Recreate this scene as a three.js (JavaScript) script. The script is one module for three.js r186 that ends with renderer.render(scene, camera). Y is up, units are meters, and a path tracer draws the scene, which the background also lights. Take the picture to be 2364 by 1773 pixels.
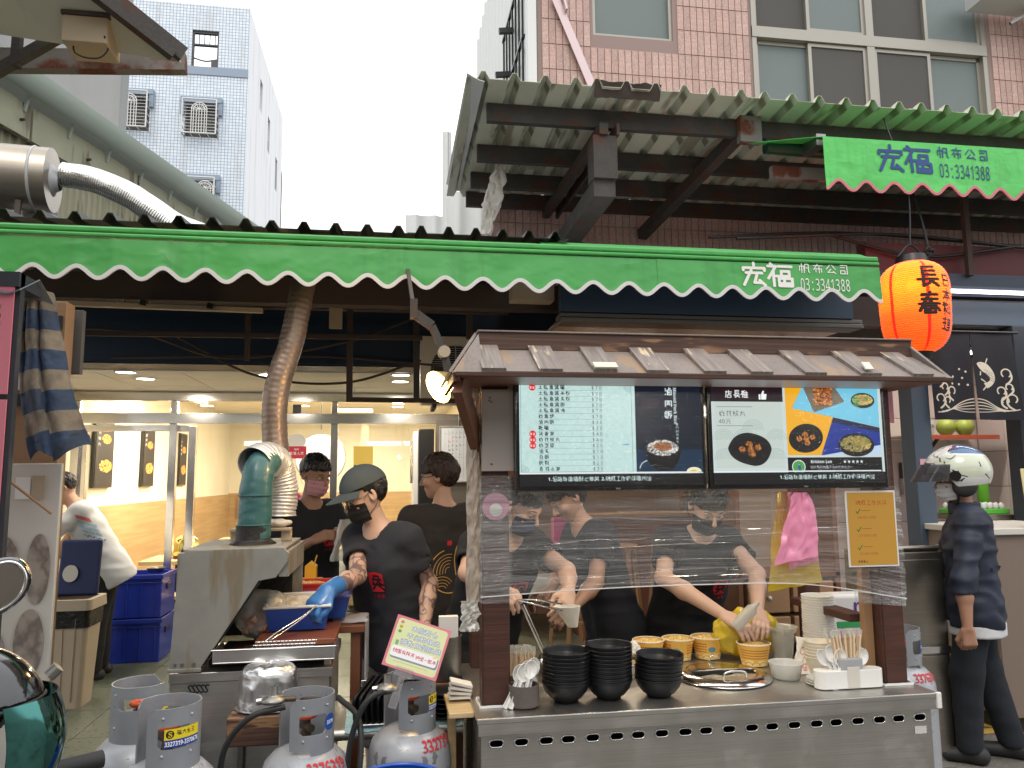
import * as THREE from 'three';
import { mergeGeometries, mergeVertices, toCreasedNormals } from 'three/addons/utils/BufferGeometryUtils.js';
import { RoundedBoxGeometry } from 'three/addons/geometries/RoundedBoxGeometry.js';
import { ImprovedNoise } from 'three/addons/math/ImprovedNoise.js';
import { RectAreaLightUniformsLib } from 'three/addons/lights/RectAreaLightUniformsLib.js';
RectAreaLightUniformsLib.init();

// ---------- camera, sky, sun, exposure ----------
const scene = new THREE.Scene();
const camera = new THREE.PerspectiveCamera(53.05, 4 / 3, 0.05, 400);
camera.rotation.order = 'YXZ';
const R = Math.PI / 180;
camera.position.set(0, 1.55, 0);
camera.rotation.set(7 * R, -9 * R, -0.5 * R);
const renderer = new THREE.WebGLRenderer({ antialias: true });
renderer.toneMapping = THREE.LinearToneMapping;
renderer.toneMappingExposure = 1.75;
renderer.shadowMap.enabled = true;
{ // overcast sky: a bright even cloud deck with soft mottling
  const w = 256, h = 128, d = new Float32Array(w * h * 4), nz = new ImprovedNoise();
  for (let j = 0; j < h; j++) for (let i = 0; i < w; i++) {
    const el = ((j + 0.5) / h - 0.5) * Math.PI, az = (i / w) * 2 * Math.PI, up = Math.max(0, Math.sin(el));
    const x = Math.cos(az) * Math.cos(el), z = Math.sin(az) * Math.cos(el);
    const n = nz.noise(x * 2.2 + 3, up * 3, z * 2.2) * 0.05 + nz.noise(x * 6, up * 8, z * 6 + 5) * 0.025;
    const L = el < -0.02 ? 0.22 : (0.82 + 0.38 * up) * (1 + n), k = (j * w + i) * 4;
    d[k] = L * 0.985; d[k + 1] = L; d[k + 2] = L * 1.02; d[k + 3] = 1;
  }
  const t = new THREE.DataTexture(d, w, h, THREE.RGBAFormat, THREE.FloatType);
  t.mapping = THREE.EquirectangularReflectionMapping; t.magFilter = THREE.LinearFilter; t.needsUpdate = true;
  scene.background = t; scene.environment = t;
}
const sun = new THREE.DirectionalLight(0xfff4e6, 0.6);
sun.position.set(-6, 22, 12); sun.target.position.set(0, 0, -5); sun.castShadow = true; sun.shadow.radius = 40;
Object.assign(sun.shadow.camera, { left: -14, right: 14, top: 20, bottom: -20, near: 1, far: 70 });
sun.name = 'sun'; scene.add(sun, sun.target);

// ---------- helpers ----------
let seed = 7; const rnd = () => { seed = (seed * 1664525 + 1013904223) >>> 0; return seed / 4294967296; };
const rr = (a, b) => a + (b - a) * rnd();
const V = (x, y, z) => new THREE.Vector3(x, y, z);
const used = {};
const numbered = (n) => { const k = used[n] = (used[n] ?? -1) + 1; return k ? n + '_' + String(k).padStart(3, '0') : n; };
function tag(o, label, category, group, kind) {
  if (label) o.userData.label = label; if (category) o.userData.category = category;
  if (group) o.userData.group = group; if (kind) o.userData.kind = kind; return o;
}
function thing(name, label, category, pos = [0, 0, 0], turn = 0, group) {
  const o = new THREE.Group(); o.name = numbered(name); o.position.set(...pos); o.rotation.y = turn; scene.add(o);
  return tag(o, label, category, group);
}
function triUV(g0, s = 1) {
  const g = g0.index ? g0.toNonIndexed() : g0.clone(), p = g.attributes.position, uv = new Float32Array(p.count * 2), a = V(), b = V(), c = V(), n = V();
  for (let i = 0; i < p.count; i += 3) {
    a.fromBufferAttribute(p, i); b.fromBufferAttribute(p, i + 1); c.fromBufferAttribute(p, i + 2);
    n.copy(b).sub(a).cross(c.clone().sub(a)); const x = Math.abs(n.x), y = Math.abs(n.y), z = Math.abs(n.z);
    [a, b, c].forEach((v, k) => { const q = x >= y && x >= z ? [v.z, v.y] : y >= z ? [v.x, v.z] : [v.x, v.y]; uv[(i + k) * 2] = q[0] * s; uv[(i + k) * 2 + 1] = q[1] * s; });
  }
  g.setAttribute('uv', new THREE.BufferAttribute(uv, 2)); return g;
}
function join(list) {
  const gs = list.flat(9).map((g) => { const q = g.index ? g.toNonIndexed() : g; if (!q.attributes.normal) q.computeVertexNormals(); if (!q.attributes.uv) q.setAttribute('uv', new THREE.BufferAttribute(new Float32Array(q.attributes.position.count * 2), 2)); for (const k of Object.keys(q.attributes)) if (!['position', 'normal', 'uv'].includes(k)) q.deleteAttribute(k); return q; });
  return gs.length === 1 ? gs[0] : mergeGeometries(gs);
}
function part(name, geo, mat, parent) {
  let g = Array.isArray(geo) ? join(geo) : geo;
  if (mat.userData.tri) g = triUV(g, mat.userData.tri);
  const m = new THREE.Mesh(g, mat); m.name = parent ? name : numbered(name); m.castShadow = m.receiveShadow = true; (parent ?? scene).add(m); return m;
}
const one = (name, label, category, geo, mat, group) => tag(part(name, geo, mat), label, category, group);
const struct = (name, geo, mat, label) => { const m = tag(part(name, geo, mat), label, undefined, undefined, 'structure'); return m; };
function dup(o, pos, turn, label, group) {
  const c = o.clone(); c.name = numbered(o.name.replace(/_\d{3}$/, '')); c.position.set(...pos); if (turn !== undefined) c.rotation.y = turn;
  c.userData = { ...o.userData }; if (label) c.userData.label = label; if (group) c.userData.group = group; scene.add(c); return c;
}
// geometries, world metres
const mv = (g, x = 0, y = 0, z = 0) => g.translate(x, y, z);
const rt = (g, x = 0, y = 0, z = 0) => { if (x) g.rotateX(x); if (y) g.rotateY(y); if (z) g.rotateZ(z); return g; };
const box = (x0, x1, y0, y1, z0, z1) => mv(new THREE.BoxGeometry(Math.abs(x1 - x0), Math.abs(y1 - y0), Math.abs(z1 - z0)), (x0 + x1) / 2, (y0 + y1) / 2, (z0 + z1) / 2);
const rbox = (x0, x1, y0, y1, z0, z1, r = 0.005, s = 2) => mv(new RoundedBoxGeometry(Math.abs(x1 - x0), Math.abs(y1 - y0), Math.abs(z1 - z0), s, Math.min(r, Math.abs(x1 - x0) * 0.49, Math.abs(y1 - y0) * 0.49, Math.abs(z1 - z0) * 0.49)), (x0 + x1) / 2, (y0 + y1) / 2, (z0 + z1) / 2);
const cyl = (r1, r0, y0, y1, x = 0, z = 0, n = 24, open = false) => mv(new THREE.CylinderGeometry(r1, r0, y1 - y0, n, 1, open), x, (y0 + y1) / 2, z);
const lathe = (pts, n = 32) => new THREE.LatheGeometry(pts.map((p) => new THREE.Vector2(p[0], p[1])), n);
const tube = (pts, r, seg, n = 8, closed = false) => { const c = new THREE.CatmullRomCurve3(pts.map((p) => (p.isVector3 ? p : V(...p))), closed, 'centripetal'); return new THREE.TubeGeometry(c, seg ?? Math.max(4, pts.length * 4), r, n, closed); };
function bar(a, b, w, h, roll = 0) { // square section beam from a to b
  const A = V(...a), B = V(...b), L = A.distanceTo(B), g = new THREE.BoxGeometry(w, h, L); if (roll) g.rotateZ(roll);
  const m = new THREE.Matrix4().lookAt(A, B, Math.abs(A.x - B.x) + Math.abs(A.z - B.z) < 1e-6 ? V(0, 0, 1) : V(0, 1, 0)); g.applyMatrix4(m);
  return mv(g, (A.x + B.x) / 2, (A.y + B.y) / 2, (A.z + B.z) / 2);
}
function rod(a, b, r0, r1 = r0, n = 12) { const A = V(...a), B = V(...b), g = new THREE.CylinderGeometry(r1, r0, A.distanceTo(B), n); g.applyQuaternion(new THREE.Quaternion().setFromUnitVectors(V(0, 1, 0), B.clone().sub(A).normalize())); return mv(g, (A.x + B.x) / 2, (A.y + B.y) / 2, (A.z + B.z) / 2); }
function sheet(f, nu, nv) { // f(u,v) -> [x,y,z]
  const p = [], uv = [], ix = [];
  for (let j = 0; j <= nv; j++) for (let i = 0; i <= nu; i++) { p.push(...f(i / nu, j / nv)); uv.push(i / nu, j / nv); }
  for (let j = 0; j < nv; j++) for (let i = 0; i < nu; i++) { const a = j * (nu + 1) + i, b = a + 1, c = a + nu + 1, d = c + 1; ix.push(a, b, d, a, d, c); }
  const g = new THREE.BufferGeometry(); g.setAttribute('position', new THREE.Float32BufferAttribute(p, 3)); g.setAttribute('uv', new THREE.Float32BufferAttribute(uv, 2)); g.setIndex(ix); g.computeVertexNormals(); return g;
}
function slab(f, nu, nv, t) { // a sheet with thickness t along its normals, closed edges
  const g = sheet(f, nu, nv), P = g.attributes.position, N = g.attributes.normal, U = g.attributes.uv, n = P.count, p = [], uv = [], ix = [...g.index.array];
  for (let i = 0; i < n; i++) { p.push(P.getX(i), P.getY(i), P.getZ(i)); uv.push(U.getX(i), U.getY(i)); }
  for (let i = 0; i < n; i++) { p.push(P.getX(i) - N.getX(i) * t, P.getY(i) - N.getY(i) * t, P.getZ(i) - N.getZ(i) * t); uv.push(U.getX(i), U.getY(i)); }
  for (let i = 0; i < g.index.count; i += 3) ix.push(g.index.array[i] + n, g.index.array[i + 2] + n, g.index.array[i + 1] + n);
  const rim = []; for (let i = 0; i <= nu; i++) rim.push(i); for (let j = 1; j <= nv; j++) rim.push(j * (nu + 1) + nu); for (let i = nu - 1; i >= 0; i--) rim.push(nv * (nu + 1) + i); for (let j = nv - 1; j > 0; j--) rim.push(j * (nu + 1));
  rim.forEach((a, k) => { const b = rim[(k + 1) % rim.length]; ix.push(a, a + n, b, b, a + n, b + n); });
  const o = new THREE.BufferGeometry(); o.setAttribute('position', new THREE.Float32BufferAttribute(p, 3)); o.setAttribute('uv', new THREE.Float32BufferAttribute(uv, 2)); o.setIndex(ix);
  return toCreasedNormals(o, 0.9);
}
function ext(pts, depth, bevel = 0, holes = []) { // outline in x,y extruded along +z
  const s = new THREE.Shape(pts.map((p) => new THREE.Vector2(p[0], p[1]))); for (const h of holes) s.holes.push(new THREE.Path(h.map((p) => new THREE.Vector2(p[0], p[1]))));
  return new THREE.ExtrudeGeometry(s, { depth, bevelEnabled: bevel > 0, bevelThickness: bevel, bevelSize: bevel, bevelSegments: 2, curveSegments: 8 });
}
const N3 = new ImprovedNoise();
const fbm = (x, y, z, o = 3) => { let s = 0, a = 0.5; for (let i = 0; i < o; i++, a *= 0.5, x *= 2.03, y *= 2.03, z *= 2.03) s += a * N3.noise(x, y, z); return s; };
// ---------- textures ----------
const hsh = (x, y, s) => { let h = (x * 374761393 + y * 668265263 + s * 2147483647) | 0; h = Math.imul(h ^ (h >>> 13), 1274126177); return ((h ^ (h >>> 16)) >>> 0) / 4294967296; };
function vn(u, v, fx, fy, s) { // tileable value noise
  const x = u * fx, y = v * fy, i = Math.floor(x), j = Math.floor(y), a = x - i, b = y - j, A = a * a * (3 - 2 * a), B = b * b * (3 - 2 * b), w = (p, q) => hsh(((p % fx) + fx) % fx, ((q % fy) + fy) % fy, s);
  return (w(i, j) * (1 - A) + w(i + 1, j) * A) * (1 - B) + (w(i, j + 1) * (1 - A) + w(i + 1, j + 1) * A) * B;
}
const vf = (u, v, fx, fy, s, o = 4) => { let r = 0, a = 0.5, t = 0; for (let i = 0; i < o; i++) { r += a * vn(u, v, fx << i, fy << i, s + i); t += a; a *= 0.5; } return r / t; };
function tex(n, f, srgb = true, rep) {
  const [w, h] = Array.isArray(n) ? n : [n, n], d = new Uint8Array(w * h * 4);
  for (let j = 0; j < h; j++) for (let i = 0; i < w; i++) { const c = f(i / w, j / h), k = (j * w + i) * 4; for (let q = 0; q < 3; q++) d[k + q] = Math.max(0, Math.min(255, (Array.isArray(c) ? c[q] : c) * 255)); d[k + 3] = 255; }
  const t = new THREE.DataTexture(d, w, h); t.wrapS = t.wrapT = THREE.RepeatWrapping; t.magFilter = THREE.LinearFilter; t.minFilter = THREE.LinearMipmapLinearFilter; t.generateMipmaps = true; if (srgb) t.colorSpace = THREE.SRGBColorSpace; if (rep) t.repeat.set(...rep); t.needsUpdate = true; return t;
}
function canvasTex(w, h, draw, srgb = true) {
  const c = document.createElement('canvas'); c.width = w; c.height = h; const x = c.getContext('2d'); draw(x, w, h);
  const t = new THREE.CanvasTexture(c); if (srgb) t.colorSpace = THREE.SRGBColorSpace; t.anisotropy = 4; return t;
}
const mix = (a, b, t) => a.map((v, i) => v + (b[i] - v) * t), cl = (x, a = 0, b = 1) => Math.min(b, Math.max(a, x)), ss = (a, b, x) => { const t = cl((x - a) / (b - a)); return t * t * (3 - 2 * t); };
function std(color, roughness = 0.7, metalness = 0, o = {}) {
  const { tri, ...rest } = o, m = new (['transmission', 'clearcoat', 'sheen', 'ior', 'specularIntensity', 'anisotropy', 'iridescence'].some((k) => k in rest) ? THREE.MeshPhysicalMaterial : THREE.MeshStandardMaterial)({ roughness, metalness, ...rest });
  if (Array.isArray(color)) m.color.setRGB(...color); else m.color.set(color); if (tri) m.userData.tri = tri; m.side = THREE.DoubleSide; return m;
}
// ---------- stroke lettering for Chinese characters: strokes are runs of x,y digits on a ten by ten grid ----------
const ST = {
  土: '2484 5158 1898', 口: '2282883822', 日: '2181892921 2585', 木: '1393 5159 5318 5398', 米: '1595 5159 2143 8163 5518 5598', 火: '5154 5419 5499 2335 8365',
  魚: '4013 417153 238387 2327 2787 2585 5357 1819 3849 5869 7899', 毛: '7121 2484 1797 515999 9998', 月: '29217189 2474 2676', 人: '5154195499', 金: '501494 3474 2676 5459 1999', 王: '1191 2585 1999 5159',
  言: '4151 1292 2484 2686 2888 2929', 一: '1595', 八: '4119 6199', 刀: '217189 5219', 力: '21718979 5119', 又: '218129 3399', 小: '515969 3428 7488', 白: '5031 2282892922 2585', 心: '3353 2428 385989 4465 7294', 工: '2181 5159 1999',
  大: '1393 514519 5399', 女: '41286999 7139 1494', 子: '218154 545969 1595', 田: '2181892921 2585 5159', 目: '2181892921 2383 2686', 止: '5159 5585 2529 1999', 水: '515969 1434 3419 8159 5599', 隹: '3014 2529 3484 3686 3888 5359 3999 5161', 艹: '1393 3135 7175', 宀: '5051 13129293', 竹: '2013 1242 3141 6053 5292 7181',
  宏: '5051 13129293 2484 4319 655888 7799', 福: '1021 013106 2329 3545 4191 5383855553 4696994946 6669 4898', 帆: '0343 4347 0307 2029 5149 51818899 6475', 布: '1292 5016 3538 358588 6369', 公: '4115 6195 552888 7799', 司: '21818979 2363 2666 2629 6669 2969',
  長: '3036 3080 3282 3484 1696 3639 3958 5699 7658', 春: '2181 2383 1595 5018 5498 3676793936 3877', 本: '1393 5159 5318 5398 3777', 料: '0141 ', 吳: '3171733331 235383 2325 5386 1696 5519 5699',
  店: '5051 1292 2119 5256 5484 3686893936', 推: '1141 2129 0545 5014 4149 4393 4595 4797 4999 7179', 炸: '1317 3324 2129 2549 6044 5393 7379 7595 7898', 花: '1292 3034 7074 3416 2539 8466 648999 99', 枝: '0343 2029 2316 2346 5292 7074 558549 6699', 丸: '4119 1373 738899 3457', 元: '2181 1494 4519 648999',
  配: '0141 1131 1449 0949 0444 2124 3134 5191 9195 5595 558999', 合: '501595 3666 3585894935', 不: '1292 6116 5359 6396', 主: '4151 2383 2686 1999 5359', 動: '0141 0343 1444 1644 0848 2129 5393 9389 7159', 提: '1039 0343 0737 5181855551 5383 4696 6679 4889', 供: '2113 1419 4393 5157 7177 4797 5849 7899', 購: '0131393101 0333 0636 0919 3949 4292 6064 8084 4595 5686895956', 物: '2113 0343 1199 2029 0646 5033 5393 9389 7359', 用: '2939? ',
  塑: '2040 0343 1525 2334 6056 6080 8086 6383 3777 5559 1999', 膠: '0109 0131 3139 0333 0636 5181 6374 5485 6695 5949 7799', 袋: '2013 1219 5060 4292 7096 1595 5519 5699 3848', 桃: '0333 2029 2316 6159 7189 5363 8394', 園: '0181890901 2262 3474 2666 4478 4248', 有: '1292 5016 2939 358589 3587 3777', 好: '2018 1343 3119 5181 815574 7479 4696', 市: '5051 1292 2529 258588 5359', 減: '0112 0425 1908 3292 3239 4464 4666 6084 8499 9496', 起: '0242 2024 0444 2428 2646 1909 1999 5181 8153 5383 5357 5797', 來: '1292 5059 5318 5398 2436 7486',
  誠: '0141 0333 0535 0737 5292 5249 5574 7089 9199 8363', 徵: '2013 2324 1419 4041 3133 4353 3544 3747 4549 6063 6090 7089 6799', 作: '2013 1419 5033 4393 5359 5585 5878', 伙: '2013 1419 6164 6439 6499 4345 8373', 伴: '2013 1419 4051 9080 4494 3797 6069', 餐: '2032 0343 5080 7395 3346 4617 4697 3676 3676 3989 3639', 點: '0141 0404 0143 0545 0747 0818 2838 6065 6383 5585895955', 現: '0131 2027 0434 0737 5181866 5551 5383 5585 5649 7679 99', 做: '2013 1419 3353 4046 3656593936 7053 6393 8369 6599', 請: '0131 0333 0535 0737 4191 4383 3595 6065 4787 4979 4649 8689', 耐: '0141 2022 0343 0309 4349 2329 5393 8089 6567', 等: '2013 1242 6053 5292 2474 1595 1797 6669 3848', 候: '2013 1419 3237 4181 8183 4393 5345 4696 6519 6699', 夥: '0141 0343 0545 3334 0747 2529 5063 6181 6363 5454 7494 7676 5959', 內: '1219 129292 9299 5246 5277', 洽: '1122 1434 1928 6144 6194 5575 4787894947',
  焿: '0103 2029 2609 2646 6071 4191 4149 5383 5585 7179 5797 6899', 麵: '0141 2024 0444 1249 0646 1747 5191 6062 5393 9399 5999 5359 6369 7379 5696', 粉: '0343 2029 1113 3132 2306 5142 7192 5484 8479 6549', 冬: '4023 3171 7119 3398 4566 4778', 飯: '2003 2042 0535 1333 0737 1839 5091 5149 538354 5596 9479', 湯: '1122 1434 1928 5181845451 5282 4595 5643 5797 9789 6758', 塊: '0343 2028 0848 7061 5191855551 5383 5549 7577 99', 滷: '1122 1434 1928 6063 6181 4393939949 4349 5577 7557', 肉: '1219 129299 5235 5375 5537 5677', 乾: '0141 2022 0343434606 0343 0545 0747 2629 6043 5383 5484 845999', 燙: '2022 1231 5181 5383 4595 5676 2526 3735 5519 5799', 青: '2181 2383 1595 5155 2979 2639 2676 7679 3777', 菜: '1292 3034 7074 2484 3536 5556 7576 1797 5759 5719', 豆: '1191 2383863323 3748 6757 1999', 腐: '5051 1191 1119 4334 3539 5383 7379 3686 4979 5758', 蛋: '2181 5134 3454 4499 3575773735 5489', 飲: '2003 2042 0535 1333 0737 1839 6143 5292 6246 6599 9284', 各: '4023 317116 4385 3676793936', 式: '1292 7089 9995 2454 4448 2758 8191', 熱: '0141 2024 0444 2428 2646 5363 6149 7169 1819 3849 5869', 賣: '2181 2383 2383 3555 2676792926 2878 3919', 魠: '0',
  份: '0', 宅: '0', 香: '4020 1292 5054 5216 5296 3575793935 3777', 嘴: '0', 理: '0131 2028 0434 0838 5191855551 5393 7179 5797 4999', 絕: '2013 1334 2516 0646 5052 5181 5484 5459 5999', 家: '5051 13129293 2484 5519 5699', 人氣: '', 百: '1191 2383893923 2676', 萬: '1292 3034 7074 2484 2486 8486 1797 1799', 是: '2181844121 1595 5559 5787 3599', 必: '3355 1418 7119 3489', 吃: '1141471711 6043 5292 8255 5999', 美: '3042 7062 2282 2484 1696 5256 5619 5699', 食: '501494 4585 3555 3757 3999', 之: '5051 2282 8219 1999', 夜: '5051 1191 2429 5364 6384 8439', 到: '0141 2334 0545 2529 0848 6167 9099', 對: '1020 3040 0343 0545 2529 5393 8089 6567', 門: '1119 1141 6191 9199 1343 6393', 業: '3034 6064 1292 1494 1696 5459 5619 5699', 時: '0131373701 0434 5191 7074 4494 4696 8689', 間: '1119 1141 6191 9199 3575793935 3777', 而: '1191 5133 2338 238388 4348 6368', 且: '2181 2129 8189 2383 2686 0999', 很: '0', 福利: '',
};
ST.料 = '2020 0242 2029 2316 2346 1012 4031 5162 5464 4797 8089'.slice(5); ST.用 = '29218189 2484 2676 5159'; ST.魠 = '2003 2041 0333373703 0535 0818 2839 5161 4484 4797 665999'; ST.炸2 = ST.炸;
function glyph(c, ch, x, y, s, w, wob = 0) { // draws ch with its box's top left at x,y and size s
  const d = ST[ch]; if (!d) { c.fillText(ch, x, y + s * 0.82); return; }
  c.lineWidth = w * s; c.lineCap = c.lineJoin = 'round';
  for (const st of d.split(' ')) { if (st.length < 4 || st.length % 2) continue; c.beginPath(); for (let i = 0; i < st.length; i += 2) { const X = x + (+st[i] + 0.5) * s / 10 + (wob ? Math.sin(i * 3 + y) * wob * s : 0), Y = y + (+st[i + 1] + 0.5) * s / 10; i ? c.lineTo(X, Y) : c.moveTo(X, Y); } c.stroke(); }
}
function words(c, str, x, y, s, o = {}) { // o: gap, w, vertical, color
  const g = o.gap ?? s * 0.08; if (o.color) c.strokeStyle = c.fillStyle = o.color;
  c.font = (o.font ?? 'bold ') + Math.round(s * 0.95) + 'px sans-serif';
  for (const ch of str) { if (ST[ch]) { glyph(c, ch, x, y, s, o.w ?? 0.09, o.wob); if (o.v) y += s + g; else x += s + g; } else { const m = ch === ' ' ? s * 0.4 : c.measureText(ch).width; c.fillText(ch, x, y + s * 0.86); if (o.v) y += s * 0.9; else x += m + g * 0.5; } }
  return x;
}
// ---------- figures: distance fields meshed by surface nets ----------
const cap = (a, b, ra, rb = ra) => ({ ax: a.x, ay: a.y, az: a.z, dx: b.x - a.x, dy: b.y - a.y, dz: b.z - a.z, ra, rb, l2: Math.max(1e-9, a.distanceToSquared(b)) });
const dcap = (c, x, y, z) => { const px = x - c.ax, py = y - c.ay, pz = z - c.az, t = Math.min(1, Math.max(0, (px * c.dx + py * c.dy + pz * c.dz) / c.l2)), X = px - c.dx * t, Y = py - c.dy * t, Z = pz - c.dz * t; return Math.sqrt(X * X + Y * Y + Z * Z) - (c.ra + (c.rb - c.ra) * t); };
const smin = (a, b, k) => { const h = Math.max(k - Math.abs(a - b), 0) / k; return Math.min(a, b) - h * h * k * 0.25; };
const field = (caps, k) => (x, y, z) => { let d = 9; for (const c of caps) d = smin(d, dcap(c, x, y, z), c.k ?? k); return d; };
const ell = (x, y, z, a, b, c) => { const k = Math.sqrt((x / a) ** 2 + (y / b) ** 2 + (z / c) ** 2), g = Math.sqrt((x / a / a) ** 2 + (y / b / b) ** 2 + (z / c / c) ** 2); return k * (k - 1) / Math.max(g, 1e-6); };
function nets(f, lo, hi, h) {
  const n = [0, 1, 2].map((i) => Math.ceil((hi[i] - lo[i]) / h / 4) * 4 + 1), [nx, ny, nz] = n, F = new Float32Array(nx * ny * nz), at = (i, j, k) => (k * ny + j) * nx + i, R4 = 2 * h * 1.7321 * 1.35 + h;
  for (let K = 0; K < nz - 1; K += 4) for (let J = 0; J < ny - 1; J += 4) for (let I = 0; I < nx - 1; I += 4) {
    const c = f(lo[0] + (I + 2) * h, lo[1] + (J + 2) * h, lo[2] + (K + 2) * h), far = Math.abs(c) > R4;
    for (let k = K; k <= K + 4; k++) for (let j = J; j <= J + 4; j++) for (let i = I; i <= I + 4; i++) { const q = at(i, j, k); if (far) { if (F[q] === 0) F[q] = c; } else F[q] = f(lo[0] + i * h, lo[1] + j * h, lo[2] + k * h); }
  }
  const id = new Int32Array(F.length).fill(-1), P = [], ix = [];
  for (let k = 0; k < nz - 1; k++) for (let j = 0; j < ny - 1; j++) for (let i = 0; i < nx - 1; i++) {
    const v = [F[at(i, j, k)], F[at(i + 1, j, k)], F[at(i, j + 1, k)], F[at(i + 1, j + 1, k)], F[at(i, j, k + 1)], F[at(i + 1, j, k + 1)], F[at(i, j + 1, k + 1)], F[at(i + 1, j + 1, k + 1)]];
    let m = 0; for (let q = 0; q < 8; q++) if (v[q] < 0) m |= 1 << q; if (m === 0 || m === 255) continue;
    let sx = 0, sy = 0, sz = 0, c = 0;
    for (let a = 0; a < 8; a++) for (const e of [1, 2, 4]) { const b = a | e; if (b === a || (v[a] < 0) === (v[b] < 0)) continue; const t = v[a] / (v[a] - v[b]); sx += (a & 1) + (e === 1 ? t : 0); sy += ((a >> 1) & 1) + (e === 2 ? t : 0); sz += (a >> 2) + (e === 4 ? t : 0); c++; }
    id[at(i, j, k)] = P.length / 3; P.push(lo[0] + (i + sx / c) * h, lo[1] + (j + sy / c) * h, lo[2] + (k + sz / c) * h);
  }
  const quad = (a, b, c, d, flip) => { if (a < 0 || b < 0 || c < 0 || d < 0) return; if (flip) ix.push(a, c, b, a, d, c); else ix.push(a, b, c, a, c, d); };
  for (let k = 1; k < nz - 1; k++) for (let j = 1; j < ny - 1; j++) for (let i = 1; i < nx - 1; i++) {
    const a = F[at(i, j, k)] < 0;
    if (a !== F[at(i + 1, j, k)] < 0) quad(id[at(i, j - 1, k - 1)], id[at(i, j, k - 1)], id[at(i, j, k)], id[at(i, j - 1, k)], !a);
    if (a !== F[at(i, j + 1, k)] < 0) quad(id[at(i - 1, j, k - 1)], id[at(i - 1, j, k)], id[at(i, j, k)], id[at(i, j, k - 1)], !a);
    if (a !== F[at(i, j, k + 1)] < 0) quad(id[at(i - 1, j - 1, k)], id[at(i, j - 1, k)], id[at(i, j, k)], id[at(i - 1, j, k)], !a);
  }
  const g = new THREE.BufferGeometry(); g.setAttribute('position', new THREE.Float32BufferAttribute(P, 3)); g.setAttribute('uv', new THREE.Float32BufferAttribute(new Float32Array(P.length / 3 * 2), 2)); g.setIndex(ix); g.computeVertexNormals(); return g;
}
function bounds(caps, pad) { const lo = [9e9, 9e9, 9e9], hi = [-9e9, -9e9, -9e9]; for (const c of caps) { const A = [c.ax, c.ay, c.az], D = [c.dx, c.dy, c.dz], r = Math.max(c.ra, c.rb) + pad; for (let i = 0; i < 3; i++) { lo[i] = Math.min(lo[i], A[i] - r, A[i] + D[i] - r); hi[i] = Math.max(hi[i], A[i] + r, A[i] + D[i] + r); } } return [lo, hi]; }
const lerpV = (a, b, t) => a.clone().lerp(b, t);
const UP = V(0, 1, 0);
// a hand as bones: w wrist, d pointing to the fingertips, n out of the back of the hand, side +1 puts the thumb on cross(d, n)
function handBones(w, d, n, side, curl, s = 1, spread = 0.12) {
  d = d.clone().normalize(); n = n.clone().addScaledVector(d, -n.dot(d)).normalize(); const t = d.clone().cross(n).multiplyScalar(side), L = [], at = (a, b, c) => w.clone().addScaledVector(d, a * s).addScaledVector(t, b * s).addScaledVector(n, c * s);
  for (const o of [-0.026, -0.009, 0.009, 0.026]) L.push({ ...cap(at(0.012, o * 0.75, 0), at(0.082, o, 0), 0.0145 * s, 0.0125 * s), k: 0.014 });
  [[0.028, 0.074], [0.01, 0.082], [-0.009, 0.077], [-0.027, 0.06]].forEach(([o, len], i) => {
    let p = at(0.084, o, 0), c = Array.isArray(curl) ? curl[i] : curl, a = 0, lat = t.clone().multiplyScalar(spread * (1.5 - i) * 0.5);
    [[0.45, 0.0098], [0.31, 0.009], [0.24, 0.0082]].forEach(([f, r], q) => { a += c * [0.75, 1, 0.7][q]; const dir = d.clone().multiplyScalar(Math.cos(a)).addScaledVector(n, -Math.sin(a)).addScaledVector(lat, Math.cos(a)).normalize(), e = p.clone().addScaledVector(dir, len * f * s * 1.12); L.push({ ...cap(p, e, r * s, (r - 0.0008) * s), k: 0.005 }); p = e; });
  });
  const tc = Array.isArray(curl) ? curl[4] ?? 0.5 : 0.5, t1 = at(0.062, 0.05, -0.014 - tc * 0.012), t2 = at(0.088, 0.056 - tc * 0.018, -0.022 - tc * 0.02), t3 = at(0.11, 0.05 - tc * 0.03, -0.026 - tc * 0.026);
  L.push({ ...cap(at(0.02, 0.024, -0.006), t1, 0.016 * s, 0.012 * s), k: 0.012 }, { ...cap(t1, t2, 0.0112 * s, 0.0102 * s), k: 0.005 }, { ...cap(t2, t3, 0.01 * s, 0.0085 * s), k: 0.005 });
  return L;
}
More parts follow.
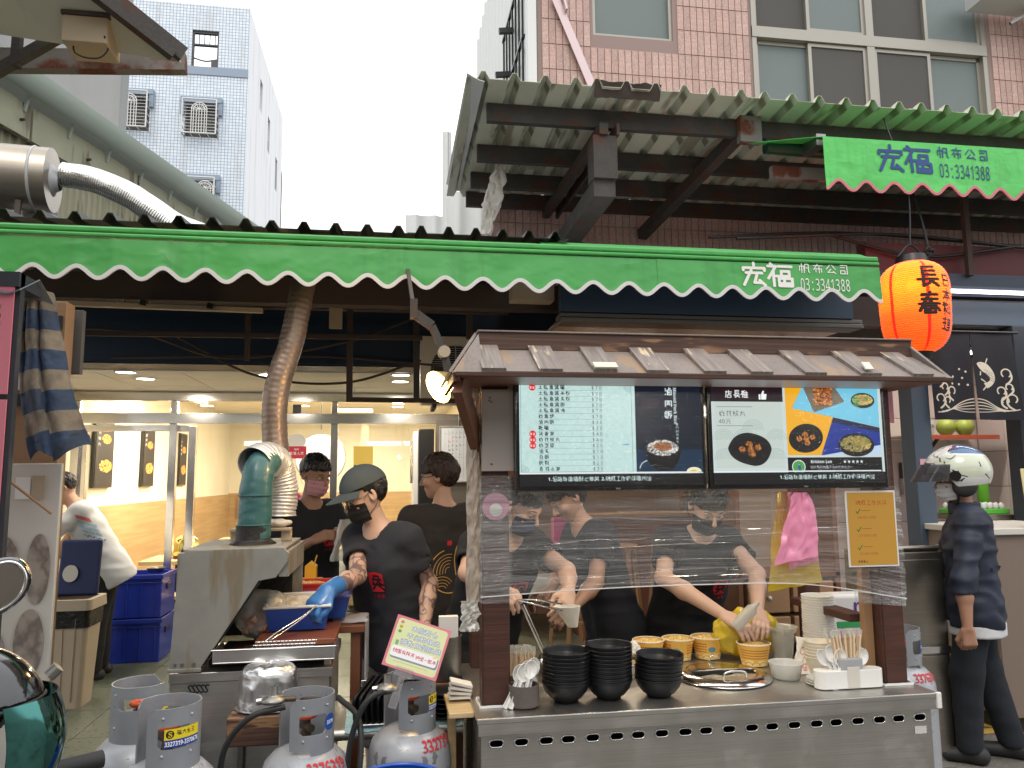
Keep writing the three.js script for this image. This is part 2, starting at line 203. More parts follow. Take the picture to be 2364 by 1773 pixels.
function headGeo(h = 0.0042, s = 1) { // faces +z, origin at the middle of the head, crown at +0.118
  const f = (x, y, z) => {
    x = Math.abs(x) / s; y /= s; z /= s;
    let d = ell(x, y - 0.03, z + 0.008, 0.076, 0.09, 0.097); d = smin(d, ell(x, y + 0.045, z - 0.022, 0.058, 0.07, 0.066), 0.04);
    d = smin(d, ell(x, y + 0.095, z - 0.058, 0.026, 0.022, 0.022), 0.03);
    d = smin(d, ell(x - 0.042, y + 0.03, z - 0.06, 0.022, 0.02, 0.02), 0.02);
    d = smin(d, ell(x, y - 0.016, z - 0.083, 0.05, 0.011, 0.013), 0.016);
    d = -smin(-d, ell(x - 0.031, y + 0.003, z - 0.095, 0.018, 0.011, 0.014), 0.012);
    d = smin(d, dcap({ ax: 0, ay: 0.004, az: 0.09, dx: 0, dy: -0.036, dz: 0.02, ra: 0.007, rb: 0.0115, l2: 0.0017 }, x, y, z), 0.012); d = smin(d, ell(x - 0.011, y + 0.036, z - 0.097, 0.0075, 0.0065, 0.009), 0.007);
    d = smin(d, ell(x, y + 0.062, z - 0.083, 0.023, 0.0055, 0.011), 0.007); d = smin(d, ell(x, y + 0.072, z - 0.08, 0.019, 0.006, 0.01), 0.006);
    let e = ell(x - 0.079, y + 0.006, z + 0.012 + (x - 0.079) * 0.5, 0.009, 0.031, 0.018); e = -smin(-e, ell(x - 0.087, y + 0.004, z + 0.006, 0.007, 0.02, 0.009), 0.004);
    return smin(d, e, 0.006) * s;
  };
  return nets(f, [-0.1 * s, -0.125 * s, -0.115 * s], [0.1 * s, 0.13 * s, 0.125 * s], h);
}
const lidMat = () => M.skin;
function hairGeo(o = {}) { // o.front: hairline height at the brow, o.len: how low at the nape, o.bulk
  const b = o.bulk ?? 0.012, front = o.front ?? 0.045, nape = o.nape ?? -0.05, f = (x, y, z) => {
    const ax = Math.abs(x), q = N3.noise(x * 110 + (o.seed ?? 0), y * 20, z * 80) * 0.008 + N3.noise(x * 210, y * 45, z * 160) * 0.004 + N3.noise(x * 24, y * 16, z * 24 + (o.seed ?? 0)) * 0.006;
    let d = ell(x, y - 0.03, z + 0.01, 0.076 + b, 0.09 + b * 1.2, 0.097 + b) - q;
    const line = z > 0.02 ? front - (o.fringe ?? 0) * (1 - Math.min(1, ax / 0.06) * 0.5) + ss(0.035, 0.07, ax) * -0.012 : nape + ss(-0.06, 0.03, z) * (front - nape - 0.03) * (1) - ss(0.05, 0.0, Math.abs(z - 0.012)) * -0.012;
    d = Math.max(d, (line + q * 2 - y) * 0.8); return d;
  };
  return nets(f, [-0.12, -0.13, -0.14], [0.12, 0.16, 0.14], o.h ?? 0.0046);
}
function maskGeo(r = 0.006) { // a pleated face mask on the head of headGeo
  return slab((u, v) => { const a = (u - 0.5) * 2.5, y = -0.021 - v * 0.094 + 0.008 * Math.max(0, Math.cos(a * 1.3)) * (1 - v), w = Math.sin(v * Math.PI), mid = Math.cos(a); const rx = 0.073 - v * 0.012 + w * 0.004, rz = 0.083 + 0.026 * w * (mid > 0 ? mid ** 2 : 0) - v * 0.006 + (v < 0.3 ? 0.02 * (0.3 - v) : 0); const pl = Math.sin(v * 19) * 0.0018; return [Math.sin(a) * (rx + r + pl), y + Math.abs(a) * 0.006 * (v - 0.4), 0.014 + mid * (rz + r + pl * 1.4) - 0.01]; }, 30, 20, 0.002);
}
const loopGeo = () => [-1, 1].map((q) => tube([[q * 0.076, -0.012, 0.035], [q * 0.084, 0.012, 0.0], [q * 0.083, -0.01, -0.03], [q * 0.084, -0.045, -0.018], [q * 0.07, -0.085, 0.035]], 0.0013, 20, 5));
const FIG = [];
/* o: at [x,z]; yaw (0 faces the street, +z); h height scale; lean forward (rad) and side; head {yaw,pitch,roll}; arms: [ [elbow],[wrist],{d,n,side,curl} ] for the figure's left (+x at yaw 0) then right,
   positions relative to the root in world axes; shirt/pants materials; skirt hem; sleeve fraction; feet spread */
function person(o) {
  const S = o.h ?? 1, root = thing('person', o.label, 'person', [o.at[0], o.y ?? 0, o.at[1]], 0, o.group), cy = Math.cos(o.yaw), sy = Math.sin(o.yaw), fwd = V(sy, 0, cy), lat = V(cy, 0, -sy);
  const bend = o.lean ?? 0, side = o.side ?? 0, w = o.wide ?? 1, hip = V(0, (o.hipY ?? 0.9) * S, 0).addScaledVector(fwd, -Math.sin(bend) * 0.12 * S), tv = UP.clone().multiplyScalar(Math.cos(bend)).addScaledVector(fwd, Math.sin(bend)).addScaledVector(lat, side).normalize();
  const along = (a, f = 0, l = 0) => hip.clone().addScaledVector(tv, a * S).addScaledVector(fwd.clone().addScaledVector(tv, -fwd.dot(tv)).normalize(), f * S).addScaledVector(lat, l * S * w);
  const neck = along(0.55, 0.01), hd = o.head ?? {}, ny = o.yaw + (hd.yaw ?? 0), hf = V(Math.sin(ny), 0, Math.cos(ny)), headC = neck.clone().addScaledVector(UP, 0.155 * S * Math.cos(hd.pitch ?? 0) ).addScaledVector(hf, (0.02 + 0.1 * Math.sin(hd.pitch ?? 0)) * S).addScaledVector(tv, 0.01);
  const sh = [1, -1].map((q) => along(0.475, -0.01, q * 0.165)), E = o.arms.map((a) => V(...a[0])), W = o.arms.map((a) => V(...a[1]));
  const torso = [cap(along(0.0, 0, 0.075), along(0.0, 0, -0.075), 0.105 * S), cap(along(0.17, 0.005, 0.055), along(0.17, 0.005, -0.055), 0.098 * S), cap(along(0.33, 0.01, 0.075), along(0.33, 0.01, -0.075), 0.108 * S), cap(along(0.44, -0.01, 0.105), along(0.44, -0.01, -0.105), 0.082 * S), cap(sh[0], sh[1], 0.058 * S)];
  const legs = [], feet = o.feet ?? [[0.1, 0.02], [-0.1, -0.02]], ank = [], knees = [];
  [1, -1].forEach((q, i) => { const hp = hip.clone().addScaledVector(lat, q * 0.09 * S).addScaledVector(UP, -0.03), an = lat.clone().multiplyScalar(feet[i][0]).addScaledVector(fwd, feet[i][1]).setY(0.085), kn = o.knees ? V(...o.knees[i]) : lerpV(hp, an, 0.47).addScaledVector(fwd, 0.03); ank.push(an); knees.push(kn); legs.push(cap(hp, kn, 0.088 * S, 0.06 * S), cap(kn, an, 0.056 * S, 0.04 * S)); });
  // skin: torso and legs at a coarse step, arms with hands and the head at a fine one, one mesh
  const neckBone = cap(neck.clone().addScaledVector(tv, -0.04), headC.clone().addScaledVector(UP, -0.03).addScaledVector(hf, -0.012), 0.056 * S, 0.052 * S), trunk = [...torso, ...legs, neckBone], [lo, hi] = bounds(trunk, 0.03), gs = [];
  gs.push(nets(field(trunk, 0.06), lo, hi, 0.014));
  const hands = [], armF = [];
  o.arms.forEach((a, i) => {
    const hb = a[2] ? handBones(W[i], V(...a[2].d), V(...a[2].n), a[2].side ?? (i ? -1 : 1), a[2].curl ?? 0.4, (a[2].s ?? 1) * 0.98, a[2].spread) : [];
    const ab = [cap(sh[i], E[i], 0.05 * S, 0.04 * S), cap(E[i], lerpV(E[i], W[i], 0.35), 0.04 * S, 0.042 * S), cap(lerpV(E[i], W[i], 0.35), W[i], 0.041 * S, 0.0255 * S)].map((c) => ({ ...c, k: 0.02 })); hands.push(hb);
    const all = [...ab, ...hb], [l, u] = bounds(all, 0.012); gs.push(nets(field(all, 0.02), l, u, 0.0046)); armF.push(ab);
  });
  const hq = new THREE.Quaternion().setFromEuler(new THREE.Euler(hd.pitch ?? 0, ny, hd.roll ?? 0, 'YXZ')), put = (g) => g.applyQuaternion(hq).translate(headC.x, headC.y, headC.z), hs = o.headScale ?? 1;
  gs.push(put(headGeo(0.0042, hs)));
  const body = join(gs.map((g) => g)); const N = body.attributes.position.count, col = new Float32Array(N * 3).fill(1);
  if (o.tattoo) for (let i = 0; i < N; i++) { const x = body.attributes.position.getX(i), y = body.attributes.position.getY(i), z = body.attributes.position.getZ(i); for (const [k, list] of armF.entries()) for (const c of list.slice(k === 0 ? 0 : 0)) if (dcap(c, x, y, z) < 0.008) { const t = Math.abs(N3.noise(x * 26 + 3, y * 26, z * 26)) < 0.1 || N3.noise(x * 14, y * 14 + 9, z * 14) > 0.28 ? 0.36 : 1; for (let q = 0; q < 3; q++) col[i * 3 + q] = Math.min(col[i * 3 + q], q === 2 && t < 1 ? t + 0.08 : t); } }
  body.setAttribute('color', new THREE.BufferAttribute(col, 3)); const bm = new THREE.Mesh(body, o.skin ?? M.skin); bm.name = 'body'; root.add(bm);
  // clothes
  const sv = o.sleeve ?? 0.62, sleeves = [], shirtCaps = [...torso.map((c) => ({ ...c, ra: c.ra + 0.014, rb: c.rb + 0.014 })), cap(along(-(o.hem ?? 0.1), 0, 0.06), along(-(o.hem ?? 0.1), 0, -0.06), 0.138 * S), ...[1, -1].map((q) => cap(along(0.34, 0.005, q * 0.078), along(-(o.hem ?? 0.1), 0, q * 0.07), 0.118 * S, 0.128 * S))], cut = [];
  o.arms.forEach((a, i) => { const chain = [sh[i], E[i], W[i]], long = sv > 1, end = long ? lerpV(E[i], W[i], sv - 1) : lerpV(sh[i], E[i], sv); const sc = [{ ...cap(sh[i], long ? E[i] : end, 0.07 * S, (long ? 0.058 : 0.07) * S), k: 0.018 }]; if (long) sc.push({ ...cap(E[i], end, 0.056 * S, 0.05 * S), k: 0.02 }); sleeves.push(sc); const dir = end.clone().sub(long ? E[i] : sh[i]).normalize(); cut.push({ f: field(sc, 0.02), e: end, d: dir, hole: { ...cap(end.clone().addScaledVector(dir, -0.05), end.clone().addScaledVector(dir, 0.05), (long ? 0.043 : 0.061) * S) } }); });
  const base = field(shirtCaps, 0.05), hemY = along(-(o.hem ?? 0.1) - 0.06), fr = o.fold ?? 1;
  const hemN = tv, shirtF = (x, y, z) => {
    let d = base(x, y, z); for (const c of cut) { const a = (x - c.e.x) * c.d.x + (y - c.e.y) * c.d.y + (z - c.e.z) * c.d.z; d = smin(d, Math.max(c.f(x, y, z), a, Math.abs(a) < 0.06 ? -dcap(c.hole, x, y, z) : -1), 0.03); } if (d < 0.05 && d > -0.05) { const ax = (x * lat.x + z * lat.z), q = N3.noise(ax * 9 + 5, (y - ax * 0.6) * 15, (x * fwd.x + z * fwd.z) * 7 + (o.seed ?? 1)); d -= fr * (0.0045 * q + 0.004 * (1 - Math.abs(N3.noise(ax * 5 - y * 7, y * 9 + ax * 3, (o.seed ?? 1) * 3.7)) * 2.6)); }
    d = Math.max(d, -((x - hemY.x) * hemN.x + (y - hemY.y) * hemN.y + (z - hemY.z) * hemN.z));
    return Math.max(d, -Math.max(dcap(neckBone, x, y, z) - 0.016 * (o.neckHole ?? 1), -((y - neck.y) + 0.055 * S)));
  };
  const [sl, su] = bounds([...shirtCaps, ...sleeves.flat()], 0.02), shirt = part('shirt', nets(shirtF, sl, su, o.cell ?? 0.0082), o.shirt, root);
  const pc = [...legs.map((c, i) => ({ ...c, ra: c.ra + 0.013 + (i % 2) * 0.012, rb: c.rb + 0.018 + (i % 2) * 0.008 })), { ...torso[0], ra: torso[0].ra + 0.008, rb: torso[0].rb + 0.008 }], pf = field(pc, 0.04), top = along(-0.03), low = o.shorts ?? 0.06;
  const pantsF = (x, y, z) => { let d = pf(x, y, z); if (Math.abs(d) < 0.05) d -= 0.006 * N3.noise(x * 9, y * 14, z * 9) + 0.003; return Math.max(d, -(y - low), ((x - top.x) * tv.x + (y - top.y) * tv.y + (z - top.z) * tv.z)); };
  const [pl, pu] = bounds(pc, 0.02); part('trousers', nets(pantsF, pl, pu, 0.012), o.pants, root);
  [0, 1].forEach((i) => { const a = ank[i], toe = a.clone().addScaledVector(fwd, 0.15).setY(0.035), heel = a.clone().addScaledVector(fwd, -0.045).setY(0.045), c = [cap(heel, toe, 0.042, 0.036), cap(a, heel, 0.045, 0.045)], q = field(c, 0.03), [l, u] = bounds(c, 0.02); part('shoe', nets((x, y, z) => Math.max(q(x, y, z), -(y - 0.004)), l, u, 0.008), o.shoe ?? M.blackRubber, root); });
  if (o.hair !== false) { const hm = part('hair', put(hairGeo(o.hair ?? {})), o.hairMat ?? M.hair, root); }
  for (const q of [-1, 1]) { const e = part('eye', put(mv(new THREE.SphereGeometry(0.0105, 14, 10), q * 0.031, -0.003, 0.0755)), M.eyeWhite, root); part('iris', put(mv(new THREE.SphereGeometry(0.0066, 10, 8), q * 0.031, -0.006, 0.0802)), M.black, e); part('brow', put(tube([[q * 0.016, 0.02, 0.094], [q * 0.032, 0.025, 0.09], [q * 0.05, 0.019, 0.076]], 0.0028, 8, 5)), M.hair, root); }
  if (o.mask) { const mk = part('face_mask', put(maskGeo()), o.mask, root); for (const g of loopGeo()) part('ear_loop', put(g), o.mask, mk); }
  FIG.push(root);
  return { root, put, shirt, shirtF, along, fwd, lat, tv, headC, W, E, hands, neck, armF };
}
// a printed patch laid on a field: centre c, axes r (right) and u (up), dir from outside in
function patch(F, c, r, u, dir, w, h, nu, nv, lift = 0.0025) {
  return sheet((a, b) => { const p = c.clone().addScaledVector(r, (a - 0.5) * w).addScaledVector(u, (b - 0.5) * h).addScaledVector(dir, -0.22); let t = 0; for (let i = 0; i < 60 && t < 0.5; i++) { const d = F(p.x + dir.x * t, p.y + dir.y * t, p.z + dir.z * t); if (d < 0.0008) break; t += Math.max(0.0006, d * 0.7); } p.addScaledVector(dir, t - lift); return [p.x, p.y, p.z]; }, nu, nv);
}
// ---------- materials ----------
const T = {};
T.fine = tex(256, (u, v) => 0.35 + 0.5 * vf(u, v, 32, 32, 3, 3), false);
T.brush = tex([256, 512], (u, v) => 0.3 + 0.4 * vn(u, v, 6, 256, 5) + 0.3 * vn(u, v, 3, 128, 9), false);
T.smudge = tex(512, (u, v) => 0.3 + 0.2 * vf(u, v, 4, 4, 11, 5) + 0.07 * ss(0.62, 0.72, vf(u, v, 7, 7, 21, 4)), false);
T.steel = tex(512, (u, v) => { const s = 0.78 + 0.12 * vf(u, v, 5, 5, 31, 5) + 0.05 * vn(u, v, 4, 200, 2); return [s, s * 0.99, s * 0.97]; });
T.cloth = tex(256, (u, v) => 0.5 + 0.25 * Math.sin(u * Math.PI * 128) * 0.5 + 0.25 * Math.sin(v * Math.PI * 128) * 0.5 + 0.2 * (vn(u, v, 64, 64, 4) - 0.5), false);
T.crease = tex(512, (u, v) => { const a = vf(u, v, 5, 7, 41, 4), b = vf(u, v, 3, 4, 43, 4); return 0.5 + 0.5 * (1 - Math.abs(a - 0.5) * 6) * 0.4 + 0.3 * (b - 0.5); }, false);
T.wood = tex(512, (u, v) => { const w = vf(u, v, 3, 3, 51, 3), g = vn(u + w * 0.05, v, 5, 90, 53) * 0.6 + vn(u, v, 8, 220, 55) * 0.4, s = 0.45 + 0.5 * g; return mix([0.13, 0.07, 0.05], [0.36, 0.2, 0.14], s * (0.6 + 0.5 * w)); });
T.woodOld = tex(512, (u, v) => { const w = vf(u, v, 4, 3, 61, 4), g = vn(u, v, 6, 120, 63) * 0.6 + vn(u, v, 12, 260, 65) * 0.4, b = mix([0.24, 0.16, 0.13], [0.37, 0.26, 0.2], g), chip = ss(0.6, 0.68, vf(u, v, 5, 26, 67, 4)) * ss(0.4, 0.6, w); return mix(b, [0.62, 0.47, 0.33], chip * 0.8); });
T.shingle = tex(512, (u, v) => { const g = vf(u, v, 6, 6, 71, 5), s = vn(u, v, 150, 150, 73), b = mix([0.42, 0.38, 0.36], [0.6, 0.56, 0.53], g * 0.7 + s * 0.3); return mix(b, [0.66, 0.52, 0.36], ss(0.58, 0.72, vf(u, v, 9, 4, 75, 4)) * 0.5); });
T.batten = tex(512, (u, v) => { const g = vn(u, v, 60, 5, 77) * 0.6 + vn(u, v, 160, 9, 79) * 0.4, b = mix([0.4, 0.36, 0.34], [0.6, 0.56, 0.53], g), chip = ss(0.62, 0.7, vf(u, v, 40, 5, 83, 4)) * ss(0.45, 0.6, vf(u, v, 3, 3, 85, 3)); return mix(b, [0.8, 0.73, 0.6], chip); });
T.rusty = tex(512, (u, v) => { const g = vf(u, v, 6, 6, 91, 5), s = vn(u, v, 180, 180, 93), r = ss(0.56, 0.68, vf(u, v, 5, 5, 95, 5)), b = mix([0.2, 0.19, 0.18], [0.34, 0.32, 0.3], g * 0.6 + s * 0.4); return mix(b, [0.34, 0.2, 0.14], r * 0.7); });
T.rustHeavy = tex(512, (u, v) => { const r = ss(0.42, 0.6, vf(u, v, 5, 5, 97, 5)), s = vn(u, v, 150, 150, 99); return mix([0.46, 0.44, 0.42], mix([0.3, 0.13, 0.09], [0.45, 0.25, 0.16], s), r); });
T.corr = tex(512, (u, v) => { const g = vf(u, v, 5, 5, 101, 5), d = ss(0.6, 0.75, vf(u, v, 14, 3, 103, 4)), b = mix([0.68, 0.69, 0.61], [0.82, 0.82, 0.75], g); return mix(b, [0.4, 0.36, 0.28], d * 0.6); });
T.concrete = tex(1024, (u, v) => { const g = vf(u, v, 4, 4, 111, 6), st = vf(u, v, 26, 2, 113, 4), w = ss(0.62, 0.7, vf(u, v, 12, 5, 115, 5)) * ss(0.45, 0.65, vf(u, v, 2, 2, 117, 2)); let b = mix([0.5, 0.5, 0.5], [0.66, 0.66, 0.66], g * 0.6 + st * 0.4); return mix(b, [0.86, 0.86, 0.86], w * 0.8); });
T.asphalt = tex(1024, (u, v) => { const s = vn(u, v, 400, 400, 121), g = vf(u, v, 5, 5, 123, 5), st = ss(0.6, 0.7, vf(u, v, 6, 6, 125, 5)); const b = 0.28 + 0.12 * g + 0.1 * s - 0.1 * st; return [b, b * 0.98, b * 0.94]; });
T.terrazzo = tex(1024, (u, v) => { const s = vn(u, v, 300, 300, 131), s2 = vn(u, v, 140, 140, 133), g = vf(u, v, 4, 4, 135, 4); let b = mix([0.3, 0.33, 0.28], [0.5, 0.52, 0.45], g * 0.35 + s * 0.4 + s2 * 0.25); if (s2 > 0.82) b = [0.18, 0.2, 0.17]; return b; });
T.mosaic = tex(1024, (u, v) => { // small glazed tiles of the far tower, seven pixels each in the picture
  const n = 32, x = u * n, y = v * n, i = Math.floor(x), j = Math.floor(y), a = x - i, b = y - j, g = Math.min(a, 1 - a, b, 1 - b), h = hsh(i, j, 5), st = vf(u, v, 10, 2, 141, 4); const t = mix([0.8, 0.84, 0.87], [0.87, 0.89, 0.91], h), k = mix(t, [0.72, 0.7, 0.68], ss(0.55, 0.8, st) * 0.35); return g < 0.085 ? [0.5, 0.58, 0.67] : k; });
T.whitewall = tex(1024, (u, v) => { const n = 40, x = u * n, y = v * n, a = x - Math.floor(x), b = y - Math.floor(y), g = Math.min(a, 1 - a, b, 1 - b), st = vf(u, v, 22, 2, 145, 4), k = 0.86 - 0.1 * ss(0.5, 0.8, st); return g < 0.06 ? [k * 0.92, k * 0.93, k * 0.95] : [k, k, k * 1.01]; });
T.plaster = tex(512, (u, v) => { const g = vf(u, v, 4, 4, 151, 5), k = 0.86 + 0.06 * g; return [k, k * 0.97, k * 0.89]; });
T.wain = tex(512, (u, v) => { const w = vf(u, v, 3, 4, 161, 4), g = vn(u, v, 5, 110, 163); return mix([0.66, 0.53, 0.37], [0.8, 0.68, 0.5], g * 0.5 + w * 0.5); });
T.pale = tex(512, (u, v) => { const w = vf(u, v, 3, 4, 165, 4), g = vn(u, v, 4, 120, 167); return mix([0.74, 0.63, 0.45], [0.84, 0.75, 0.58], g * 0.6 + w * 0.4); });
T.pinkSpeck = tex(512, (u, v) => { const s = vn(u, v, 210, 210, 171), s2 = vn(u, v, 110, 110, 173), g = vf(u, v, 4, 4, 175, 3), k = s * 0.5 + s2 * 0.5; return mix([0.6, 0.48, 0.45], [0.87, 0.76, 0.72], cl(k * 1.1 - 0.05 + (g - 0.5) * 0.2)); });
T.marble = tex(512, (u, v) => { const w = vf(u, v, 4, 4, 181, 5), r = 1 - Math.abs(w - 0.5) * 14; return mix([0.74, 0.7, 0.66], [0.45, 0.41, 0.38], cl(r) * 0.7); });
T.hoodDirt = tex(512, (u, v) => { const g = vf(u, v, 5, 5, 191, 5), st = ss(0.5, 0.75, vf(u, v, 16, 3, 193, 4)), b = mix([0.56, 0.55, 0.52], [0.7, 0.69, 0.66], g); return mix(b, [0.5, 0.4, 0.25], st * 0.45); });
T.noodle = tex(256, (u, v) => { const a = Math.sin((u * 30 + vf(u, v, 5, 5, 201, 3) * 9) * 2), b = vn(u, v, 40, 40, 203); return mix([0.72, 0.56, 0.26], [0.95, 0.86, 0.58], 0.5 + 0.35 * a + 0.3 * (b - 0.5)); });
T.flour = tex(256, (u, v) => { const k = 0.8 + 0.18 * vf(u, v, 8, 8, 211, 5); return [k, k * 0.95, k * 0.86]; });
T.towel = tex(256, (u, v) => { const k = vn(u, v, 120, 120, 221); return mix([0.5, 0.66, 0.7], [0.72, 0.84, 0.86], k); });
T.foil = tex(512, (u, v) => { const rid = 0.5 + 0.5 * Math.sin(u * 2 * Math.PI * 46); return 0.6 * rid + 0.4 * vf(u, v, 20, 16, 231, 3); }, false);
T.screen = tex(256, (u, v) => (Math.abs(((u * 60) % 1) - 0.5) * Math.abs(((v * 60) % 1) - 0.5) * 4) * 0.8 + 0.2 * vf(u, v, 8, 8, 241, 3), false);
T.film = tex(512, (u, v) => { const w = vf(u, v, 2, 40, 251, 4), q = vf(u, v, 3, 12, 253, 3); return 0.55 * (1 - Math.abs(w - 0.5) * 5) + 0.5 * q; }, false);
T.cheque = tex([128, 512], (u, v) => { const b = Math.floor(v * 8) % 2, n = vf(u, v, 12, 24, 261, 4), d = vf(u, v, 3, 6, 263, 4); const c = b ? mix([0.13, 0.18, 0.27], [0.25, 0.32, 0.42], n) : mix([0.4, 0.36, 0.31], [0.56, 0.51, 0.44], n); return mix(c, [0.2, 0.19, 0.17], ss(0.5, 0.75, d) * 0.4); });
T.hair = tex([256, 64], (u, v) => 0.2 + 0.8 * vn(u, v, 200, 3, 271), false);
T.canvas = tex(1024, (u, v) => { const g = vf(u, v, 5, 4, 281, 5), st = ss(0.55, 0.8, vf(u, v, 40, 3, 283, 4)), w = ss(0.62, 0.75, vf(u, v, 6, 5, 285, 5)); const k = 0.93 + 0.07 * g - 0.09 * st * g; return mix([k, k, k], [0.74, 0.76, 0.7], w * 0.2); });
T.paint = tex(512, (u, v) => { const g = vf(u, v, 4, 4, 291, 5), chip = ss(0.74, 0.77, vf(u, v, 14, 14, 293, 4)), sc = ss(0.8, 0.86, vn(u, v, 8, 120, 295)) * ss(0.5, 0.7, vf(u, v, 5, 5, 297, 3)), k = 0.82 + 0.16 * g; return mix(mix([k, k, k], [0.42, 0.36, 0.32], chip * 0.5), [0.6, 0.6, 0.6], sc * 0.5); });
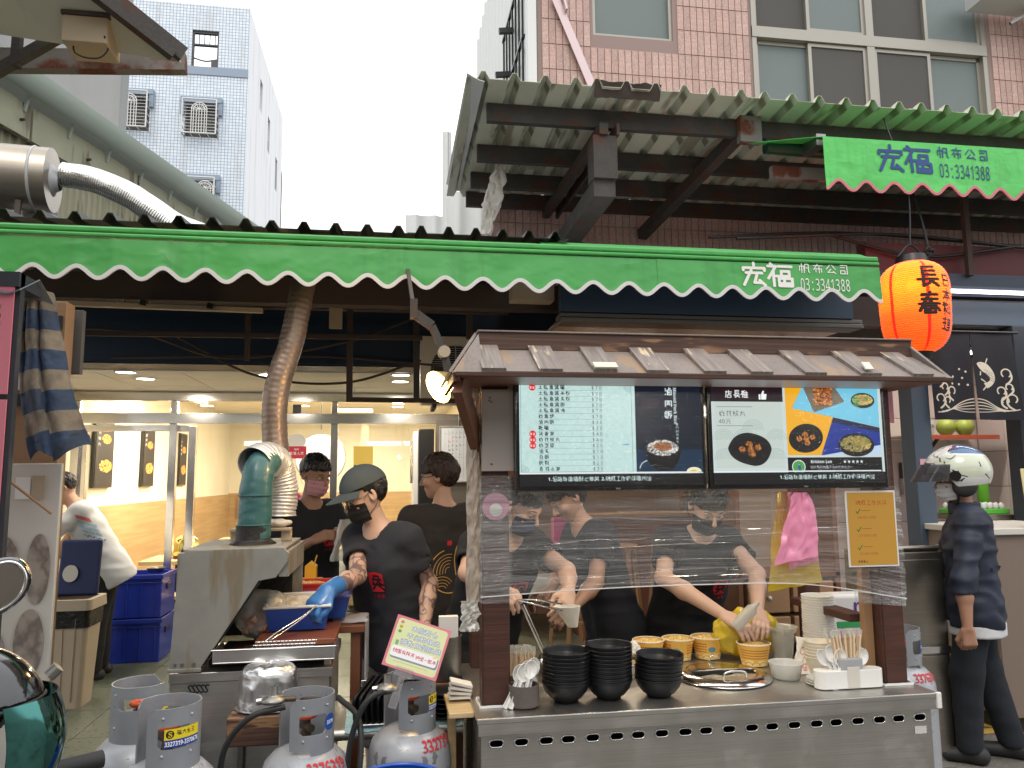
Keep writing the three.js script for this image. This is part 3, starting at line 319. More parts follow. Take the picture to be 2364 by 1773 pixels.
const M = {
  steel: std([0.72, 0.72, 0.71], 1, 1, { roughnessMap: T.smudge, map: T.steel, bumpMap: T.brush, bumpScale: 0.0004, tri: 1.7 }),
  steelWarm: std([0.56, 0.52, 0.47], 0.34, 1, { map: T.steel, tri: 1.3 }), steelShiny: std([0.72, 0.71, 0.69], 0.16, 1), steelDull: std([0.42, 0.42, 0.41], 0.42, 1, { map: T.steel, bumpMap: T.fine, bumpScale: 0.0005, tri: 2 }), alu: std([0.72, 0.72, 0.72], 0.3, 1, { bumpMap: T.smudge, bumpScale: 0.004, tri: 3 }), chrome: std([0.8, 0.8, 0.8], 0.06, 1),
  hood: std([0.9, 0.9, 0.9], 0.5, 0.35, { map: T.hoodDirt, bumpMap: T.fine, bumpScale: 0.0005, tri: 1.6 }),
  wood: std([1, 1, 1], 0.6, 0, { map: T.wood, bumpMap: T.brush, bumpScale: 0.001, tri: 1.6 }), woodOld: std([1, 1, 1], 0.62, 0, { map: T.woodOld, bumpMap: T.brush, bumpScale: 0.0012, tri: 1.1 }), woodRed: std([0.16, 0.06, 0.03], 0.45, 0, { bumpMap: T.brush, bumpScale: 0.001, tri: 1.4 }), woodPale: std([1, 1, 1], 0.45, 0, { map: T.pale, tri: 0.9 }), woodBrown: std([0.3, 0.17, 0.085], 0.5, 0, { bumpMap: T.brush, bumpScale: 0.0008, tri: 1.2 }),
  shingle: std([0.95, 0.94, 0.94], 0.7, 0, { map: T.shingle, bumpMap: T.fine, bumpScale: 0.001, tri: 1.5 }), batten: std([0.95, 0.93, 0.92], 0.55, 0, { map: T.batten, bumpMap: T.fine, bumpScale: 0.0014, tri: 2.3 }),
  rusty: std([1, 1, 1], 0.75, 0.15, { map: T.rusty, bumpMap: T.fine, bumpScale: 0.001, tri: 1.3 }), rustHeavy: std([1, 1, 1], 0.8, 0, { map: T.rustHeavy, tri: 1.8 }), rustDark: std([0.07, 0.05, 0.042], 0.8, 0.1, { bumpMap: T.fine, bumpScale: 0.001, tri: 2 }),
  corr: std([1, 1, 1], 0.62, 0, { map: T.corr, tri: 0.7 }), corrShaded: std([0.03, 0.034, 0.034], 0.55, 0.2), corrWhite: std([0.62, 0.63, 0.62], 0.5, 0), corrCream: std([0.6, 0.57, 0.49], 0.6, 0, { map: T.corr, tri: 0.6 }), gutter: std([0.3, 0.35, 0.3], 0.45, 0, { bumpMap: T.fine, bumpScale: 0.001, tri: 1 }), trimWhite: std([0.63, 0.61, 0.55], 0.6, 0, { map: T.corr, tri: 0.8 }),
  concrete: std([1, 1, 1], 0.9, 0, { map: T.concrete, tri: 0.14 }), mosaic: std([1, 1, 1], 0.35, 0, { map: T.mosaic, tri: 1 / 3.2 }), whitewall: std([1, 1, 1], 0.45, 0, { map: T.whitewall, tri: 1 / 5 }), slate: std([0.24, 0.3, 0.38], 0.5), grilleWhite: std([0.66, 0.66, 0.64], 0.5),
  asphalt: std([1.15, 1.13, 1.08], 0.85, 0, { map: T.asphalt, bumpMap: T.fine, bumpScale: 0.002, tri: 0.35 }), terrazzo: std([0.72, 0.72, 0.7], 0.38, 0, { map: T.terrazzo, tri: 0.5 }), yellowPaint: std([0.5, 0.33, 0.07], 0.8, 0, { bumpMap: T.fine, bumpScale: 0.001, tri: 2 }),
  plaster: std([1, 1, 1], 0.8, 0, { map: T.plaster, tri: 0.5 }), wain: std([0.95, 0.95, 0.95], 0.45, 0, { map: T.wain, tri: 0.4 }), ceilTile: std([0.72, 0.7, 0.64], 0.85, 0, { bumpMap: T.fine, bumpScale: 0.001, tri: 2 }), navy: std([0.012, 0.03, 0.06], 0.5, 0, { bumpMap: T.fine, bumpScale: 0.0006, tri: 1 }), navyLit: std([0.02, 0.045, 0.085], 0.5), slateBlue: std([0.06, 0.085, 0.12], 0.5), maroon: std([0.11, 0.015, 0.018], 0.6),  // navyLit is the navy with light put into its colour
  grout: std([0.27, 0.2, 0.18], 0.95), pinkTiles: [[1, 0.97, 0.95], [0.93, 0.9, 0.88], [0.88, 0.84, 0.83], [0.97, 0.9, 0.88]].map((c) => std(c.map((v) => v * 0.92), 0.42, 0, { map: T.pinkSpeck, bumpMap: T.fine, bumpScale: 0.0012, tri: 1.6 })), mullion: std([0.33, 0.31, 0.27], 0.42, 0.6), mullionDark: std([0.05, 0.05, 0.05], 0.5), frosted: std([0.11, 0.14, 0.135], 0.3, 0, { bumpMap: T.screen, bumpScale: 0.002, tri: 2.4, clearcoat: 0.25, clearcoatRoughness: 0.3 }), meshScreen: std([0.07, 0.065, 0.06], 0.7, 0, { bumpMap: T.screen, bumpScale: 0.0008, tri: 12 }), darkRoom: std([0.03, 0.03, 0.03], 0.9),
  green: std([0.05, 0.33, 0.062], 0.42, 0, { map: T.canvas, bumpMap: T.crease, bumpScale: 0.012, tri: 0.8, clearcoat: 0.15, clearcoatRoughness: 0.4, transmission: 0 }), greenBright: std([0.085, 0.54, 0.1], 0.45, 0, { map: T.canvas, bumpMap: T.crease, bumpScale: 0.012, tri: 1, clearcoat: 0.1 }), greenDark: std([0.008, 0.06, 0.03], 0.4), whiteTrim: std([0.6, 0.59, 0.57], 0.6), pinkTrim: std([0.55, 0.16, 0.19], 0.6),
  white: std([0.72, 0.71, 0.69], 0.5), whitePlastic: std([0.75, 0.74, 0.71], 0.35, 0, { clearcoat: 0.2 }), offWhite: std([0.58, 0.55, 0.49], 0.6), beige: std([0.42, 0.34, 0.24], 0.55), beigeBox: std([0.42, 0.33, 0.22], 0.6), paper: std([0.76, 0.74, 0.69], 0.8), cream: std([0.72, 0.66, 0.52], 0.6), trashBeige: std([0.4, 0.33, 0.25], 0.5, 0, { bumpMap: T.fine, bumpScale: 0.001, tri: 2 }),
  black: std([0.012, 0.012, 0.012], 0.35), blackGloss: std([0.008, 0.008, 0.009], 0.12, 0, { clearcoat: 1, clearcoatRoughness: 0.05 }), blackRubber: std([0.018, 0.018, 0.018], 0.6), blackBag: std([0.012, 0.012, 0.013], 0.25, 0, { bumpMap: T.crease, bumpScale: 0.01, tri: 3 }), bowl: std([0.007, 0.0075, 0.009], 0.36, 0, { bumpMap: T.fine, bumpScale: 0.0004, specularIntensity: 0.6 }), tvBlack: std([0.006, 0.006, 0.007], 0.14, 0, { clearcoat: 0.6 }),
  blue: std([0.01, 0.03, 0.32], 0.35, 0, { clearcoat: 0.2 }), blueBin: std([0.012, 0.08, 0.42], 0.35, 0, { clearcoat: 0.3 }), blueDark: std([0.008, 0.02, 0.09], 0.45), red: std([0.5, 0.02, 0.02], 0.4), redOrange: std([0.75, 0.13, 0.05], 0.4), magenta: std([0.5, 0.03, 0.2], 0.5), pinkCab: std([0.68, 0.2, 0.26], 0.5), glove: std([0.05, 0.2, 0.52], 0.35, 0, { clearcoat: 0.2 }),
  gas: std([0.5, 0.52, 0.56], 0.35, 0.1, { map: T.paint, bumpMap: T.fine, bumpScale: 0.0006, tri: 2, clearcoat: 0.35, clearcoatRoughness: 0.25 }), gasCollar: std([0.36, 0.38, 0.41], 0.4, 0.15, { map: T.paint, bumpMap: T.fine, bumpScale: 0.0005, tri: 2 }), brass: std([0.12, 0.085, 0.06], 0.5, 0.6),
  copperDuct: std([0.26, 0.19, 0.145], 0.42, 0.7, { bumpMap: T.crease, bumpScale: 0.006 }), foilDuct: std([0.75, 0.74, 0.7], 0.22, 1, { bumpMap: T.fine, bumpScale: 0.004 }), tealPipe: std([0.035, 0.12, 0.12], 0.4, 0, { bumpMap: T.smudge, bumpScale: 0.001, clearcoat: 0.2 }), charred: std([0.02, 0.018, 0.016], 0.5, 0.3, { bumpMap: T.fine, bumpScale: 0.003, tri: 3 }), fanSteel: std([0.5, 0.45, 0.39], 0.36, 0.9, { map: T.steel, tri: 1.5 }), fanGrey: std([0.45, 0.45, 0.45], 0.5, 0.1),
  glass: std([0.97, 0.98, 0.97], 0.02, 0, { transmission: 1, ior: 1.5 }), film: std([0.93, 0.93, 0.92], 0.07, 0, { transmission: 0.925, ior: 1.5, bumpMap: T.film, bumpScale: 0.006 }), clearPlastic: std([0.9, 0.9, 0.9], 0.08, 0, { transmission: 0.9, ior: 1.45 }), milky: std([0.75, 0.75, 0.72], 0.3, 0, { transmission: 0.45, ior: 1.4 }), bag: std([0.86, 0.86, 0.82], 0.25, 0, { transmission: 0.7 }), yellowBag: std([0.75, 0.56, 0.03], 0.3, 0, { transmission: 0.3 }), pinkBag: std([0.95, 0.42, 0.62], 0.28, 0, { transmission: 0.35 }), foilPanel: std([0.55, 0.46, 0.37], 0.14, 0, { bumpMap: T.crease, bumpScale: 0.015, tri: 1.2, transmission: 0.35 }),
  marble: std([0.7, 0.68, 0.66], 0.35, 0, { map: T.marble, tri: 1.5 }), hair: std([0.012, 0.01, 0.009], 0.38, 0, { bumpMap: T.fine, bumpScale: 0.002, tri: 9 }), hairBrown: std([0.03, 0.012, 0.006], 0.55, 0, { bumpMap: T.fine, bumpScale: 0.002, tri: 9 }), eyeWhite: std([0.5, 0.47, 0.44], 0.25), skin: std([0.5, 0.29, 0.2], 0.5, 0, { vertexColors: true, bumpMap: T.fine, bumpScale: 0.0006, tri: 12 }), skinPale: std([0.58, 0.38, 0.29], 0.5, 0, { vertexColors: true }), skinTan: std([0.36, 0.19, 0.12], 0.5, 0, { vertexColors: true }),
  tee: std([0.018, 0.019, 0.023], 0.95, 0, { bumpMap: T.cloth, bumpScale: 0.0004, tri: 6 }), teeNavy: std([0.026, 0.028, 0.038], 0.95, 0, { bumpMap: T.cloth, bumpScale: 0.0004, tri: 6 }), teeBrown: std([0.03, 0.024, 0.021], 0.95, 0, { bumpMap: T.cloth, bumpScale: 0.0004, tri: 6 }), teeWhite: std([0.6, 0.61, 0.63], 0.95, 0, { bumpMap: T.cloth, bumpScale: 0.0005, tri: 6 }), jacket: std([0.012, 0.018, 0.038], 0.6, 0, { bumpMap: T.cloth, bumpScale: 0.0003, tri: 8 }), pantsBlack: std([0.012, 0.012, 0.014], 0.9), pantsGrey: std([0.17, 0.17, 0.18], 0.95, 0, { bumpMap: T.cloth, bumpScale: 0.0005, tri: 6 }), denim: std([0.01, 0.013, 0.019], 0.9, 0, { bumpMap: T.cloth, bumpScale: 0.0005, tri: 5 }),
  capGrey: std([0.06, 0.075, 0.08], 0.85, 0, { bumpMap: T.cloth, bumpScale: 0.0006, tri: 6 }), maskBlack: std([0.012, 0.012, 0.014], 0.8), maskPink: std([0.6, 0.3, 0.33], 0.85), maskBlue: std([0.02, 0.025, 0.075], 0.85), maskWhite: std([0.62, 0.63, 0.64], 0.85), noodle: std([1, 1, 1], 0.6, 0, { map: T.noodle, bumpMap: T.noodle, bumpScale: 0.006, tri: 9 }), flour: std([1, 1, 1], 0.95, 0, { map: T.flour, bumpMap: T.flour, bumpScale: 0.02, tri: 6 }), towel: std([1, 1, 1], 0.95, 0, { map: T.towel, bumpMap: T.fine, bumpScale: 0.003, tri: 2.5 }), towelGrey: std([0.42, 0.42, 0.45], 0.95, 0, { bumpMap: T.fine, bumpScale: 0.003, tri: 3 }), cheque: std([1, 1, 1], 0.85, 0, { map: T.cheque, bumpMap: T.crease, bumpScale: 0.01 }), meat: std([0.6, 0.36, 0.28], 0.35, 0, { bumpMap: T.crease, bumpScale: 0.01, tri: 8 }), bamboo: std([0.66, 0.5, 0.32], 0.6), pomelo: std([0.3, 0.36, 0.06], 0.5, 0, { bumpMap: T.fine, bumpScale: 0.001 }), gold: std([0.75, 0.5, 0.2], 0.4, 0.4), goldChrome: std([0.65, 0.6, 0.25], 0.12, 1), mirror: std([0.75, 0.76, 0.78], 0.02, 1), iridVisor: std([0.08, 0.24, 0.22], 0.08, 1, { iridescence: 1, iridescenceIOR: 1.7, iridescenceThicknessRange: [100, 420] }),
};
const print = (t, rough = 0.7, o = {}) => std([1, 1, 1], rough, 0, { map: t, ...o });
function decal(w, h, draw, rough = 0.7) { // flat print with clear ground: colour plus alpha from one drawing
  const c = document.createElement('canvas'); c.width = w; c.height = h; draw(c.getContext('2d'), w, h);
  const t = new THREE.CanvasTexture(c); t.colorSpace = THREE.SRGBColorSpace; const m = std([1, 1, 1], rough, 0, { map: t, transparent: true }); return m;
}
// ---------- ground ----------
struct('ground', box(-90, 90, -0.3, 0, -140, 60), M.asphalt);
const floorMesh = struct('arcade_floor', box(-3.1, 3.0, 0.002, 0.006, -16, -3.9), std([0.16, 0.16, 0.14], 0.9));
for (let i = 0; i < 8; i++) for (let j = 0; j < 9; j++) { const x = -3.1 + i * 0.61, z = -4.0 - j * 0.61, e = 0.003; part('paving_slab', rbox(x + e, x + 0.61 - e, 0.006, 0.014 + rr(0, 0.002), z - 0.61 + e, z - e, 0.002, 1), M.terrazzo, floorMesh); }
struct('road_marking', [box(2.95, 3.9, 0.004, 0.0065, -4.42, -4.34), rt(box(-0.04, 0.04, 0.004, 0.0068, -0.7, 0.0), 0, 0.5, 0).translate(3.95, 0, -4.0)], M.yellowPaint);
// ---------- corrugated sheet helper: o origin, U across the ribs, W along them, N outwards ----------
function corr(o, U, W, N, pitch, h, t = 0.003, rib = 0.3, wob = 0) {
  const O = V(...o), u = V(...U), w = V(...W), n = V(...N).normalize(), L = u.length(), k = Math.max(1, Math.round(L / pitch)), xs = [0]; for (let i = 0; i < k; i++) { for (const q of [0.5 - rib / 2 - 0.06, 0.5 - rib / 4, 0.5 + rib / 4, 0.5 + rib / 2 + 0.06]) xs.push((i + q) / k); } xs.push(1);
  const prof = (i) => (i === 0 || i === xs.length - 1 ? 0 : [0, 1, 1, 0][(i - 1) % 4]);
  return slab((a, b) => { const i = Math.round(a * (xs.length - 1)), p = O.clone().addScaledVector(u, xs[i]).addScaledVector(w, b).addScaledVector(n, prof(i) * h + (wob ? fbm(xs[i] * 9, b * 3, 2) * wob : 0)); return [p.x, p.y, p.z]; }, xs.length - 1, wob ? 8 : 1, t);
}
// ---------- far tiled tower ----------
{
  const b = thing('apartment_tower', 'tall pale blue tiled apartment tower with barred windows behind the shed', 'building', [0, 0, 0]);
  const x0 = -9.2, x1 = -4.58, z0 = -24, z1 = -31.7, top = 16.56, wins = [[-6.3, -5.5, 14.48, 15.7], [-6.42, -5.42, 12.15, 13.25], [-8.5, -7.45, 12.25, 13.4], [-6.45, -5.4, 9.6, 10.75]];
  const hole = (w) => [[w[0], w[2]], [w[0], w[3]], [w[1], w[3]], [w[1], w[2]]];
  part('front_wall', mv(ext([[x0, 0], [x1, 0], [x1, top], [x0, top]], 0.25, 0, wins.map(hole)), 0, 0, z0 - 0.25), M.mosaic, b);
  const sw = [[-26.2, 14.3, 15.4], [-28.0, 13.6, 14.9], [-30.0, 12.9, 14.2]];
  part('side_wall', mv(rt(ext([[0.001, 0], [-(z1 - z0) - 0.25, 0], [-(z1 - z0) - 0.25, top - 0.002], [0.001, top - 0.002]], 0.24, 0, sw.map(([z, a, c]) => [[-(z - z0) - 0.25, a], [-(z - z0) - 0.25, c], [-(z - z0) + 0.25, c], [-(z - z0) + 0.25, a]])), 0, Math.PI / 2, 0), x1 - 0.24, 0, z0 - 0.25), M.whitewall, b);
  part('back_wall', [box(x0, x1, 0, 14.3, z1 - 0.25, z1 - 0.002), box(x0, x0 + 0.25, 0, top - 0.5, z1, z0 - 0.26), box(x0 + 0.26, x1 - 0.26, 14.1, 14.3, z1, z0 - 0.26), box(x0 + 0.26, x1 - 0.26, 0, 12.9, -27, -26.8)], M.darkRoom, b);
  part('string_course', box(x0, x1 + 0.01, 14.2, 14.47, z0, z0 + 0.03), M.slate, b);
  for (const [z, a, c] of sw) part('side_window', box(x1 - 0.12, x1 - 0.1, a, c, z - 0.25, z + 0.25), M.meshScreen, b);
  // open frame in the roof storey
  const tw = part('window', [box(-6.3, -5.5, 15.62, 15.7, z0 - 0.15, z0 - 0.05), box(-6.3, -6.25, 14.48, 15.62, z0 - 0.15, z0 - 0.05), box(-5.55, -5.5, 14.48, 15.62, z0 - 0.15, z0 - 0.05), box(-6.25, -5.55, 15.22, 15.27, z0 - 0.15, z0 - 0.05), ...[0, 1, 2, 3].map((i) => box(-6.12 + i * 0.16, -6.1 + i * 0.16, 15.27, 15.62, z0 - 0.12, z0 - 0.08))], M.mullionDark, b); part('cable', tube([[-6.25, 14.8, z0 - 0.1], [-5.9, 14.72, z0 - 0.1], [-5.52, 14.8, z0 - 0.1]], 0.025, 12, 5), M.black, tw); part('air_unit', box(-5.72, -5.55, 14.48, 14.76, z0 - 0.2, z0 - 0.05), M.mullionDark, tw);
  wins.slice(1).forEach((w, i) => {
    const [a, c, d, e] = w, W = part('window', [box(a, c, d, e, z0 - 0.2, z0 - 0.18)], M.meshScreen, b), bars = [], mx = (a + c) / 2, hw = (c - a) / 2;
    part('lintel', [box(a - 0.12, c + 0.12, e, e + 0.16, z0, z0 + 0.14), box(c, c + 0.12, e - 0.4, e, z0, z0 + 0.12), box(a - 0.12, a, e - 0.4, e, z0, z0 + 0.12)], M.slate, W);
    const zz = z0 + 0.32, B = (p, q, r = 0.016) => bars.push(rod([p[0], p[1], zz], [q[0], q[1], zz], r, r, 5));
    for (const [p, q] of [[[a, d], [c, d]], [[a, e], [c, e]], [[a, d], [a, e]], [[c, d], [c, e]]]) B(p, q, 0.025);
    for (const x of [a, c]) for (let k = 0; k <= 5; k++) bars.push(rod([x, d + (e - d) * k / 5, zz], [x, d + (e - d) * k / 5, z0], 0.014, 0.014, 5)); for (let k = 0; k <= 4; k++) bars.push(rod([a + (c - a) * k / 4, d, zz], [a + (c - a) * k / 4, d, z0], 0.014, 0.014, 5));
    for (const ax of i === 2 ? [mx - hw / 2, mx + hw / 2] : [mx]) { const r = i === 2 ? hw * 0.44 : hw * 0.45, ty = e - r - 0.12; for (const k of [1, 0.72]) bars.push(mv(new THREE.TorusGeometry(r * k, 0.018, 5, 16, Math.PI), ax, ty, zz)); for (let k = 1; k < 6; k++) { const g = Math.PI * k / 6; B([ax, ty], [ax + Math.cos(g) * r, ty + Math.sin(g) * r], 0.012); } for (const k of [-1, -0.72, -0.35, 0, 0.35, 0.72, 1]) B([ax + k * r, d], [ax + k * r, ty], 0.014); B([ax - r, ty], [ax + r, ty]); }
    for (let k = 1; k < 11; k++) B([a, d + (e - d) * k / 11], [c, d + (e - d) * k / 11], 0.009);
    part('grille', bars, M.grilleWhite, W);
  });
}
one('concrete_building', 'weathered grey concrete block with white streaks beside the tiled tower', 'building', box(-14, -4.86, 0, 13, -14.4, -14), M.concrete);
// ---------- corrugated upper shed with gutter ----------
{
  const s = thing('metal_shed', 'cream corrugated metal shed with a green grey gutter above the roof', 'shed'), A = [-3.55, -3.6], B = [-1.62, -10.1], at = (t, o = 0) => { const dx = B[0] - A[0], dz = B[1] - A[1], l = Math.hypot(dx, dz); return [A[0] + dx * t - dz / l * -o * -1, A[1] + dz * t + dx / l * -o * -1]; };
  const dx = B[0] - A[0], dz = B[1] - A[1], l = Math.hypot(dx, dz), n = [-dz / l, 0, dx / l], P = (t, o, y) => [A[0] + dx * t + n[0] * o, y, A[1] + dz * t + n[2] * o];
  part('corrugated_wall', corr(P(0, -0.1, 2.9), [dx, 0, dz], [0, 1.45, 0], n, 0.075, 0.018, 0.004, 0.4), M.corrCream, s);
  for (let k = 0; k < 5; k++) part('fascia_board', bar(P(k / 5 + 0.002, -0.03, 4.32), P((k + 1) / 5 - 0.002, -0.03, 4.32), 0.05, 0.27), M.trimWhite, s);
  const prof = [[0, 0.1], [0.02, 0.02], [0.08, 0.0], [0.14, 0.03], [0.16, 0.16], [0.15, 0.17], [0.13, 0.05], [0.03, 0.04], [0.02, 0.16], [0, 0.16]];
  for (let k = 0; k < 3; k++) part('gutter', slab((u, v) => { const a = (v - 0.1) * 3.6, q = P(k / 3 + u / 3, 0.09 - Math.cos(a) * 0.1, 4.62 - Math.sin(a) * 0.14); return q; }, 2, 14, 0.006), M.gutter, s);
  for (let k = 0; k < 14; k++) part('bracket', bar(P(k / 14 + 0.03, 0.0, 4.38), P(k / 14 + 0.03, 0.03, 4.5), 0.02, 0.02), M.gutter, s);
  for (let k = 0; k < 9; k++) part('bolt', rod(P(k / 9 + 0.05, -0.01, 4.3), P(k / 9 + 0.05, 0.03, 4.3), 0.012, 0.012, 6), M.rustDark, s);
  part('end_wall', bar(P(0.99, -1.2, 3.6), P(0.99, -0.1, 3.6), 0.03, 1.4), M.corrCream, s);
  part('shed_roof', slab((u, v) => P(u, -0.03 - v * 3, 4.6 + v * 0.4), 2, 2, 0.03), M.gutter, s);
}
for (const [o, U, h, lab] of [[[0.55, 3.2, -7.6], [0.66, 0, 0], 1.27, 'grey corrugated panel wall standing behind the torn roof corner'], [[0.15, 3.2, -9], [0.46, 0, 0.0], 1.5, 'small far white corrugated shed behind the lower roof']]) one('corrugated_fence', lab, 'fence', corr(o, U, [0, h, 0], [0, 0, 1], 0.2, 0.035, 0.004, 0.35), M.corrWhite);
one('corrugated_strip', 'narrow white metal strip wall beside the upper roof end', 'wall', corr([0.54, 3.2, -8.2], [0.1, 0, 0], [0, 2.2, 0], [0, 0, 1], 0.1, 0.02), M.corrWhite);
// ---------- pink tiled building ----------
{
  const b = thing('tiled_building', 'pink tiled building with aluminium windows above the corrugated roof', 'building'), Z = -6.5;
  const bw = [3.394, 5.925, 4.55, 6.75], sw = [1.82, 2.6, 5.64, 6.6], hole = (w) => [[w[0], w[2]], [w[0], w[3]], [w[1], w[3]], [w[1], w[2]]];
  part('wall', mv(ext([[1.29, 3.0], [9.5, 3.0], [9.5, 8], [1.29, 8]], 0.3, 0, [bw, sw].map(hole)), 0, 0, Z - 0.3), M.grout, b);
  part('lower_wall', [box(0.86, 1.289, 3.0, 4.6, Z - 0.3, Z - 0.001), box(1.3, 9.4, 3.0, 7.9, -11, -10.9), box(9.3, 9.49, 3, 7.9, -10.9, -6.81)], M.grout, b);
  const px = 0.0655, py = 0.245, cand = []; 
  for (let i = 0; i < 90; i++) for (let j = 0; j < 14; j++) {
    const x0 = 0.875 + i * px, y0 = 3.06 + j * py, x1 = x0 + px - 0.006, y1 = y0 + py - 0.006; if (x0 < 1.29 && y1 > 4.5) continue;
    if (y0 > 4.1 && y1 < 4.85) continue; if ([bw, sw].some((w) => x1 > w[0] - 0.02 && x0 < w[1] + 0.02 && y1 > w[2] - 0.02 && y0 < w[3] + 0.02)) continue; cand.push([x0, y0, y0 > 4.8 ? 0 : 1]);
  }
  const G = [0, 1, 2, 3].map(() => new RoundedBoxGeometry(px - 0.006, py - 0.006, 0.012, 1, 0.0025)); cand.sort((a, c) => a[2] - c[2]);
  const shift = (g, x, y, z, k) => mv(g.clone(), x, y, z), rest = [];
  const uvG = G.map((g, k) => { const q = triUV(g, 1); const uv = q.attributes.uv; for (let i = 0; i < uv.count; i++) uv.setXY(i, uv.getX(i) + k * 0.23, uv.getY(i) + k * 0.37); return q; }), tm = M.pinkTiles.map((m) => { const c = m.clone(); c.userData = {}; c.map = T.pinkSpeck.clone(); c.map.repeat.set(1.6, 1.6); return c; });
  cand.forEach(([x, y], i) => { const k = Math.floor(hsh(Math.round(x * 99), Math.round(y * 99), 3) * 4), cx = x + px / 2, cyy = y + py / 2, dz = Z + 0.004 + rnd() * 0.0015; if (i < 300) { const m = part('tile', uvG[k], tm[k], b); m.position.set(cx, cyy, dz); } else rest.push(shift(uvG[k], cx, cyy, dz)); });
  if (rest.length) part('tile_field', rest, tm[0], b).userData.kind = 'stuff';
  // big window: two rows of four sashes in a frame
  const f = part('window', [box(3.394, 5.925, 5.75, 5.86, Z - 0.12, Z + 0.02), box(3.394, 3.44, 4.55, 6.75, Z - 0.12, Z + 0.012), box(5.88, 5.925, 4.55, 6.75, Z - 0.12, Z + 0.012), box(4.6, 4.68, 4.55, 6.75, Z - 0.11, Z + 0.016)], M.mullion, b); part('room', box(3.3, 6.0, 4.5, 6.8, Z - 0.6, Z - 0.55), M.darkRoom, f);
  const sash = (x0, x1, y0, y1, frost, z) => { const w = 0.035, s = part('sash', [box(x0, x0 + w, y0, y1, z, z + 0.03), box(x1 - w, x1, y0, y1, z, z + 0.03), box(x0 + w, x1 - w, y0, y0 + w, z, z + 0.03), box(x0 + w, x1 - w, y1 - w, y1, z, z + 0.03)], M.mullion, f); part(frost ? 'frosted_pane' : 'insect_screen', box(x0 + w, x1 - w, y0 + w, y1 - w, z + 0.01, z + 0.016), frost ? M.frosted : M.meshScreen, f); for (const q of [x0, x1 - w]) part('corner_cap', box(q - 0.001, q + w + 0.001, frost ? y1 - w : y0, frost ? y1 : y0 + w, z + 0.03, z + 0.033), M.mullionDark, f); };
  [[3.44, 4.02, 1], [3.98, 4.6, 0], [4.68, 5.3, 0], [5.26, 5.88, 1]].forEach(([a, c, fr], i) => sash(a, c, 4.56, 5.745, fr, fr ? Z - 0.07 : Z - 0.035));
  [[3.44, 4.02, 0], [3.98, 4.6, 1], [4.68, 5.3, 0], [5.26, 5.88, 1]].forEach(([a, c, fr]) => sash(a, c, 5.865, 6.7, fr, fr ? Z - 0.035 : Z - 0.07));
  const w2 = part('window', [box(1.82, 1.85, 5.64, 6.6, Z - 0.1, Z - 0.02), box(2.57, 2.6, 5.64, 6.6, Z - 0.1, Z - 0.02), box(1.85, 2.57, 5.64, 5.67, Z - 0.1, Z - 0.02)], M.mullion, b); part('frosted_pane', box(1.85, 2.57, 5.67, 6.6, Z - 0.07, Z - 0.06), M.frosted, w2);
  // metal clad side return with barred balcony
  part('metal_side', corr([1.285, 3.2, -6.52], [0, 0, -4.6], [0, 5, 0], [-1, 0, 0], 0.3, 0.04, 0.004, 0.35), M.corrWhite, b);
  part('corner_strip', [box(1.2, 1.28, 4.4, 8, -6.6, -6.47)], M.corrWhite, b);
  part('balcony_grille', [...[0, 1, 2, 3, 4, 5, 6].map((i) => bar([1.2, 5.0, -6.75 - i * 0.2], [1.2, 6.4, -6.75 - i * 0.2], 0.02, 0.02)), ...[5.05, 5.7, 6.4].map((y) => bar([1.2, y, -6.7], [1.2, y, -8.0], 0.03, 0.03)), ...[0, 1, 2, 3].map((i) => bar([1.2, 6.42 - i * 0.32, -7 - i * 0.28], [1.05, 6.4 - i * 0.32, -7 - i * 0.28], 0.05, 0.05))], M.black, b);
}
{ // drainpipe and gutter at the building's far end, and a slanted gutter guard over the tiles
  const g = thing('drain_gutter', 'grey gutter with drain pipe at the far end of the pink building', 'gutter', [6.2, 5.9, -6.3]);
  part('gutter', [box(-0.55, 1.5, 0.25, 0.4, -0.1, 0.2)], M.fanGrey, g); part('pipe', [tube([[0.35, 0.25, 0.05], [0.3, 0.05, 0.0], [0.25, -0.3, 0], [0.25, -1.6, 0]], 0.05, 20, 10)], M.fanGrey, g); part('bracket', [bar([-0.15, 0.1, 0], [0.3, 0.35, 0.1], 0.03, 0.03)], M.steelDull, g);
  one('roof_flashing', 'slanted folded metal flashing strip crossing the pink tiles', 'flashing', [bar([1.47, 5.96, -6.46], [1.83, 5.05, -6.46], 0.04, 0.03), bar([1.44, 5.96, -6.44], [1.8, 5.05, -6.44], 0.012, 0.07), bar([1.44, 6.3, -6.42], [1.55, 5.8, -6.42], 0.07, 0.02)], std([0.56, 0.44, 0.44], 0.3, 0.5));
}
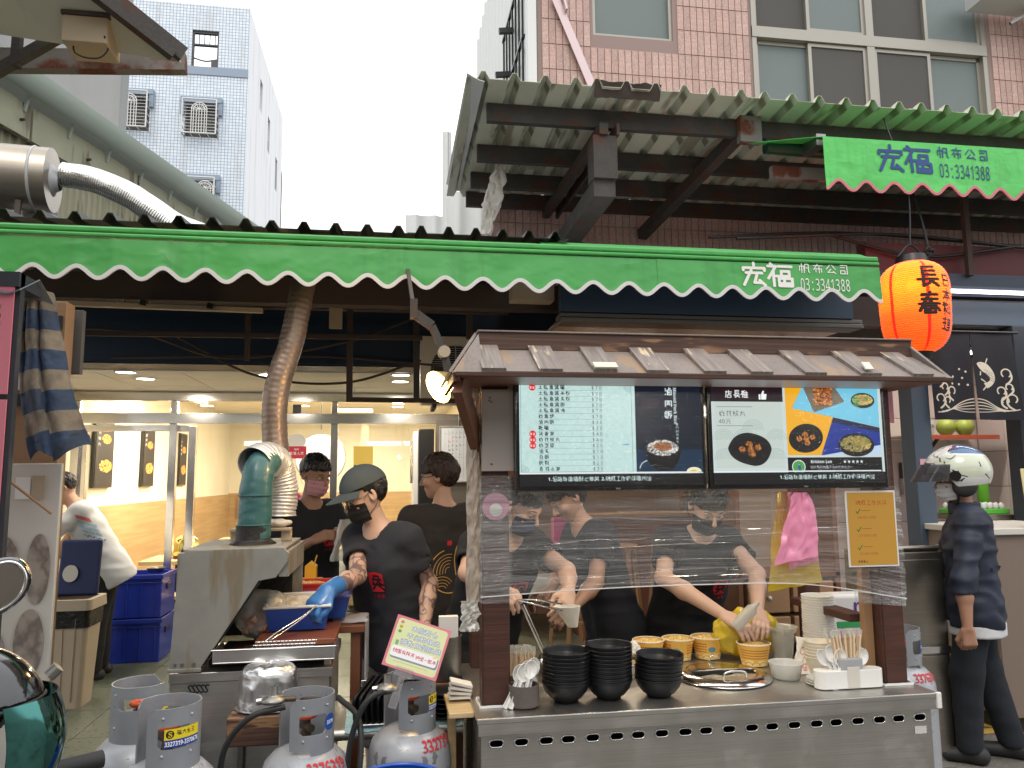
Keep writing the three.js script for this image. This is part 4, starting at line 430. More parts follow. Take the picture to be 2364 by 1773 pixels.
// ---------- upper corrugated canopy over the right hand stall ----------
{
  const c = thing('corrugated_canopy', 'pale corrugated metal canopy on steel purlins below the pink tiles', 'canopy');
  const f = [4.085, -4.6], bk = [4.0, -6.46], xs = [0.46, 1.24, 2.41, 3.58, 4.75, 5.92, 7.1], top = (z) => 4.297 + 0.046 * z;
  for (let i = 0; i < xs.length - 1; i++) part('roof_sheet', corr([xs[i] - (i ? 0.03 : 0), f[0] + (i % 2) * 0.004, f[1]], [xs[i + 1] - xs[i] + 0.03, 0, 0], [0, bk[0] - f[0], bk[1] - f[1]], [0, 1, 0], 0.195, 0.05, 0.003, 0.28), M.corr, c);
  part('edge_flashing', slab((u, v) => [0.455 + v * 0.11, 4.1 - Math.sin(v * 1.4) * 0.05, -4.58 - u * 1.86], 2, 4, 0.004), M.corrWhite, c);
  part('torn_lining', slab((u, v) => [1.3 + u * 0.45, 4.13 - v * 0.09 - fbm(u * 6, v * 2, 1) * 0.03, -4.605 - v * 0.05], 16, 5, 0.004), M.rustDark, c);
  [-4.905, -5.497, -5.97, -6.36].forEach((z, i) => part('purlin', bar([0.62, top(z) - 0.068, z], [7, top(z) - 0.068, z], 0.05, 0.125), M.rusty, c));
  part('rafter', [bar([1.4, 3.89, -4.78], [1.33, 3.86, -6.42], 0.06, 0.08)], M.rusty, c); part('rafter', bar([1.5, 3.89, -4.78], [1.43, 3.86, -6.42], 0.02, 0.08), M.rusty, c);
  part('hanger', [box(1.33, 1.495, 3.55, 3.85, -4.84, -4.8), box(1.33, 1.345, 3.55, 3.85, -4.96, -4.84), box(1.48, 1.495, 3.55, 3.85, -4.96, -4.84)], M.rusty, c); part('brace', bar([1.41, 3.49, -4.83], [1.43, 3.5, -6.4], 0.15, 0.12), M.rusty, c);
  part('strut', bar([2.44, 3.98, -4.87], [2.2, 3.7, -6.4], 0.08, 0.09), M.rusty, c); part('strut', bar([1.5, 3.45, -6.0], [2.7, 3.2, -6.4], 0.06, 0.07), M.rusty, c);
  part('end_plate', box(2.4, 2.56, 3.88, 4.07, -4.88, -4.82), M.rustHeavy, c);
}
// ---------- low dark roof behind the green awning ----------
{
  const c = thing('low_roof', 'dark corrugated roof running behind the long green awning', 'roof');
  [[-2.9, -1.75], [-1.78, -0.6], [-0.63, 0.1], [0.07, 0.86]].forEach(([a, b], i) => part('roof_sheet', corr([a, 2.72 + (i % 2) * 0.004, -3.6], [b - a, 0, 0], [0, 0.3, -2.46], [0, 1, 0.1], 0.142, 0.035, 0.003, 0.3), M.corrShaded, c));  // near-black sheets: the shade of a silhouette put into the colour
  part('beam', bar([-3.0, 2.63, -4.5], [2.5, 2.63, -4.5], 0.1, 0.15), M.rustDark, c); part('beam', bar([-2.9, 2.67, -3.64], [2.5, 2.67, -3.64], 0.06, 0.05), M.rustDark, c); part('beam', bar([-3, 2.8, -5.5], [0.85, 2.8, -5.5], 0.08, 0.1), M.rustDark, c);
  for (const x of [-2.4, -0.95, 0.75]) part('rafter', bar([x, 2.69, -3.7], [x, 2.97, -6.02], 0.05, 0.06), M.rustDark, c);
  part('added_bounce_sheet', corr([0.87, 2.65, -3.7], [1.62, 0, 0], [0, 0.3, -2.35], [0, 1, 0.1], 0.15, 0.035, 0.003, 0.3), M.corrWhite, c);  // hidden pale sheet added to bounce sky light up under the canopy
}
one('torn_foam', 'ragged strip of torn white roof foam hanging beside the steel bracket', 'insulation', slab((u, v) => { const w = 0.05 + 0.05 * Math.sin(v * 3.1); return [0.83 + (u - 0.5) * w * 1.3 + fbm(v * 9, u * 3, 4) * 0.05 - v * 0.14, 4.0 - v * 0.62, -5.6 + fbm(u * 5, v * 9, 8) * 0.06]; }, 8, 26, 0.012), M.offWhite);
// ---------- awnings ----------
function valance(name, label, x0, x1, yTop, yBot, z, period, phase, mat, trimMat, seams, textDraw, textBox, wave = 0.0035, amp = 0.026) {
  const a = thing(name, label, 'awning'), edge = (x) => yBot + amp * Math.cos((x - phase) / period * 2 * Math.PI), zz = (x, t) => z + Math.sin(x * 5.3 + 1) * wave * t + fbm(x * 2.2, t * 1.5, z) * wave * 2.2 * t + t * 0.012;
  const xs = [x0, ...seams, x1];
  for (let i = 0; i < xs.length - 1; i++) { const A = xs[i] - (i ? 0.012 : 0), B = xs[i + 1], n = Math.ceil((B - A) / 0.012); part('valance_panel', slab((u, v) => { const x = A + (B - A) * u, y = yTop + (edge(x) - yTop) * v; return [x, y, zz(x, v) + (i % 2) * 0.0015 + (i && u < 0.02 ? 0.002 : 0)]; }, n, 14, 0.0016), mat, a); if (i) part('seam', slab((u, v) => { const x = A + 0.006 + u * 0.018, y = yTop + (edge(x) - yTop) * v; return [x, y, zz(x, v) + 0.0035]; }, 1, 12, 0.001), mat, a); }
  const pts = []; for (let x = x0; x <= x1; x += 0.012) pts.push([x, edge(x), zz(x, 1) + 0.001]);
  const c = new THREE.CatmullRomCurve3(pts.map((p) => V(...p))); part('scalloped_trim', slab((u, v) => { const i = Math.round(u * (pts.length - 1)), p = pts[i], q = pts[Math.min(pts.length - 1, i + 1)], o = pts[Math.max(0, i - 1)], tx = q[0] - o[0], ty = q[1] - o[1], l = Math.hypot(tx, ty), s = (v - 0.5) * 0.018; return [p[0] - ty / l * s, p[1] + tx / l * s, p[2] + 0.0045]; }, pts.length - 1, 1, 0.0085), trimMat, a);
  if (textDraw) { const [tx0, tx1, ty0, ty1] = textBox; part('lettering', sheet((u, v) => { const x = tx0 + (tx1 - tx0) * u, y = ty0 + (ty1 - ty0) * v; return [x, y, zz(x, (y - yTop) / (yBot - yTop)) + 0.0065]; }, 60, 10), textDraw, a); }
  return a;
}
const firm = (color) => decal(1024, 400, (c, w, h) => {
  words(c, '宏福', 10, 40, 230, { w: 0.115, color, gap: 10, wob: 0.012 }); words(c, '帆布公司', 540, 30, 100, { w: 0.09, color, gap: 16, wob: 0.01 });
  c.fillStyle = color; c.font = '500 150px monospace'; c.save(); c.translate(538, 292); c.scale(0.5, 1.05); c.fillText('03:3341388', 0, 0); c.restore();
  c.globalCompositeOperation = 'destination-out'; for (let i = 0; i < 240; i++) { c.fillStyle = 'rgba(0,0,0,' + rr(0.1, 0.7) + ')'; c.fillRect(rr(0, w), rr(0, h), rr(1, 9), rr(1, 3)); }
}, 0.6);
{
  const a = valance('long_awning', 'long green awning with white scalloped edge and white lettering', -2.4, 2.462, 2.607, 2.452, -3.5, 0.1765, -1.345, M.green, M.whiteTrim, [-1.21, 0.037, 1.285], firm('#dcdad4'), [1.69, 2.31, 2.412, 2.632]);
  part('front_rail', [rbox(-2.4, 2.462, 2.612, 2.632, -3.53, -3.488, 0.008), rbox(-2.4, 2.462, 2.634, 2.662, -3.54, -3.494, 0.01)], M.green, a);
  part('canopy_cloth', slab((u, v) => [-2.4 + u * 3.1, 2.655 + v * 0.05, -3.53 - v * 0.1], 4, 2, 0.003), M.green, a);
  part('canopy_cloth', slab((u, v) => [0.72 + u * 1.74, 2.66 + v * 0.06, -3.53 - v * 0.12], 4, 2, 0.003), M.green, a);
}
{
  const a = valance('upper_awning', 'bright green upper awning with pink scalloped edge and blue lettering', 2.82, 5.0, 3.793, 3.458, -4.5, 0.201, 2.91, M.greenBright, M.pinkTrim, [], firm('#1f3f78'), [3.18, 4.08, 3.456, 3.8], 0.007, 0.034);
  part('canopy_cloth', slab((u, v) => [2.46 + u * 2.55, 3.8 + v * 0.06, -4.51 - v * 0.3 - (1 - v) * Math.max(0, 0.14 - u) * 1], 20, 2, 0.003), M.greenBright, a);
  part('roller_tube', rod([2.56, 3.83, -4.78], [3.1, 3.81, -4.76], 0.05, 0.05, 18), M.greenDark, a); part('bracket', [box(2.8, 2.87, 3.75, 3.83, -4.74, -4.54)], M.steelDull, a);
  part('lintel_board', [box(2.62, 4.9, 3.62, 3.71, -4.86, -4.81)], M.rustHeavy, a);
}
// ---------- navy front beam, arcade ceiling, shop front ----------
const shop = thing('shop_front', 'restaurant front with navy beam, white panel ceiling and steel framed glass', 'shop front');
part('fascia_beam', box(-3.0, 2.55, 2.425, 3.0, -6.35, -6.05), M.navy, shop);
part('fascia_rib', [box(-3.0, 2.55, 2.44, 2.47, -6.05, -6.03)], M.navy, shop);
part('ceiling_grid', box(-3.0, 1.0, 2.436, 2.47, -7.95, -6.36), M.offWhite, shop);
for (let i = 0; i < 6; i++) for (let j = 0; j < 3; j++) part('ceiling_panel', box(-2.98 + i * 0.66, -2.33 + i * 0.66, 2.418, 2.434, -6.37 - j * 0.5, -6.86 - j * 0.5), M.ceilTile, shop);
part('side_wall', [box(-3.15, -3.0, 0, 3.0, -16, -6.05)], M.plaster, shop); part('lintel', box(-3.0, 1.0, 2.33, 2.418, -7.9, -7.8), M.ceilTile, shop);
const glow = (c, k) => std([0.9, 0.9, 0.9], 0.5, 0, { emissive: new THREE.Color(...c), emissiveIntensity: k });
const lampGlow = glow([1, 0.93, 0.8], 6);
function area(name, p, w, h, I, color, look, parent) { const l = new THREE.RectAreaLight(color, I, w, h); l.name = name; l.position.set(...p); l.lookAt(...look); (parent ?? scene).add(l); if (parent) { l.position.set(...p); l.lookAt(look[0] + parent.position.x, look[1] + parent.position.y, look[2] + parent.position.z); } return l; }
for (const [x, z, lab] of [[-2.08, -6.45, 'left of the row beside the navy beam'], [-2.05, -6.85, 'over the blue crates'], [-1.0, -6.5, 'beside the brown duct'], [0.08, -6.42, 'beside the air conditioner frame'], [0.08, -6.85, 'close to the glass, by the air conditioner']]) {
  const d = thing('ceiling_downlight', 'round lit ceiling downlight ' + lab, 'ceiling light', [x, 2.418, z], 0, 'arcade downlights');
  part('trim_ring', mv(rt(new THREE.TorusGeometry(0.078, 0.008, 6, 28), Math.PI / 2), 0, -0.002, 0), M.white, d); part('lamp_disc', cyl(0.072, 0.072, -0.006, 0, 0, 0, 28), lampGlow, d);
  const l = new THREE.RectAreaLight(new THREE.Color(1, 0.9, 0.74), 125, 0.12, 0.12); l.name = 'downlight'; l.position.set(0, -0.012, 0); l.rotation.x = -Math.PI / 2; d.add(l);
}
{ // steel framing at the glass line
  const Z = -7.8, st = (x0, x1, y0, y1, zz = 0) => part('frame_bar', rbox(x0, x1, y0, y1, Z - 0.05 + zz, Z + 0.02 + zz, 0.004), M.steelShiny, shop);
  st(-3.0, 0.95, 2.32, 2.4); st(-3.0, 0.95, 2.1, 2.2, 0.03); for (const x of [-2.06, -2.93, -0.55, 0.9]) { st(x - 0.035, x + 0.035, 0, 2.1, -0.01); st(x - 0.03, x + 0.03, 2.2, 2.32, -0.01); } st(-1.93, -1.86, 0, 2.08, -0.06); st(-3.0, -1.93, 2.03, 2.09, -0.06); st(-2.9, -2.84, 0, 2.03, -0.06);
  for (const [a, b, c, d, e] of [[-2.9, -2.1, 2.2, 2.32, 0], [-2.02, -0.59, 2.2, 2.32, 0], [-0.51, 0.86, 2.2, 2.32, 0], [-1.85, -0.59, 0.05, 2.1, 0], [-0.51, 0.25, 0.05, 2.1, 0]]) part('glass_pane', box(a, b, c, d, Z - 0.03, Z - 0.024), M.glass, shop);
}
// ---------- dining room ----------
{
  const r = thing('dining_room', 'warm lit dining room with cream walls and wood panelling behind the glass', 'room');
  const z1 = -15.2; part('back_wall', [box(-3.0, 1.6, 0, 2.9, z1 - 0.15, z1)], M.plaster, r); part('left_wall', box(-3.0, -2.98, 1.3, 2.9, z1, -8.0), M.plaster, r);
  part('wainscot', [box(-2.98, 1.6, 0, 1.32, z1, z1 + 0.03), box(-3.0, -2.96, 0, 1.3, z1 + 0.031, -8.05)], M.wain, r); part('right_wall', box(1.0, 1.15, 0, 2.9, z1, -8.0), M.plaster, r);
  part('room_ceiling', [box(-3.0, 1.2, 2.75, 2.9, z1, -7.95), box(-3.0, 1.2, 2.47, 2.9, -8.05, -7.951)], M.ceilTile, r); part('vent_grille', [...Array(14)].map((_, i) => box(-2.85, -2.45, 0.85 + i * 0.03, 0.862 + i * 0.03, z1 + 0.031, z1 + 0.045)), M.woodBrown, r);
  part('divider', [box(-0.4, -0.3, 0, 2.3, -11.0, -10.9)], M.plaster, r); part('inner_roof', box(-3.15, 1.3, 2.95, 3.1, z1 - 0.2, -6.36), M.concrete, shop);
  for (const [x, z] of [[-2.2, -9.2], [-1.2, -11.4], [0.1, -9.0], [-0.6, -13.4]]) { const L = thing('ceiling_panel_light', z < -13 ? 'farthest square panel light added to brighten the back wall' : z < -11 ? 'far square lit panel light in the dining room ceiling' : x > 0 ? 'square lit panel light near the whiteboard' : 'square lit panel light near the framed posters', 'ceiling light', [x, 2.745, z]); part('frame', box(-0.31, 0.31, -0.012, 0, -0.31, 0.31), M.white, L); part('light_panel', box(-0.29, 0.29, -0.016, -0.012, -0.29, 0.29), glow([1, 0.86, 0.62], 4), L); const l = new THREE.RectAreaLight(new THREE.Color(1, 0.88, 0.68), 56, 0.56, 0.56); l.name = 'panel'; l.position.set(0, -0.02, 0); l.rotation.x = -Math.PI / 2; L.add(l); }  // the farthest panel is an extra, added to brighten the back wall
}
[[-8.6, 0.5], [-10.1, 0.42], [-11.7, 0.36]].forEach(([z, w], i) => {
  const dish = canvasTex(128, 360, (c) => { c.fillStyle = '#221d1c'; c.fillRect(0, 0, 128, 360); const g = (y, r, a, b) => { c.fillStyle = '#120c0a'; c.beginPath(); c.ellipse(74, y, r + 7, r * 0.8 + 7, 0.2, 0, 7); c.fill(); for (let k = 0; k < 260; k++) { const t = rnd() * 7, q = Math.sqrt(rnd()) * r; c.fillStyle = rnd() < 0.5 ? a : b; c.beginPath(); c.arc(74 + Math.cos(t) * q, y + Math.sin(t) * q * 0.75, rr(1.5, 5), 0, 7); c.fill(); } }; g(110, 32, '#b8641f', '#e2a448'); g(255, 44, '#c27a22', '#efc066'); words(c, ['炸花枝丸', '滷肉飯', '土魠魚焿'][i], 12, 40, 20, { v: 1, color: '#e8e2d6', gap: 10 }); });
  const p = thing('wall_poster', ['tall dark food poster nearest the glass on cream wall', 'tall dark food poster between two others on cream wall', 'tall dark food poster farthest along the cream wall'][i], 'poster', [-2.97, 1.86, z]); part('frame', box(0.0, 0.03, -0.37, 0.37, -w / 2 - 0.02, w / 2 + 0.02), M.black, p); part('print', rt(mv(new THREE.PlaneGeometry(w, 0.7), 0, 0, 0), 0, Math.PI / 2, 0).translate(0.034, 0, 0), print(dish, 0.5), p);
});
// tables and benches
{
  let first; const spots = [[-1.65, -8.75, 0.75, 'standing behind the blue crates'], [-1.6, -10.1, 0.75, 'second from the glass'], [-1.5, -11.4, 0.75, 'in the middle of the dining room'], [-1.4, -12.8, 0.75, 'near the back wall'], [0.1, -9.7, 0.75, 'behind the person in the pink mask'], [0.2, -11.6, 0.75, 'near the right wall of the dining room']];
  spots.forEach(([x, z, y, lab], i) => { if (!i) { first = thing('dining_table', 'long pale wood dining table ' + lab, 'table', [x, 0, z], 0, 'dining tables'); part('table_top', rbox(-0.85, 0.85, y - 0.04, y, -0.35, 0.35, 0.008), M.woodPale, first); for (const q of [-0.5, 0.5]) part('pedestal', [rbox(q - 0.06, q + 0.06, 0.03, y - 0.04, -0.1, 0.1, 0.01), rbox(q - 0.1, q + 0.1, 0.014, 0.04, -0.28, 0.28, 0.008)], M.black, first); } else dup(first, [x, 0, z], 0, 'long pale wood dining table ' + lab); });
  let b0; spots.forEach(([x, z, y, lab], i) => { for (const q of [-1, 1]) { const l = 'bench on the ' + (q > 0 ? 'street' : 'far') + ' side of table ' + lab; if (!b0) { b0 = thing('bench', l, 'bench', [x, 0, z + q * 0.55], 0, 'dining benches'); part('seat', rbox(-0.75, 0.75, 0.41, 0.45, -0.14, 0.14, 0.006), M.woodPale, b0); for (const k of [-0.6, 0.6]) part('leg', rbox(k - 0.03, k + 0.03, 0.014, 0.41, -0.12, 0.12, 0.004), M.woodBrown, b0); part('shelf_box', [rbox(-0.55, 0.55, 0.15, 0.36, -0.1, 0.1, 0.004)], M.woodPale, b0); } else dup(b0, [x, 0, z + q * 0.55], 0, l); } });
}
{ const h = thing('table_helmet', 'shiny gold open helmet resting on the dining table', 'helmet', [-2.12, 0.75, -8.72]); part('shell', rt(lathe([[0.13, 0.02], [0.14, 0.08], [0.135, 0.14], [0.11, 0.2], [0.06, 0.24], [0.001, 0.252]], 32), 0.1), M.goldChrome, h); part('rim', mv(rt(new THREE.TorusGeometry(0.132, 0.012, 8, 32), Math.PI / 2), 0, 0.022, 0), std([0.2, 0.02, 0.04], 0.25, 0.5), h);
  const c = thing('cutlery_box', 'dark cutlery box on the dining table behind the crates', 'box', [-1.2, 0.75, -8.75]); part('box', rbox(-0.07, 0.07, 0, 0.2, -0.06, 0.06, 0.006), M.blackRubber, c); part('lid', rbox(-0.075, 0.075, 0.2, 0.215, -0.065, 0.065, 0.006), M.black, c); one('serving_tray', 'thin dark tray lying beside the gold helmet', 'tray', [rbox(-1.85, -1.5, 0.752, 0.766, -8.8, -8.6, 0.005), rbox(-1.86, -1.49, 0.766, 0.776, -8.81, -8.79, 0.004)], M.black); one('menu_card', 'small dark photo card standing on the steel ledge', 'card', box(-0.95, -0.87, 2.2, 2.29, -7.78, -7.765), M.black); }
// fridge and whiteboard by the right jamb
{
  const f = thing('tall_fridge', 'tall white and black fridge standing beside the whiteboard', 'fridge', [0.3, 0.014, -7.45]); part('cabinet', rbox(-0.04, 0.1, 0, 2.0, -0.28, 0.28, 0.01), M.black, f); part('door', rbox(-0.09, -0.042, 0.02, 1.98, -0.27, 0.27, 0.012), M.white, f); part('handle', [rbox(-0.12, -0.09, 1.5, 1.9, 0.18, 0.22, 0.008)], M.steelShiny, f);
  one('partition_wall', 'grey brown partition behind the whiteboard', 'wall', box(0.42, 1.0, 0.0, 2.1, -7.3, -7.2), std([0.14, 0.12, 0.1], 0.7));
  const t = canvasTex(512, 480, (c) => { c.fillStyle = '#cfd2d8'; c.fillRect(0, 0, 512, 480); c.strokeStyle = '#77839b'; c.lineWidth = 1.5; for (let i = 0; i < 15; i++) { c.beginPath(); c.moveTo(30 + i * 34, 20); c.lineTo(30 + i * 34, 460); c.stroke(); } c.beginPath(); c.moveTo(20, 52); c.lineTo(500, 52); c.moveTo(20, 270); c.lineTo(500, 270); c.stroke(); c.fillStyle = '#333c55'; c.font = '18px sans-serif'; for (let i = 1; i < 14; i++) c.fillText(String(i), 32 + i * 34, 44); for (let j = 0; j < 5; j++) for (let i = 0; i < 13; i++) if (rnd() < 0.75) { c.strokeStyle = rnd() < 0.15 ? '#b02a2a' : '#222a3c'; c.lineWidth = 2.2; c.beginPath(); c.moveTo(60 + i * 34 + rr(0, 8), 70 + j * 40 + rr(0, 10)); for (let k = 0; k < 4; k++) c.lineTo(60 + i * 34 + rr(0, 22), 70 + j * 40 + rr(0, 24)); c.stroke(); } });
  const w = thing('whiteboard', 'whiteboard with a handwritten monthly rota hanging on the partition', 'whiteboard', [0.73, 1.78, -7.19]); part('board', box(-0.27, 0.27, -0.25, 0.25, -0.008, 0), M.white, w); part('rota', mv(new THREE.PlaneGeometry(0.52, 0.48), 0, 0, 0.003), print(t, 0.3), w); part('frame', [box(-0.28, 0.28, 0.25, 0.262, -0.01, 0.01), box(-0.28, 0.28, -0.262, -0.25, -0.01, 0.02), box(-0.282, -0.27, -0.25, 0.25, -0.01, 0.01), box(0.27, 0.282, -0.25, 0.25, -0.01, 0.01)], M.alu, w); part('hook', rod([-0.1, 0.26, 0], [-0.1, 0.36, 0], 0.004), M.steelDull, w);
}
// delivery stickers on the glass: plain shapes in their colours
{
  const p = thing('window_plaque', 'red plaque with white lettering stuck on the glass', 'sticker', [-0.9, 1.83, -7.76]); part('plaque', rt(ext([[-0.09, -0.07], [0.09, -0.07], [0.09, 0.05], [-0.09, 0.05]], 0.006), 0, 0, 0), std([0.55, 0.03, 0.06], 0.5), p); part('white_top', mv(ext([...Array(24)].map((_, i) => [Math.cos(i / 24 * 6.283) * 0.085, 0.1 + Math.sin(i / 24 * 6.283) * 0.07]), 0.005), 0, 0, -0.001), M.white, p); part('lettering', mv(new THREE.PlaneGeometry(0.17, 0.1), 0, -0.01, 0.009), decal(170, 100, (c) => { c.fillStyle = '#fff'; c.font = 'bold 22px sans-serif'; c.fillText('2021', 58, 28); words(c, '百萬人家', 14, 42, 32, { color: '#fff', w: 0.1 }); }), p);
  const s = thing('round_sticker', 'round magenta sticker on the glass behind the person in the pink mask', 'sticker', [-0.95, 1.32, -7.76]); part('disc', rt(cyl(0.13, 0.13, 0, 0.004, 0, 0, 32), Math.PI / 2), std([0.55, 0.03, 0.2], 0.5), s); part('lettering', mv(new THREE.PlaneGeometry(0.2, 0.1), 0, 0.03, 0.007), decal(200, 100, (c) => { words(c, '好食', 40, 20, 55, { color: '#fff', w: 0.1 }); }), s);
  const o = thing('light_box', 'round white lit sign hanging behind the glass', 'sign', [-0.72, 1.78, -8.3]); part('sign_face', rt(cyl(0.25, 0.25, 0, 0.03, 0, 0, 40), Math.PI / 2), glow([0.9, 0.95, 1], 0.45), o); part('rim', rt(new THREE.TorusGeometry(0.25, 0.012, 8, 40), 0).translate(0, 0, 0.015), M.alu, o); part('hanger', rod([0, 0.3, 0], [0, 0.97, 0], 0.006), M.steelDull, o);
  one('yellow_notice', 'yellow square paper with red writing on the glass', 'notice', box(-0.36, -0.17, 1.62, 1.88, -7.775, -7.772), std([0.7, 0.5, 0.1], 0.7)); }
// ---------- exhaust fan, ducts and clutter above ----------
function duct(pts, r, ridges, depth, n = 28, taper) { // corrugated flexible duct along a curve
  const c = new THREE.CatmullRomCurve3(pts.map((p) => V(...p)), false, 'centripetal'), L = ridges * 4, fr = c.computeFrenetFrames(L, false);
  return sheet((u, v) => { const i = Math.round(v * L), p = c.getPointAt(i / L), a = u * Math.PI * 2, k = (r + (taper ? taper * v : 0)) + depth * Math.cos(i / 4 * 2 * Math.PI) + fbm(u * 3, v * 9, r * 70) * r * 0.12; return p.addScaledVector(fr.normals[i], Math.cos(a) * k).addScaledVector(fr.binormals[i], Math.sin(a) * k).toArray(); }, n, L);
}
{
  const f = thing('exhaust_fan', 'round stainless exhaust fan on the low roof beside the shed', 'exhaust fan', [-2.13, 2.9, -4.62]); f.rotation.y = 0.12; f.scale.setScalar(0.92);
  part('drum', [rt(cyl(0.2, 0.2, -0.2, 0.1, 0, 0, 48), 0, 0, Math.PI / 2).translate(0, 0.42, 0)], M.fanSteel, f); part('face_plate', rt(lathe([[0.001, 0.1], [0.2, 0.1], [0.206, 0.108], [0.2, 0.118], [0.15, 0.122], [0.14, 0.15], [0.11, 0.155], [0.1, 0.2], [0.075, 0.21], [0.06, 0.24]], 48), 0, 0, -Math.PI / 2).translate(0, 0.42, 0), M.fanGrey, f);
  for (let i = 0; i < 12; i++) part('bolt', mv(rt(cyl(0.007, 0.007, 0, 0.012, 0, 0, 8), 0, 0, -Math.PI / 2), 0.119, 0.42 + Math.cos(i / 12 * 6.283) * 0.175, Math.sin(i / 12 * 6.283) * 0.175), M.rustDark, f);
  part('outlet', [bar([0.02, 0.45, -0.25], [0.02, 0.45, -0.05], 0.2, 0.3)], M.fanGrey, f); part('outlet_duct', duct([[0.06, 0.34, -0.26], [0.07, 0.15, -0.24], [0.0, 0.0, -0.2], [-0.05, -0.1, -0.2]], 0.1, 14, 0.006), M.fanGrey, f); part('stand', [bar([-0.1, 0.24, 0.1], [-0.1, -0.09, 0.12], 0.03, 0.03), bar([-0.1, 0.24, -0.12], [-0.1, -0.06, -0.14], 0.03, 0.03), bar([0.05, 0.24, 0.1], [0.05, -0.09, 0.12], 0.03, 0.03)], M.rustDark, f);
  one('foil_duct', 'silver foil flexible duct running from the fan down along the roof', 'duct', duct([[-1.9, 3.33, -4.65], [-1.75, 3.31, -4.65], [-1.5, 3.2, -4.62], [-1.25, 3.03, -4.6], [-1.0, 2.95, -4.62], [-0.7, 2.88, -4.6]], 0.07, 90, 0.0013, 30, 0.01), M.foilDuct);
  one('roof_cable', 'black cable looping over the low roof by the fan', 'cable', tube([[-2.6, 3.2, -4.5], [-2.2, 2.9, -4.3], [-1.9, 2.86, -4.2], [-1.5, 2.87, -4.3]], 0.009, 30, 6), M.black);
}
{
  const c = thing('corner_canopy', 'rusty steel framed canopy corner with grey sheet roof overhead', 'canopy');
  part('roof_sheet', slab((u, v) => [-2.2 + u * 1.52 - v * 0.75, 3.03 + v * 0.42 - u * 0.14, -2.35 + v * 1.25 * 0.4 - 0.12 + u * 0], 16, 4, 0.006), M.corr, c);
  part('roof_sheet', slab((u, v) => [-5 + u * 3.6, 3.36 - v * 0.1, -2.45 + v * 4], 2, 2, 0.02), M.corr, c);  // out-of-view sheet added to shade the left corner from the sky
  part('roof_edge', [bar([-0.665, 2.9, -2.44], [-1.42, 3.32, -1.95], 0.02, 0.05), bar([-0.69, 2.885, -2.42], [-1.45, 3.3, -1.93], 0.03, 0.03)], M.rusty, c);
  part('beam', [bar([-2.2, 2.86, -2.6], [-0.7, 2.96, -2.6], 0.04, 0.07)], M.rustHeavy, c); part('beam', bar([-2.0, 3.09, -2.35], [-0.9, 3.07, -2.4], 0.03, 0.05), M.rusty, c);
  part('strut', [bar([-1.3, 2.78, -2.5], [-0.95, 3.05, -2.5], 0.03, 0.03)], M.rusty, c); part('strut', [bar([-1.45, 2.95, -2.55], [-1.0, 3.12, -2.5], 0.03, 0.03)], M.rusty, c); part('strut', bar([-1.18, 2.85, -2.5], [-1.18, 2.98, -2.5], 0.025, 0.025), M.rusty, c); part('post', bar([-0.9, 2.98, -2.42], [-0.9, 3.3, -2.42], 0.045, 0.045), M.rustHeavy, c);
  const b = thing('junction_box', 'beige metal junction box hanging under the canopy corner', 'electrical box', [-0.935, 2.88, -2.42]); part('housing', rbox(-0.065, 0.065, 0, 0.085, -0.07, 0.05, 0.004), M.beigeBox, b); part('lid', rbox(-0.07, 0.07, 0.085, 0.1, -0.075, 0.055, 0.004), M.rusty, b); part('cable', tube([[-0.04, 0, 0.02], [-0.035, -0.02, 0.02], [0.0, -0.035, 0.02], [0.04, -0.03, 0.02], [0.06, 0.0, 0.02], [0.06, 0.02, 0.055]], 0.0025, 24, 6), M.black, b); part('conduit', [rod([0.0, 0.1, 0], [0.0, 0.16, 0], 0.008)], M.black, b);
}
one('brown_flue', 'tall brown flexible flue bending down from the awning', 'duct', duct([[-0.4, 2.75, -3.95], [-0.43, 2.5, -3.8], [-0.47, 2.22, -3.75], [-0.53, 1.98, -3.72], [-0.53, 1.75, -3.7], [-0.5, 1.55, -3.66]], 0.058, 46, 0.0007, 28), M.copperDuct);
